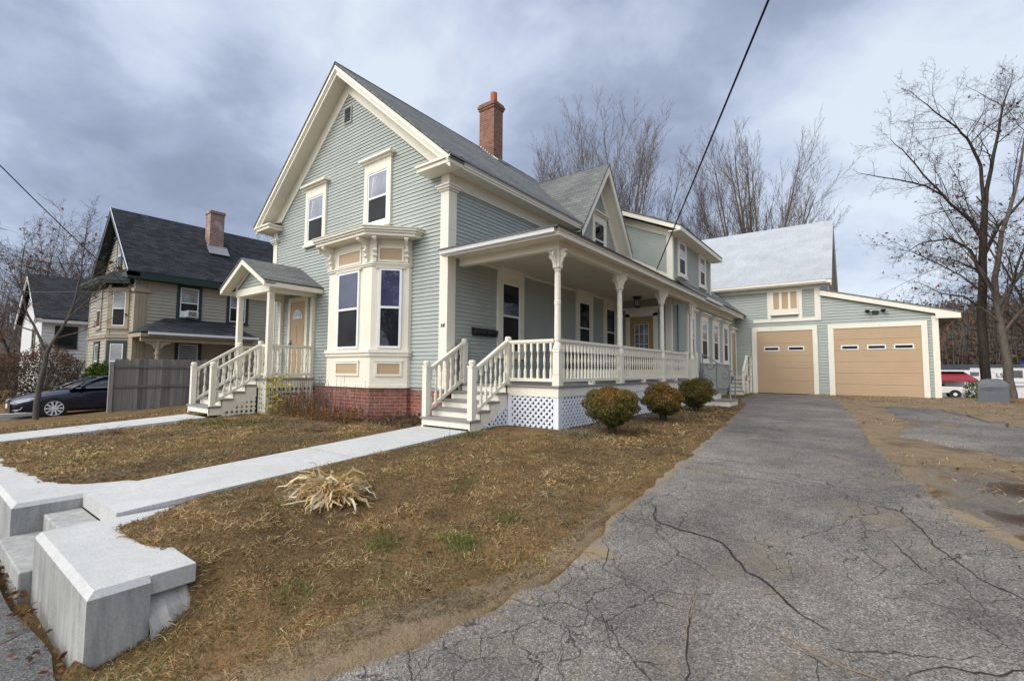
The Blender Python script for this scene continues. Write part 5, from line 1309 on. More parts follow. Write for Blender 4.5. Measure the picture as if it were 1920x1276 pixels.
shell(GH, 0, 'carglass', 'greenhouse_glass')
mb = MB()
vs = []
rf = [(2.22,1.395),(2.5,1.44),(2.8,1.462),(3.4,1.448),(3.75,1.385)]
for y, z in rf: vs += [(cx-.62,cy0+y,cz+z-.035),(cx-.40,cy0+y,cz+z+.004),(cx,cy0+y,cz+z+.018),(cx+.40,cy0+y,cz+z+.004),(cx+.62,cy0+y,cz+z-.035)]
mb.add(vs, [(i*5+j, i*5+j+1, i*5+j+6, i*5+j+5) for i in range(4) for j in range(4)])
for s in (-1, 1):
    mb.tube([(cx+s*.86,cy0+1.36,cz+1.0),(cx+s*.80,cy0+1.8,cz+1.22),(cx+s*.655,cy0+2.3,cz+1.40),(cx+s*.63,cy0+2.8,cz+1.44),(cx+s*.63,cy0+3.4,cz+1.43),(cx+s*.70,cy0+3.9,cz+1.32),(cx+s*.85,cy0+4.4,cz+1.08)], .035, 6)
    mb.tube([(cx+s*.895,cy0+2.85,cz+1.03),(cx+s*.645,cy0+2.9,cz+1.42)], .04, 6)
mb.build('roof', 'car', car, smooth=True)
mb = MB()
for s in (1,): mb.tube([(cx+s*.90,cy0+1.55,cz+1.02),(cx+s*.913,cy0+2.8,cz+1.04),(cx+s*.90,cy0+4.1,cz+1.08)], .012, 5).tube([(cx+s*.895,cy0+1.40,cz+.99),(cx+s*.815,cy0+1.82,cz+1.235),(cx+s*.675,cy0+2.32,cz+1.415)], .012, 5)
mb.build('chrome_trim', 'chrome', car)
for s in (-1, 1):
    mb = MB(); mb.box(cx+s*.90, cx+s*1.08, cy0+1.66, cy0+1.80, cz+1.0, cz+1.14); mb.build('wing_mirror', 'car', car, bevel=.04)
    mb = MB(); mb.add([(cx+s*.74,cy0+.075,cz+.63),(cx+s*.52,cy0+.0,cz+.575),(cx+s*.53,cy0+.02,cz+.50),(cx+s*.80,cy0+.13,cz+.53),(cx+s*.90,cy0+.42,cz+.62),(cx+s*.90,cy0+.66,cz+.735),(cx+s*.87,cy0+.42,cz+.725)], [(0,1,2,3),(0,3,4,6),(6,4,5)])
    h_ = mb.build('headlight', 'lens', car)
    so = h_.modifiers.new('t', 'SOLIDIFY'); so.thickness = .03; so.offset = 0
    mb = MB(); mb.add([(cx+s*.62,cy0+.02,cz+.30),(cx+s*.84,cy0+.22,cz+.34),(cx+s*.85,cy0+.26,cz+.44),(cx+s*.80,cy0+.14,cz+.30)], [(0,1,2,3)]); f_ = mb.build('fog_lamp', 'steelgrey', car)
mb = MB()
for i in range(5): mb.box(cx-.55, cx+.55, cy0-.03, cy0+.06, cz+.24+i*.06, cz+.262+i*.06)
mb.build('grille', 'chrome', car); mb = MB(); mb.box(cx-.56, cx+.56, cy0-.015, cy0+.1, cz+.21, cz+.52); mb.build('grille_opening', 'black', car)
mb = MB(); mb.prism([(cx-.16,cy0-.045,cz+.50),(cx+.16,cy0-.045,cz+.50),(cx+.16,cy0-.045,cz+.36),(cx-.16,cy0-.045,cz+.36)], (0,.015,0)); mb.build('number_plate', 'white', car)
for y in (1.02, 3.80):
    for s in (-1, 1):
        wm = MB(); wm.frame((cx+s*.80, cy0+y, cz+.335), (0,1,0), (0,0,1), (s,0,0))
        wm.lathe([(.25, -.10), (.31, -.10), (.335, -.07), (.335, .09), (.31, .125), (.25, .125)], (0,0,0), 28)
        wheel = wm.build('wheel', 'dark', car)
        rm = MB(); rm.frame((cx+s*.80, cy0+y, cz+.335), (0,1,0), (0,0,1), (s,0,0))
        rm.lathe([(.252, .10), (.252, .132), (.235, .132), (.225, .10)], (0,0,0), 28).lathe([(.05, .09), (.055, .128), (.03, .135)], (0,0,0), 14)
        for k in range(10):
            a = 2*pi*k/10; d = (cos(a), sin(a)); p = (-d[1], d[0])
            rm.add([(d[0]*.045+p[0]*.02*q, d[1]*.045+p[1]*.02*q, .126) for q in (-1, 1)]+[(d[0]*.235+p[0]*.027*q, d[1]*.235+p[1]*.027*q, .128) for q in (1, -1)]+[(d[0]*.045+p[0]*.02*q, d[1]*.045+p[1]*.02*q, .10) for q in (-1, 1)]+[(d[0]*.235+p[0]*.027*q, d[1]*.235+p[1]*.027*q, .10) for q in (1, -1)], [(0,1,2,3),(0,4,5,1),(1,5,6,2),(3,2,6,7),(0,3,7,4)])
        rm.build('rim', 'alu', wheel)
        am = MB(); am.frame((cx+s*.80, cy0+y, cz+.335), (0,1,0), (0,0,1), (s,0,0)); am.lathe([(.37, -.12), (.375, .108), (.30, .10), (.30, -.12)], (0,0,0), 28); am.build('wheel_arch', 'dark', car)
# neighbour's asphalt drive strip
nx = np.linspace(-19.0, -15.2, 14); ny = np.linspace(-6.1, 12, 60); NX, NY = np.meshgrid(nx, ny, indexing='ij')
NZ = np.interp(NY, [-7, -4, 12], [-.86, -.755, -.5])
tag(raw('neighbour_driveway', np.stack([NX, NY, NZ], -1).reshape(-1, 3), grid_faces(14, 60), 'pavement', smooth=True), 'asphalt drive under the navy car', 'driveway', kind='structure')
mb = MB(); mb.prism([(-19.2,-6.0,-.80),(-19.2,12,-.44),(-19.2,12,-.58),(-19.2,-6.0,-1.0)], (-.25,0,0)); tag(mb.build('kerb', 'conc'), 'pale concrete kerb on the far edge of the drive with the car', 'kerb', kind='structure')

# ------------------------------------------------------------------ right background
t = thing('covered_grill', 'box-shaped thing under a grey tarp cover by the trees', 'grill', (10.45, 16.4, 0))
mb = MB(); zb = -.02
ring0 = [(10.02,15.95),(10.8,16.0),(10.92,16.7),(10.1,16.75)]
lv = [(1.02,-.03,0),(1.0,.1,0),(.97,.45,.0),(1.0,.60,0),(.96,.70,0),(.72,.83,0),(.35,.875,0)]
vs = []; cxx, cyy = 10.46, 16.35; rr = random.Random(5); K = 20
for s, z, _ in lv:
    for k in range(K):
        q = k/K*4; i = int(q); f = q-i; a = np.array(ring0[i]); b = np.array(ring0[(i+1) % 4]); p = a*(1-f)+b*f
        p = np.array([cxx, cyy])+(p-np.array([cxx, cyy]))*s*(1+rr.uniform(-.035, .035)*(z > .02))
        vs.append((p[0], p[1], zb+z+rr.uniform(-.015, .015)*(z > .2)))
mb.add(vs, [(r*K+k, r*K+(k+1) % K, (r+1)*K+(k+1) % K, (r+1)*K+k) for r in range(len(lv)-1) for k in range(K)]+[tuple(range((len(lv)-1)*K, len(lv)*K))])
mb.build('tarp_cover', 'tarp', t); mb = MB(); mb.box(10.1, 10.8, 16.1, 16.6, -.05, .3); mb.build('frame', 'black', t)
sh = thing('awning_shop', 'low white shop with red awnings and dark flat roof below the hill', 'shop', (10.5, 55, -1.5))
GZ2 = -1.5
mb = MB(); mb.box(-4, 14.6, 54.5, 66, GZ2-1, 1.0); mb.build('wall', 'whitewall', sh)
mb = MB(); mb.box(-4.2, 14.9, 53.6, 66.2, .62, 1.15); mb.build('roof', 'navyroof', sh); mb = MB(); mb.box(-4.2, 14.9, 53.55, 53.6, .50, .62); mb.build('fascia', 'white', sh)
mb = MB(); mb.prism([(-4,54.4,.50),(14.5,54.4,.50),(15.3,52.6,-.28),(-4,52.6,-.28)], (0,.05,.03)); mb.prism([(-4,52.6,-.28),(15.3,52.6,-.28),(15.3,52.6,-.42),(-4,52.6,-.42)], (0,.03,0)); mb.build('awning', 'red', sh)
mb = MB(); mb.prism([(-4,54.4,-.45),(12.6,54.4,-.45),(12.8,53.6,-.68),(-4,53.6,-.68)], (0,.04,.02)); mb.build('awning', 'red', sh)
mb = MB(); mb.box(8, 13.2, 54.45, 54.5, -1.35, -.72); mb.build('shop_window', 'glass', sh)
mb = MB(); mb.box(10, 12.4, 54.3, 54.44, -1.0, -.75); mb.build('goods', tinted('g', (.05,.16,.07)), sh)
mb = MB(); mb.box(14.9, 15.1, 52.65, 52.8, -1.5, -.42); mb.build('awning_post', 'white', sh)
tk = thing('pickup_truck', 'white pickup truck parked in front of the red awning', 'truck', (11.9, 47, -1.2))
mb = MB()
mb.prism([(8.2,46.1,-1.02),(13.9,46.1,-1.02),(13.95,46.1,-.55),(12.25,46.1,-.52),(12.15,46.1,-.50),(11.95,46.1,-.05),(11.7,46.1,.02),(10.1,46.1,.02),(9.5,46.1,-.48),(8.25,46.1,-.60)], (0,1.8,0)); mb.build('body', 'acwhite', tk, bevel=.04)
mb = MB(); mb.prism([(10.1,46.09,-.42),(11.85,46.09,-.42),(11.7,46.09,-.06),(10.25,46.09,-.06)], (0,1.82,0)); mb.build('window', 'carglass', tk)
for x in (9.2, 12.95):
    for y in (46.05, 47.7):
        wm = MB(); wm.frame((x, y, -1.12), (1,0,0), (0,0,1), (0,1,0)); wm.lathe([(.22, 0), (.36, .0), (.38, .05), (.38, .22), (.22, .22)], (0,0,0), 18); w_ = wm.build('wheel', 'dark', tk)
        wm = MB(); wm.frame((x, y, -1.12), (1,0,0), (0,0,1), (0,1,0)); wm.lathe([(.05, -.02), (.21, .02), (.21, .1)], (0,0,0), 12); wm.build('rim', 'alu', w_)
for i, (x0, x1, y, z0, z1, lb) in enumerate(((16.2, 21.3, 67, -.3, 1.75, 'white camper trailer between the two trees, dark roof edge'), (21.8, 32, 70, -.6, 2.2, 'white trailer with blue roof stripe at the right edge'))):
    t = thing('camper_trailer', lb, 'trailer', ((x0+x1)/2, y, -1.6), 'white trailers below the hill')
    mb = MB(); mb.box(x0, x1, y, y+2.4, z0, z1); mb.build('body', 'whitewall', t, bevel=.08)
    mb = MB(); mb.box(x0-.1, x1+.1, y-.12, y+2.5, z1+.002, z1+.3); mb.build('roof', 'navyroof' if i == 0 else 'blue', t)
    mb = MB(); mb.box(x0+.5, x0+1.2, y-.03, y, z0+1.05, z0+1.5); mb.box(x1-1.7, x1-.5, y-.03, y, z0+.9, z0+1.7); mb.build('window', 'glass', t)
    mb = MB(); mb.box(x0, x1, y-.02, y, z0+.35, z0+.42); mb.build('stripe', 'blue' if i else 'iron', t)
    mb = MB(); mb.box(x0+.2, x1-.2, y+.2, y+2.2, -2.4, z0-.002); mb.build('skirt', 'whitewall', t)
    for x in (x0+1.6, x0+2.5):
        wm = MB(); wm.frame((x, y, z0-.45), (1,0,0), (0,0,1), (0,1,0)); wm.lathe([(.15, 0), (.34, 0), (.34, .2), (.15, .2)], (0,0,0), 16); wm.build('wheel', 'dark', t)
    if i == 0:
        cu = bpy.data.curves.new('lettering', 'FONT'); cu.body = 'LS'; cu.size = .62; cu.extrude = .01
        ob = bpy.data.objects.new('lettering', cu); COL.objects.link(ob); ob.location = (x0+2.55, y-.03, z0+.95); ob.rotation_euler = (pi/2, 0, 0); cu.materials.append(M['black']); tomesh(ob, t)

sh.location.z += .72; tk.location.z += .42
# ------------------------------------------------------------------ trees
class Tree:
    def __init__(s, seed): s.r = random.Random(seed); s.seg = []; s.tips = []
    def branch(s, p, d, L, r, lv, P):
        R = s.r; n = P['n'][min(lv, len(P['n'])-1)]; d = d.normalized(); q = V(p); step = L/n
        wob = P['wob'][min(lv, len(P['wob'])-1)]; trop = P['trop'][min(lv, len(P['trop'])-1)]
        end = r*P.get('taper', .35)
        for i in range(n):
            d = (d + V((R.gauss(0, wob), R.gauss(0, wob), R.gauss(0, wob)*.7+trop))).normalized()
            q2 = q+d*step; ra = r+(end-r)*i/n; rb = r+(end-r)*(i+1)/n
            s.seg.append((q.copy(), q2.copy(), ra, rb, lv))
            if lv < P['depth'] and (i+1)/n > P['start'][min(lv, len(P['start'])-1)]:
                k = P['kids'][min(lv, len(P['kids'])-1)]
                for _ in range(int(k)+(R.random() < k-int(k))):
                    s.kid(q.lerp(q2, R.random()), d, L, rb, lv, P, (i+1)/n)
            q = q2
        s.tips.append((q, d))
        if lv < P['depth']: s.kid(q, d, L*.8, end, lv, P, 1, .5)
    def kid(s, q, d, L, r, lv, P, t, ang=None):
        R = s.r; a = radians(R.uniform(*P['ang'][min(lv, len(P['ang'])-1)]))*(ang or 1); az = R.uniform(0, 2*pi)
        ax = d.cross(V((0, 0, 1)) if abs(d.z) < .9 else V((1, 0, 0))).normalized(); bx = ax.cross(d)
        nd_ = d*cos(a)+(ax*cos(az)+bx*sin(az))*sin(a)
        f = P['len'][min(lv, len(P['len'])-1)]
        s.branch(q, nd_, L*f*R.uniform(.65, 1.15)*(1.15-.45*t), max(P['rmin'], r*P.get('rk', .55)*R.uniform(.75, 1.05)), lv+1, P)
    def limb(s, pts, r0, r1, P, lv=1, kids=2.0, sub=.36):
        pts = [V(p) for p in pts]; n = len(pts)-1; L = sum((pts[i+1]-pts[i]).length for i in range(n))
        for i in range(n):
            ra = r0+(r1-r0)*i/n; rb = r0+(r1-r0)*(i+1)/n; m = 3; a, b = pts[i], pts[i+1]; prev = a
            for j in range(m):
                t = (j+1)/m; c = a.lerp(b, t)+V((s.r.gauss(0, .02), s.r.gauss(0, .02), s.r.gauss(0, .02)))*L*.12*(t < 1)
                s.seg.append((prev.copy(), c.copy(), ra+(rb-ra)*j/m, ra+(rb-ra)*t, lv)); 
                if (i+t)/n > .25:
                    for _ in range(int(kids)+(s.r.random() < kids-int(kids))): s.kid(c, (b-a).normalized(), L*sub/.5, rb, lv, P, (i+t)/n)
                prev = c
        s.kid(pts[-1], (pts[-1]-pts[-2]).normalized(), L*sub, r1, lv, P, 1, .4)
    def mesh(s, root, bark_m, twig_m, lv_split=1, sides=(10, 7, 4, 3), leaves=0, leafcol=((.16,.07,.03),), leafsize=.07):
        for nm, sel, m in (('trunk', lambda l: l <= lv_split, bark_m), ('crown', lambda l: l > lv_split, twig_m)):
            sg = [t for t in s.seg if sel(t[4])]
            if not sg: continue
            VS = []; FS = []; n0 = 0
            for k in sorted(set(min(t[4], len(sides)-1) for t in sg)):
                g = [t for t in sg if min(t[4], len(sides)-1) == k]; ns = sides[k]
                a = np.array([t[0] for t in g]); b = np.array([t[1] for t in g]); ra = np.array([t[2] for t in g]); rb = np.array([t[3] for t in g])
                d = b-a; d /= np.linalg.norm(d, axis=1)[:, None]+1e-9
                ref = np.where(np.abs(d[:, 2:3]) < .9, [[0, 0, 1.]], [[1., 0, 0]]); u = np.cross(d, ref); u /= np.linalg.norm(u, axis=1)[:, None]; w = np.cross(d, u)
                th = np.arange(ns)*2*pi/ns; c = np.cos(th)[None, :, None]; si = np.sin(th)[None, :, None]
                o = u[:, None]*c+w[:, None]*si
                va = a[:, None]+o*ra[:, None, None]; vb = b[:, None]+o*rb[:, None, None]+d[:, None]*(rb*.3)[:, None, None]
                vv = np.concatenate([va, vb], 1).reshape(-1, 3); N = len(g); j = np.arange(ns)
                f = np.stack([j, (j+1) % ns, ns+(j+1) % ns, ns+j], 1)[None]+(np.arange(N)*2*ns)[:, None, None]
                VS.append(vv); FS.append(f.reshape(-1, 4)+n0); n0 += len(vv)
            raw(nm, np.concatenate(VS), np.concatenate(FS), m, root, smooth=True)
        if leaves:
            rg = np.random.default_rng(s.r.randrange(9999)); tips = [t for t in s.seg if t[4] >= 3] or s.seg
            c = np.array([tips[i][1] for i in rg.integers(0, len(tips), leaves)])+rg.normal(0, .08, (leaves, 3))
            leafcloud('leaves', c, rg, leafsize, leafcol, root)
def leafcloud(name, c, rg, size, cols, parent, m='leaf', normals=None, jit=.35):
    n = len(c); d1 = rg.normal(size=(n, 3)); d1 /= np.linalg.norm(d1, axis=1)[:, None]
    if normals is not None:
        d1 = d1-normals*(d1*normals).sum(1)[:, None]*.75; d1 /= np.linalg.norm(d1, axis=1)[:, None]
    d2 = np.cross(d1, rg.normal(size=(n, 3))); d2 /= np.linalg.norm(d2, axis=1)[:, None]
    s = size*rg.uniform(.6, 1.35, n)[:, None] if np.isscalar(size) else (size*rg.uniform(.6, 1.35, n))[:, None]
    v = np.stack([c-d1*s, c+d2*s*.5, c+d1*s, c-d2*s*.5], 1).reshape(-1, 3)
    f = np.arange(4*n).reshape(-1, 4)
    cols = np.array(cols)
    t = (cols[rg.integers(0, len(cols), n)] if len(cols) != n else cols)*rg.uniform(1-jit, 1+jit, (n, 1))
    return raw(name, v, f, m, parent, tint=t)
PM = dict(depth=5, n=(6,7,6,5,4,3), wob=(.05,.06,.09,.12,.14,.15), trop=(.02,.035,.05,.045,.03,.02), start=(.45,.25,.2,.2,.2), kids=(1.2,1.5,1.3,1.1,1.0), ang=((18,38),(22,42),(25,48),(28,55),(30,60)), len=(.75,.55,.5,.5,.55), rmin=.012, rk=.55, taper=.3)
def vase(seed, h, nlimb=6, lean=.2, P=PM, r=.38, fork=.16):
    T = Tree(seed); R = T.r
    T.branch(V((0,0,-.3)), V((0,0,1)), h*fork+.3, r, 0, dict(P, depth=0, n=(4,), taper=.8))
    top = T.seg[-1][1]
    for i in range(nlimb):
        az = 2*pi*i/nlimb+R.uniform(-.4, .4); a = lean*R.uniform(.35, 1.5)
        T.branch(top-V((0,0,h*.03*R.random())), V((sin(a)*cos(az), sin(a)*sin(az), cos(a))), h*(1-fork)*R.uniform(.62, .86), r*R.uniform(.35, .52), 1, P)
    return T
def crown(seed, h, nl, P, r=.38, fork=.10, amax=.5):
    T = Tree(seed); R = T.r
    T.branch(V((0,0,-.3)), V((0,0,1)), h*fork+.3, r, 0, dict(P, depth=0, n=(4,), taper=.8)); top = T.seg[-1][1]
    for i in range(nl):
        q = ((i+.5)/nl)**.6; a = amax*q*R.uniform(.85, 1.1); az = i*2.4+R.uniform(-.3, .3)
        T.branch(top-V((0,0,h*.05*R.random())), V((sin(a)*cos(az), sin(a)*sin(az), cos(a))), h*(1-fork)*(.88-.32*q*q)*R.uniform(.93, 1.05), r*(.45-.22*q), 1, P)
    return T
PC = dict(depth=4, n=(6,10,7,5,4), wob=(.02,.022,.035,.05,.07), trop=(.01,.012,.025,.03,.02), start=(.3,.15,.12,.12,.1), kids=(1,1.8,1.3,.95,.6), ang=((12,25),(14,30),(16,34),(18,38),(20,40)), len=(.5,.34,.42,.5,.5), rmin=.0095, rk=.46, taper=.25)
def put_tree(T, name, loc, label, cat='tree', group=None, bark='bark', twig='twig', **k):
    t = thing(name, label, cat, (0, 0, 0), group); T.mesh(t, bark, twig, **k); t.location = loc
    for c in t.children: c.matrix_parent_inverse = Matrix.Identity(4)
    return t
PB = dict(PM, depth=5, n=(6,9,7,6,4,3), rmin=.010, rk=.5, kids=(1.2,1.75,1.3,.95,.6), len=(.7,.42,.42,.45,.5), trop=(.02,.03,.055,.055,.04,.02), wob=(.03,.035,.05,.06,.08,.09), ang=((14,30),(20,38),(22,40),(24,44),(25,48)), start=(.3,.18,.15,.15,.15))
t1 = put_tree(crown(21, 25.5, 13, PC, .32, .1, .38), 'bare_tree', (-9.4, 30.5, -.5), 'bare maple on the right of the tall group behind the cross gable', group='bare trees behind the house')
t2 = put_tree(crown(22, 25, 11, PC, .30, .1, .27), 'bare_tree', (-12.6, 29.5, -.5), 'bare maple in the middle of the tall group behind the chimney', group='bare trees behind the house')
t3 = put_tree(crown(23, 22, 11, PC, .28, .1, .36), 'bare_tree', (-15.6, 27.0, -.5), 'bare maple closest to the chimney, lowest of the tall group', group='bare trees behind the house')
t4 = put_tree(crown(24, 24.5, 19, PC, .42, .08, .52), 'bare_tree', (-.6, 38.8, -.5), 'wide fan-shaped bare maple standing over the white barn roof', group='bare trees behind the house')
t5 = put_tree(crown(25, 18.5, 6, PC, .16, .2, .30), 'bare_tree', (-4.6, 35.6, -.5), 'thin bare tree between the two tall groups, crossed by the black cable', group='bare trees behind the house')
# left background trees
PL = dict(PM, depth=4, trop=(.02,.01,.02,.02), wob=(.06,.1,.13,.15,.16), ang=((25,50),(30,60),(30,60),(30,65)), rmin=.012, kids=(1.2,1.6,1.7,1.4), len=(.7,.55,.5,.5))
rl = ((.20,.075,.025),(.15,.06,.03),(.11,.06,.04))
for i, (loc, h, nl, lb, nleaf, sd) in enumerate((((-57.5,.2,-2.5), 17, 5, 'bare tree at the left edge of the picture', 60, 31), ((-53,4.6,-2.5), 17.5, 7, 'tree with a few rust leaves left of the beige gable', 420, 33), ((-50.5,9,-2.5), 16, 6, 'leafy bare-limbed tree touching the beige gable roof', 420, 34), ((-60,4,-2.5), 15.5, 5, 'bare tree beyond the white house gable', 120, 35), ((-42,14.5,-2), 15.5, 5, 'bare tree whose top shows behind the beige roof ridge', 0, 36), ((-38.5,16,-2), 15.2, 5, 'bare tree whose twigs show right of the beige chimney', 0, 37))):
    put_tree(vase(sd, h*1.04, nl+2, .40, PL, r=.26), 'bare_tree', loc, lb, group='trees beyond the beige house', bark='barkdark', twig='twig', leaves=nleaf, leafcol=rl, leafsize=.16)
# right foreground trees with limbs as in the photo
PR = dict(PM, depth=4, trop=(.0,-.005,.0,.01), wob=(.05,.08,.12,.15,.17), ang=((30,55),(30,60),(30,65),(30,70)), len=(.6,.5,.5,.5), rmin=.0045, rk=.5, kids=(1,1.2,1.35,1.2), start=(.2,.15,.15,.15), taper=.3)
T = Tree(51); t0 = V((11.25, 22.9, 0))
def rel(*ps): return [V(p)-t0 for p in ps]
T.limb(rel((11.25,22.9,-.4),(11.24,22.75,1.5),(11.28,22.65,4.4),(11.4,22.5,7.0),(11.47,22.46,8.3)), .19, .125, dict(PR, depth=0), lv=0, kids=0)
T.limb(rel((11.47,22.46,8.3),(11.67,22.5,9.72),(12.0,22.63,11.4),(12.3,22.72,13.1),(12.62,22.88,14.1)), .10, .02, PR, kids=1.3)
T.limb(rel((11.46,22.46,8.3),(11.42,22.28,10.4),(11.08,21.94,11.4),(10.63,21.5,12.1),(9.78,20.84,12.9),(9.13,20.3,13.6)), .08, .012, PR, kids=1.3)
T.limb(rel((11.40,22.5,7.0),(11.0,22.2,7.9),(10.22,21.5,8.75),(9.6,20.9,9.6),(8.75,20.2,10.9),(8.2,19.8,11.6)), .075, .012, PR, kids=1.2)
T.limb(rel((10.1,21.4,9.0),(9.4,20.7,9.45),(8.71,20.29,9.69),(7.56,19.4,9.92),(7.0,19.1,10.1)), .055, .012, PR, lv=2, kids=1.0)
T.limb(rel((11.3,22.6,5.6),(10.9,22.1,6.6),(10.2,21.5,7.1),(9.2,20.7,6.9),(8.5,20.2,6.4)), .07, .012, PR, kids=1.1)
T.limb(rel((11.26,22.7,4.0),(10.6,22.0,4.5),(9.8,21.3,4.6),(9.0,20.7,5.1)), .05, .010, PR, kids=1.2)
T.limb(rel((11.35,22.6,6.2),(11.9,22.6,7.6),(12.8,22.9,8.8),(13.4,23.0,10.2)), .09, .02, PR, kids=1.3)
put_tree(T, 'bare_tree', t0, 'large bare tree nearest the garage corner with long limbs over the lean-to', group='trees right of the garage', bark='barkdark', twig='barkdark')
T = Tree(52); t0 = V((11.9, 22.0, 0))
T.limb(rel((11.95,22.1,-.4),(11.86,22.1,1.4),(11.7,22.1,3.4),(11.6,22.0,5.2),(11.9,22.0,7.2),(12.5,22.2,9.4),(12.9,22.4,11.6)), .18, .035, PR, lv=0, kids=.7)
T.limb(rel((11.65,22.05,3.9),(12.2,22.0,5.0),(12.7,22.0,5.9),(13.4,22.3,7.6)), .10, .03, PR, kids=1.3)
T.limb(rel((11.62,22.0,4.8),(11.0,21.6,5.6),(10.3,21.1,6.0),(9.6,20.7,6.2)), .06, .012, PR, kids=1.3)
T.limb(rel((11.72,22.05,3.2),(11.1,21.6,3.9),(10.4,21.0,4.1),(9.9,20.7,3.9)), .045, .010, PR, kids=1.3)
put_tree(T, 'bare_tree', t0, 'leaning rough trunk right of the grey covered grill, few dead leaves', group='trees right of the garage', bark='bark', twig='barkdark', leaves=500, leafcol=((.13,.05,.035),(.10,.045,.03)), leafsize=.075)
T = Tree(53); t0 = V((14.6, 27.5, -.4))
for k in range(1):
    T2 = vase(54, 12.5, 6, .5, dict(PR, depth=4, kids=(1.2,1.5,1.5,1.3)), r=.2)
put_tree(T2, 'bare_tree', (14.8, 28, -.5), 'twiggy tree with brown leaves at the right edge behind the two trunks', group='trees right of the garage', bark='barkdark', twig='barkdark', leaves=900, leafcol=((.14,.055,.035),(.11,.05,.03),(.16,.06,.02)), leafsize=.10)
# small street tree before the car
T = Tree(61); t0 = V((-13.9, -4.05, -.66)); PS = dict(PR, depth=4, rmin=.004, trop=(.02,.04,.05,.05), ang=((20,45),(25,50),(28,55),(30,60)))
def ap(pts): return [V(p) for p in pts]
T.limb(ap([(0,0,-.3),(-.03,.0,.6),(.02,.04,1.2),(.1,.1,1.75),(.13,.12,2.15)]), .078, .06, dict(PS, depth=0), lv=0, kids=0)
T.limb(ap([(.13,.12,2.1),(-.1,-.1,2.8),(-.4,-.35,3.5),(-.55,-.5,4.6),(-.55,-.45,5.6)]), .045, .010, PS, kids=1.4, sub=.32)
T.limb(ap([(.13,.12,2.15),(.4,.38,2.9),(.62,.58,3.6),(.75,.7,4.7),(.8,.75,6.2)]), .052, .010, PS, kids=1.4, sub=.32)
T.limb(ap([(.5,.48,3.2),(1.0,.9,3.9),(1.5,1.35,4.7)]), .028, .010, PS, kids=1.4, sub=.34)
T.limb(ap([(.3,.28,2.6),(.9,.8,2.85),(1.6,1.4,3.3)]), .022, .008, PS, lv=2, kids=1.2, sub=.3)
T.limb(ap([(-.1,-.1,2.8),(-.8,-.7,3.1),(-1.3,-1.15,3.8)]), .024, .008, PS, kids=1.4, sub=.34)
put_tree(T, 'street_tree', t0, 'small bare forked tree standing in front of the navy car', bark='barkgrey', twig='bark', leaves=60, leafcol=rl, leafsize=.08)
# reflected street tree across the road
put_tree(vase(72, 13, 9, .45, dict(PM, kids=(1.2,1.6,1.5,1.2)), r=.3), 'bare_tree', (15.5, -19, -.9), 'bare tree across the street facing the angled bay pane', leaves=2500, leafcol=((.03,.05,.04),(.05,.06,.04)), leafsize=.16)
put_tree(vase(71, 11, 6, .35, PM, r=.22), 'bare_tree', (-9, -25, -.9), 'bare tree across the street facing the bay window')

# ------------------------------------------------------------------ shrubs
def shrub(name, label, loc, rx, ry, h, seed, n, cols_fn, group=None, leaf=.028, z0=.12, lump=.2, stems=9, cat='shrub', shape=.95):
    rg = np.random.default_rng(seed); t = thing(name, label, cat, (0, 0, 0), group)
    d = rg.normal(size=(n, 3)); d /= np.linalg.norm(d, axis=1)[:, None]
    th = np.arctan2(d[:, 1], d[:, 0]); lump_ = 1+lump*(vnoise(d[:, 0]*1.0+5, d[:, 1]+d[:, 2]*1.7+5, .35, seed % 50)+vnoise(d[:, 0]+d[:, 2]+9, d[:, 1]+3, .18, seed % 50+1)*.6)*2
    r = lump_*(1-rg.random(n)**2.2*.34)
    zc = h/2+z0/2; hz = (h-z0)/2
    low = np.clip(-d[:, 2], 0, 1); wide = 1-.32*low**1.5
    c = np.stack([d[:, 0]*rx*r*wide, d[:, 1]*ry*r*wide, zc+d[:, 2]*hz*r*shape], 1)
    leafcloud('foliage', c, rg, leaf, cols_fn(c, d, rg), t, normals=None, jit=.4)
    mb = MB(); rr = random.Random(seed)
    for k in range(stems):
        a = rr.uniform(0, 2*pi); q = rr.uniform(.3, .8)
        mb.tube([(.05*cos(a),.05*sin(a),-.1),(rx*.3*q*cos(a),ry*.3*q*sin(a),h*.3),(rx*.75*q*cos(a),ry*.75*q*sin(a),h*.75)], [.014,.010,.004], 5)
    mb.build('stems', 'barkdark', t)
    t.location = loc
    for c_ in t.children: c_.matrix_parent_inverse = Matrix.Identity(4)
    return t
def autumn(greenness, seed):
    def f(c, d, rg):
        n = len(c); o = np.array((.30,.145,.035)); b = np.array((.19,.115,.04)); g = np.array((.115,.135,.035)); dk = np.array((.05,.07,.025))
        v = vnoise(c[:, 0]*2.2+3, c[:, 2]*2.2+c[:, 1]*1.5+7, .45, seed)+.5+.25*rg.normal(size=n)*.6
        orange = np.clip((d[:, 2]*.55+d[:, 0]*.35-d[:, 1]*.1+.15-greenness)+(v-.5)*.9, 0, 1)
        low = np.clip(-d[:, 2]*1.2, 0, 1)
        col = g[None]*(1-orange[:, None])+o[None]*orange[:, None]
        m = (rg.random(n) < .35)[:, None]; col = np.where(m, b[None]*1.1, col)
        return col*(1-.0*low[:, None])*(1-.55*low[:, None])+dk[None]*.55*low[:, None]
    return f
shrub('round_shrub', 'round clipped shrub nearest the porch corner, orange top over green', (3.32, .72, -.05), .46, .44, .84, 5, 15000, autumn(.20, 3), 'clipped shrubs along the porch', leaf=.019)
shrub('round_shrub', 'round clipped bronze shrub in the middle of the porch row', (3.38, 3.15, -.03), .42, .43, .80, 6, 12000, autumn(.04, 4), 'clipped shrubs along the porch', leaf=.020)
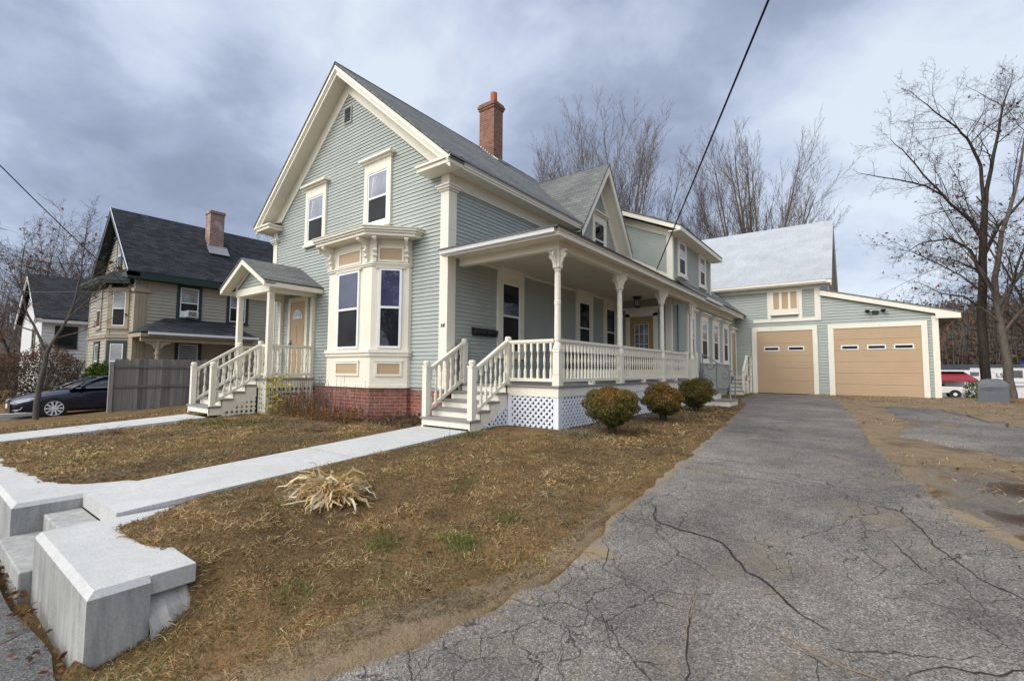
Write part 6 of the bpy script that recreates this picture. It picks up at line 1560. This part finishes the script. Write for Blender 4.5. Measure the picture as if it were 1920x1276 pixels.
shrub('round_shrub', 'round clipped dark shrub beside the white side steps', (3.28, 5.95, -.02), .45, .42, .88, 7, 12000, autumn(.36, 5), 'clipped shrubs along the porch', leaf=.022)
def brownc(c, d, rg):
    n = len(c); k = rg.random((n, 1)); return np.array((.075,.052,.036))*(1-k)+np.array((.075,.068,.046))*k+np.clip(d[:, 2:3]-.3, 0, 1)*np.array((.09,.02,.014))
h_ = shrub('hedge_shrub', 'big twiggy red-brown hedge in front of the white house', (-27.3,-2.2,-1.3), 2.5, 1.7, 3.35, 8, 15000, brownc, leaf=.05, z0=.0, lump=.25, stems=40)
rg = np.random.default_rng(77)
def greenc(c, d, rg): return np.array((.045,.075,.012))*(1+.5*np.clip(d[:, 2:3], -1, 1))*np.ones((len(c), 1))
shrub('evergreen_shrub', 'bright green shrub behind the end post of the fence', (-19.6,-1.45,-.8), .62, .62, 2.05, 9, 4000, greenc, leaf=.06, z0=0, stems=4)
shrub('green_shrub', 'loose green shrub left of the grey covered grill', (10.75, 21.0, -.3), .40, .4, 1.0, 10, 900, lambda c, d, rg: np.array((.11,.14,.025))*np.ones((len(c), 1)), leaf=.05, z0=0, lump=.35, stems=5)
shrub('rust_shrub', 'rusty leaved shrub at the left edge beyond the car', (-33.5,-4.3,-1.3), 1.5, 1.4, 3.4, 12, 3500, lambda c, d, rg: np.array((.15,.05,.022))*np.ones((len(c), 1)), leaf=.08, z0=0, lump=.35, stems=8)
# arching dead leaf blades
def blades(name, roots, L, Wd, rg, cols, parent=None, droop=1.2, spread=(.2, 1.0), seg=6, curl=.0, m='blade'):
    n = len(roots); az = rg.uniform(0, 2*pi, n); el = rg.uniform(*spread, n); L = L*rg.uniform(.55, 1.2, n); w = Wd*rg.uniform(.6, 1.3, n)
    t = np.linspace(0, 1, seg+1); P = np.zeros((n, seg+1, 3)); P[:, 0] = roots; ang = np.pi/2-el
    for k in range(seg):
        a = ang-droop*(t[k+1])**1.3*rg.uniform(.6, 1.6, n)*1.6
        st = (L/seg); az2 = az+curl*rg.normal(size=n)*t[k]
        P[:, k+1] = P[:, k]+np.stack([np.cos(a)*np.cos(az2), np.cos(a)*np.sin(az2), np.sin(a)], 1)*st[:, None]
    gz_ = H(P[:, :, 0], P[:, :, 1])+.012; P[:, :, 2] = np.maximum(P[:, :, 2], gz_+rg.random((n, 1))*.03)
    tw = rg.normal(0, .9, n); side = np.stack([-np.sin(az)*np.cos(tw), np.cos(az)*np.cos(tw), np.sin(tw)], 1)
    ww = (w[:, None]*(1-t[None]**2.2*.9)*np.minimum(1, t[None]*4+.5))[:, :, None]/2
    a = P+side[:, None]*ww; b = P-side[:, None]*ww
    v = np.stack([a, b], 2).reshape(-1, 3); base = (np.arange(n)*2*(seg+1))[:, None]; k = np.arange(seg)[None]*2
    f = np.stack([base+k, base+k+1, base+k+3, base+k+2], -1).reshape(-1, 4)
    cols = np.array(cols); c = cols[rg.integers(0, len(cols), n)]*rg.uniform(.7, 1.25, (n, 1))
    return raw(name, v, f, m, parent, tint=np.repeat(c, seg, 0))
rg = np.random.default_rng(5)
def roots_disc(n, cx, cy, rx, ry, rg):
    a = rg.uniform(0, 2*pi, n); r = np.sqrt(rg.random(n)); x = cx+rx*r*np.cos(a); y = cy+ry*r*np.sin(a); return np.stack([x, y, H(x, y)-.01], 1)
o = blades('dead_daylily', roots_disc(300, 2.42, -4.03, .20, .17, rg), .52, .030, rg, ((.60,.45,.22),(.68,.55,.33),(.52,.35,.13),(.66,.59,.44),(.42,.26,.10)), droop=1.3, spread=(.12, 1.1), seg=8, curl=.22)
tag(o, 'clump of dead straw-coloured daylily leaves on the lawn', 'plant clump')
for (x, y, lb, n, L) in ((-1.35,-2.0,'tan tuft of dry grass in front of the bay window foundation',260,.28),(-5.2,-2.75,'brown dry tuft beside the foot of the entry stairs',200,.22),(-4.8,-4.2,'small brown plant tuft at the edge of the entry path',120,.30)):
    o = blades('dry_tuft', roots_disc(n, x, y, .22, .14, rg), L, .007, rg, ((.22,.15,.09),(.28,.20,.13),(.15,.09,.05)), droop=1.0, spread=(.1, 1.1)); tag(o, lb, 'grass tuft')
# flower bed along the bay
def leafy(name, label, boxes, n, size, cols, nst, hs, seed, kind=None, stemcol='twig'):
    rg = np.random.default_rng(seed); x0, x1, y0, y1, h = boxes; t = thing(name, label, 'plants', ((x0+x1)/2, (y0+y1)/2, 0))
    x = rg.uniform(x0, x1, n); y = rg.uniform(y0, y1, n); z = H(x, y)+rg.random(n)**1.6*h
    leafcloud('leaves', np.stack([x, y, z], 1), rg, size, cols, t)
    mb = MB(); rr = random.Random(seed)
    for _ in range(nst):
        a = rr.uniform(x0, x1); b = rr.uniform(y0, y1); hh = rr.uniform(*hs); z_ = float(H(a, b)); dx = rr.gauss(0, .06); dy = rr.gauss(0, .06)
        mb.tube([(a, b, z_-.02), (a+dx*.4, b+dy*.4, z_+hh*.55), (a+dx, b+dy, z_+hh)], [.006, .005, .003], 4)
    mb.build('stems', stemcol, t); return t
rust = ((.22,.11,.035),(.16,.09,.04),(.28,.16,.06),(.13,.075,.04),(.24,.09,.03))
leafy('dried_perennials', 'thick rust-brown dried plants against the brick left of the bay', (-4.75,-3.1,-1.25,-.5,.50), 1700, .030, rust, 70, (.5, .95), 1)
leafy('dried_perennials', 'low rust-brown dried plants under the middle of the bay window', (-3.1,-1.5,-1.3,-.72,.28), 1200, .028, rust, 46, (.5, .95), 2)
leafy('dried_perennials', 'sparse grey-brown leaves between the bay and side stairs', (-1.4,-.1,-.95,-.1,.16), 700, .032, ((.10,.07,.05),(.13,.09,.06),(.08,.05,.03)), 8, (.2, .4), 3)
leafy('yellow_shrub', 'yellow-green leafy stems in front of the entry porch lattice', (-4.95,-4.35,-1.35,-.95,.98), 190, .055, ((.48,.40,.05),(.35,.36,.06),(.55,.42,.08)), 9, (.6, 1.1), 4)

# ------------------------------------------------------------------ lawn blades, leaf litter
rg = np.random.default_rng(12)
def lawn_ok(x, y, pad=0.0):
    ok = (x < dl(y)-.02+.22*vnoise(x, y, .4, 61)) & (y > -6.02)
    ok &= ~((x > -.01) & (x < 1.25) & (y < -.40)) & ~((x > -6.73) & (x < -5.49) & (y < -2.3))
    ok &= ~((x > -7.4) & (x < .02) & (y > -.02)) & ~((x > -.1) & (x < 2.50) & (y > -.55)) & ~((x > -3.9) & (x < -1.1) & (y > -.68)) & ~((x > -6.85) & (x < -4.95) & (y > -1.3))
    ok &= ~((x > -6.65) & (x < -5.3) & (y > -2.4) & (y < 0))
    ok &= ~((x < 2.99) & (x > 1.2) & (y < grass_line(x, y, True)-.035))
    ok &= ~((x < 0) & (x > -9) & (y < grass_line(x, y, False)-.035))
    ok &= ~((x > 2.5) & (x < 3.75) & (y > 7.9) & (y < 9.3))
    return ok
N = 2100000
px = rg.uniform(-9.5, 5.0, N); py = rg.uniform(-6.05, 8.5, N)
dist = np.hypot(px-6.8, py+6.8)
keep = rg.random(N) < np.clip((3.6/dist)**1.55, .10, 1)
px, py = px[keep], py[keep]; k = lawn_ok(px, py); px, py = px[k], py[k]
n = len(px); dist = np.hypot(px-6.8, py+6.8)
gmask = vnoise(px, py, 1.3, 71)+.6*vnoise(px, py, .45, 72)
gm2 = np.maximum.reduce([np.exp(-((px-a)/s)**2-((py-b)/s)**2) for a, b, s in ((3.5,-4.25,.20),(4.05,-3.2,.17),(4.05,-3.8,.14),(3.2,-3.0,.2),(2.7,-4.8,.15),(-3.6,-2.0,.6),(-4.6,-2.6,.4),(-2.6,-2.6,.35),(3.1,.2,.3),(1.6,-1.0,.35),(3.6,-5.1,.18),(2.95,-5.6,.2),(-2.2,-5.0,.7))])
green = (.55*gmask+.52*gm2+rg.normal(0, .13, n)) > .50
straw = np.array(((.36,.225,.095),(.27,.165,.072),(.45,.32,.165),(.18,.115,.06),(.33,.185,.075),(.48,.37,.215),(.24,.20,.085)))
grn = np.array(((.12,.15,.04),(.085,.125,.03),(.17,.19,.055)))
col = np.where(green[:, None], grn[rg.integers(0, 3, n)], straw[rg.integers(0, 7, n)])*rg.uniform(.55, 1.35, (n, 1))
ol = rg.random(n) < .13+.25*np.clip(vnoise(px, py, 1.1, 77), -.4, .5); col = np.where(ol[:, None], np.array((.17,.165,.055))*rg.uniform(.6, 1.3, (n, 1)), col)
darkp = np.clip(vnoise(px, py, .9, 73)*2.2+.6*vnoise(px, py, .3, 74)+.8*np.exp(-((px-3.3)/1.0)**2-((py+4.6)/.5)**2), 0, .8)[:, None]; col = col*(1-darkp)+np.array((.115,.095,.07))*darkp
L = np.where(green, rg.uniform(.03, .085, n), rg.uniform(.02, .06, n))*np.where(rg.random(n) < .02, 2.2, 1); az = rg.uniform(0, 2*pi, n); el = np.where(green, rg.uniform(.35, 1.3, n), rg.uniform(.05, .8, n))
w = rg.uniform(.002, .0045, n)*np.clip(dist/3.2, 1, 3.5)
tuft = np.clip(.5+1.5*vnoise(px, py, .11, 75)+1.0*vnoise(px, py, .32, 76), 0, 1.3); L = L*(.55+.9*tuft); col = col*(.62+.62*tuft)[:, None]
zb = H(px, py)-.004
d = np.stack([np.cos(el)*np.cos(az), np.cos(el)*np.sin(az), np.sin(el)], 1); sd = np.stack([-np.sin(az), np.cos(az), rg.normal(0, .5, n)], 1)*w[:, None]/2
p = np.stack([px, py, zb], 1); md = p+d*L[:, None]*.55; bend = d.copy(); bend[:, 2] -= .35; tip = md+bend*L[:, None]*.45
v = np.stack([p-sd, p+sd, md+sd*.8, md-sd*.8, tip], 1).reshape(-1, 3); b0 = np.arange(n)*5
f = np.concatenate([np.stack([b0, b0+1, b0+2, b0+3], 1), np.stack([b0+3, b0+2, b0+4, b0+4], 1)])
def rawtri(name, v, quads, tris, m, tint, parent=None):
    me = bpy.data.meshes.new(name); me.vertices.add(len(v)); me.vertices.foreach_set('co', np.asarray(v, np.float32).ravel())
    li = np.concatenate([quads.ravel(), tris.ravel()]).astype(np.int32); me.loops.add(len(li)); me.loops.foreach_set('vertex_index', li)
    ls = np.concatenate([np.arange(0, quads.size, 4), quads.size+np.arange(0, tris.size, 3)]).astype(np.int32)
    me.polygons.add(len(ls)); me.polygons.foreach_set('loop_start', ls); me.update(calc_edges=True)
    a = me.attributes.new('tint', 'FLOAT_COLOR', 'FACE'); a.data.foreach_set('color', np.concatenate([tint, np.ones((len(tint), 1))], 1).astype(np.float32).ravel())
    me.materials.append(M[m]); o = bpy.data.objects.new(name, me); COL.objects.link(o); return o
o = rawtri('grass', v, np.stack([b0, b0+1, b0+2, b0+3], 1), np.stack([b0+3, b0+2, b0+4], 1), 'blade', np.concatenate([col, col]))
tag(o, 'short dead brown grass with green tufts covering the front lawn', 'grass', kind='stuff')
# dry grass and needles in the yard on the right and by the barn
n = 26000; px = rg.uniform(5, 16, n); py = rg.uniform(-5, 20, n); k = (px > dr(py)+.05) & ~((px < 9.3) & (py > 18.25)) & ((vnoise(px, py, 1.2, 81)+.5*sstep(11, 17, py)) > .12); px, py = px[k], py[k]; n = len(px)
az = rg.uniform(0, 2*pi, n); el = rg.uniform(0, .7, n); L = rg.uniform(.03, .10, n); w = rg.uniform(.006, .014, n); d = np.stack([np.cos(el)*np.cos(az), np.cos(el)*np.sin(az), np.sin(el)], 1); sd = np.stack([-np.sin(az), np.cos(az), rg.normal(0, .4, n)], 1)*w[:, None]/2
p = np.stack([px, py, H(px, py)+.0], 1); b0 = np.arange(n)*4; v = np.stack([p-sd, p+sd, p+d*L[:, None]+sd*.3, p+d*L[:, None]-sd*.3], 1).reshape(-1, 3)
o = raw('dry_grass', v, np.stack([b0, b0+1, b0+2, b0+3], 1), 'blade', tint=straw[rg.integers(0, 6, n)]*rg.uniform(.6, 1.2, (n, 1))); tag(o, 'sparse dry grass over the sandy yard by the garage', 'grass', kind='stuff')
# fallen leaves
def litter(n, xs_, ys_, okf, seed, cols, size, zf):
    rg = np.random.default_rng(seed); x = rg.uniform(*xs_, n); y = rg.uniform(*ys_, n); k = okf(x, y, rg); x, y = x[k], y[k]; return np.stack([x, y, zf(x, y)+.012+rg.random(len(x))*.015], 1)
pts = [litter(420, (-8, 5), (-6, 8), lambda x, y, r: lawn_ok(x, y) & (r.random(len(x)) < .5), 1, None, None, H)]
pts.append(litter(2600, (-9, 3.1), (-6.5, -6.05), lambda x, y, r: r.random(len(x)) < np.exp(-(-6.06-y)/.11)*np.where(x < 1.3, 1.0, .55), 2, None, None, lambda x, y: -.79+0*x))
pts.append(litter(160, (5, 13), (-3, 17), lambda x, y, r: x > dr(y)-.3, 3, None, None, lambda x, y: np.maximum(H(x, y), zd(y))))
pts.append(litter(500, (2.5, 4.4), (-.2, 8), lambda x, y, r: (x < dl(y)-.05) & (r.random(len(x)) < .8), 4, None, None, H))
pts.append(litter(420, (8.3, 10.2), (-1.6, .9), lambda x, y, r: r.random(len(x)) < dark_mask(x, y), 6, None, None, lambda x, y: zd(y)+.01))
c = np.concatenate(pts); rg = np.random.default_rng(9); nrm = np.tile(np.array([[0, 0, 1.]]), (len(c), 1))
o = leafcloud('fallen_leaves', c, rg, .028, ((.20,.09,.035),(.14,.06,.028),(.26,.15,.06),(.12,.07,.04),(.17,.055,.03),(.10,.06,.04)), None, normals=nrm); tag(o, 'scattered fallen orange and brown leaves', 'leaves', kind='stuff')
# gravel at the wall foot and lawn stones
# ------------------------------------------------------------------ hills and woods
az_ = np.linspace(0, 2*pi, 181); rr_ = np.array([82, 90, 100, 120, 145, 175, 215, 270, 340, 420]); A, Rr = np.meshgrid(az_, rr_, indexing='ij')
def hill_h(a, r):
    x, y = r*np.cos(a), r*np.sin(a); back = sstep(-.55, .05, np.sin(a))
    return -2.2+back*(sstep(84, 150, r)*11+sstep(150, 330, r)*12+2.2*vnoise(x, y, 30, 91)*sstep(84, 120, r)*2)
HX = 6.8+Rr*np.cos(A); HY = -6.8+Rr*np.sin(A); HZ = hill_h(A, Rr)
M['hillm'] = paint('leaf_floor', (.06, .042, .03), .95, .3, .2)
tag(raw('hill', np.stack([HX, HY, HZ], -1).reshape(-1, 3), grid_faces(181, len(rr_)), 'hillm', smooth=True), 'low brown hill behind the houses', 'hill', kind='structure')
rg = np.random.default_rng(17); n = 2600
a = np.concatenate([rg.uniform(radians(58), radians(88), 1900), rg.uniform(radians(100), radians(195), 700)]); r = 90+rg.random(n)**1.4*120
x = 6.8+r*np.cos(a); y = -6.8+r*np.sin(a); z = np.maximum(hill_h(a, r), -2.2); ht = rg.uniform(5, 9, n)
K = 60; cc = np.stack([x, y, z+ht*.58], 1)[:, None]+rg.normal(size=(n, K, 3))*np.stack([ht*.19, ht*.19, ht*.24], 1)[:, None]
base = np.array(((.085,.065,.052),(.10,.07,.055),(.075,.06,.05),(.19,.075,.025),(.15,.055,.03),(.12,.05,.035),(.06,.055,.03),(.13,.10,.075)))[rg.choice(8, n, p=[.26,.18,.24,.08,.05,.05,.06,.08])]
forest = leafcloud('forest', cc.reshape(-1, 3), rg, .27, np.repeat(base, K, 0), None, jit=.3)
tag(forest, 'rust and grey autumn woods covering the hill', 'woods', kind='stuff')
sg = []
for i in range(n):
    for q in range(3):
        p0 = V((x[i], y[i], z[i]-.5)); sg.append((p0+V((rg.normal()*.3, rg.normal()*.3, 0)), p0+V((rg.normal()*1.0, rg.normal()*1.0, ht[i]*1.05)), .11, .03, 2))
Tt = Tree(1); Tt.seg = sg; Tt.mesh(forest, 'barkdark', 'bark')

# ------------------------------------------------------------------ cables
def cable(name, label, a, b, sag, r, n=40, m='black'):
    a = V(a); b = V(b); mb = MB(); mb.tube([a.lerp(b, i/n)-V((0, 0, sag*4*(i/n)*(1-i/n))) for i in range(n+1)], r, 6); o = mb.build(name, m, smooth=True); return tag(o, label, 'cable')
cable('service_cable', 'black service cable rising from the upper storey over the driveway', (1.30,8.72,4.52), (14.0,-13.46,10.5), .10, .020)
cable('service_cable', 'black overhead cable sloping down from the left edge to the beige house', (-10.3,-6.2,6.85), (-19.9,-.32,4.45), .10, .016)
cable('overhead_wire', 'upper thin wire crossing the left trees level with the beige gable', (-48,-14,8.8), (-30,21,9.4), .3, .022)
cable('overhead_wire', 'lower thin wire running to the beige house bay corner', (-45,-14,5.4), (-20.1,-.36,4.55), .15, .018)

# ------------------------------------------------------------------ sky, light, camera
R3 = None
def camdir(px, py):
    f = 869.52; cxp, cyp = 960, 638
    c = CAMM @ V(((px-cxp)/f, -(py-cyp)/f, -1.0)); return c.normalized()
yaw, pitch, roll = radians(-36.96548801), radians(3.63580334), radians(.41480761)
fw = V((sin(yaw)*cos(pitch), cos(yaw)*cos(pitch), sin(pitch))); rt = fw.cross(V((0, 0, 1))).normalized(); up = rt.cross(fw)
r2 = rt*cos(roll)+up*sin(roll); u2 = -rt*sin(roll)+up*cos(roll)
CAMM = Matrix((r2, u2, -fw)).transposed()
cam = bpy.data.cameras.new('camera'); co = bpy.data.objects.new('camera', cam); COL.objects.link(co)
co.matrix_world = Matrix.Translation((6.8, -6.8, 1.05)) @ CAMM.to_4x4()
cam.sensor_width = 36; cam.lens = 36*869.52/1920; cam.clip_start = .05; cam.clip_end = 2000; SC.camera = co

SUN_DIR = V((-.45, -.72, .75)).normalized()      # towards the sun: over the street, to the left
w = bpy.data.worlds.new('World'); SC.world = w; w.use_nodes = True; nt = w.node_tree
bg = nt.nodes['Background']; bg.inputs['Strength'].default_value = .1
sky = nt.nodes.new('ShaderNodeTexSky'); sky.sky_type = 'NISHITA'; sky.sun_disc = False
sky.sun_elevation = math.asin(SUN_DIR.z); sky.sun_rotation = math.atan2(SUN_DIR.x, SUN_DIR.y)
tc = nt.nodes.new('ShaderNodeTexCoord'); gen = tc.outputs['Generated']
sp = nt.nodes.new('ShaderNodeSeparateXYZ'); nt.links.new(gen, sp.inputs[0])
den = mth(nt, 'ADD', mth(nt, 'MAXIMUM', sp.outputs[2], 0.0), .36)
cb = nt.nodes.new('ShaderNodeCombineXYZ'); nt.links.new(mth(nt, 'DIVIDE', sp.outputs[0], den), cb.inputs[0]); nt.links.new(mth(nt, 'DIVIDE', sp.outputs[1], den), cb.inputs[1])
cb.inputs[2].default_value = 3.7
n1 = noise(nt, cb.outputs[0], 1.5, 8, .53, .25); n2 = noise(nt, cb.outputs[0], 4.2, 7, .58, .3)
val = mth(nt, 'ADD', mth(nt, 'MULTIPLY', mth(nt, 'SUBTRACT', n1, .5), 1.25), mth(nt, 'ADD', mth(nt, 'MULTIPLY', mth(nt, 'SUBTRACT', n2, .5), .55), .47))
def blob(px, py, ang, wgt):
    global val
    d = camdir(px, py); dp = nt.nodes.new('ShaderNodeVectorMath'); dp.operation = 'DOT_PRODUCT'; nt.links.new(gen, dp.inputs[0]); dp.inputs[1].default_value = d
    mr = nt.nodes.new('ShaderNodeMapRange'); mr.interpolation_type = 'SMOOTHERSTEP'; mr.inputs['From Min'].default_value = cos(radians(ang)); mr.inputs['From Max'].default_value = 1.0
    nt.links.new(dp.outputs['Value'], mr.inputs['Value']); val = mth(nt, 'ADD', val, mth(nt, 'MULTIPLY', mr.outputs[0], wgt))
for b_ in BLOBS: blob(*b_)
cl = ramp(nt, val, [(.05, (.27,.32,.44)), (.28, (.335,.395,.545)), (.45, (.44,.515,.69)), (.60, (.63,.725,.91)), (.82, (.86,.95,1.07))])
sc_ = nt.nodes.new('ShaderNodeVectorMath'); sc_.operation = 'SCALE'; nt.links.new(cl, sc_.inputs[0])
# added fill light: the unseen sky behind the viewer is brightened and whitened
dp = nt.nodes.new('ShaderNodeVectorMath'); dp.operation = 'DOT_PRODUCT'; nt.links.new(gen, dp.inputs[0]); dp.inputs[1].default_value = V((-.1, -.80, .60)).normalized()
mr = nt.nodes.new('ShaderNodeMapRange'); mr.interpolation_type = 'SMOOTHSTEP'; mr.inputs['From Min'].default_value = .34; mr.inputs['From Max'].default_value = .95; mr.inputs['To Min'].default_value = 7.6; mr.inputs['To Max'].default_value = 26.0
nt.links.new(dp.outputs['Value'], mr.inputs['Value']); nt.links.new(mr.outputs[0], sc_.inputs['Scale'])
mr2 = nt.nodes.new('ShaderNodeMapRange'); mr2.inputs['From Min'].default_value = .40; mr2.inputs['From Max'].default_value = .85; nt.links.new(dp.outputs['Value'], mr2.inputs['Value'])
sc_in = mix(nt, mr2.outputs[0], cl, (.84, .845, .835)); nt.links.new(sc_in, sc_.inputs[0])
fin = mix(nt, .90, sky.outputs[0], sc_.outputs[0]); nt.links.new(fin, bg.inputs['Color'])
sl = bpy.data.lights.new('sun', 'SUN'); sl.energy = 1.3; sl.angle = radians(25); sl.color = (1.0, .95, .88)
so = bpy.data.objects.new('sun', sl); COL.objects.link(so); so.rotation_euler = (-SUN_DIR).to_track_quat('-Z', 'Y').to_euler(); so.location = (0, -20, 30)
SC.view_settings.view_transform = 'Standard'; SC.view_settings.look = 'None'; SC.view_settings.exposure = EXPOSURE; SC.view_settings.gamma = 1; SC.view_settings.use_curve_mapping = False
SC.cycles.max_bounces = 5; SC.cycles.diffuse_bounces = 3; SC.cycles.glossy_bounces = 3; SC.cycles.transparent_max_bounces = 4; SC.cycles.use_denoising = DENOISE; SC.cycles.denoiser = 'OPENIMAGEDENOISE'; SC.cycles.denoising_prefilter = 'NONE'; SC.cycles.denoising_input_passes = 'RGB_ALBEDO_NORMAL'; SC.cycles.use_adaptive_sampling = False
for o in bpy.data.objects:      # names of copies follow Blender's own suffix; nothing else to do
    pass
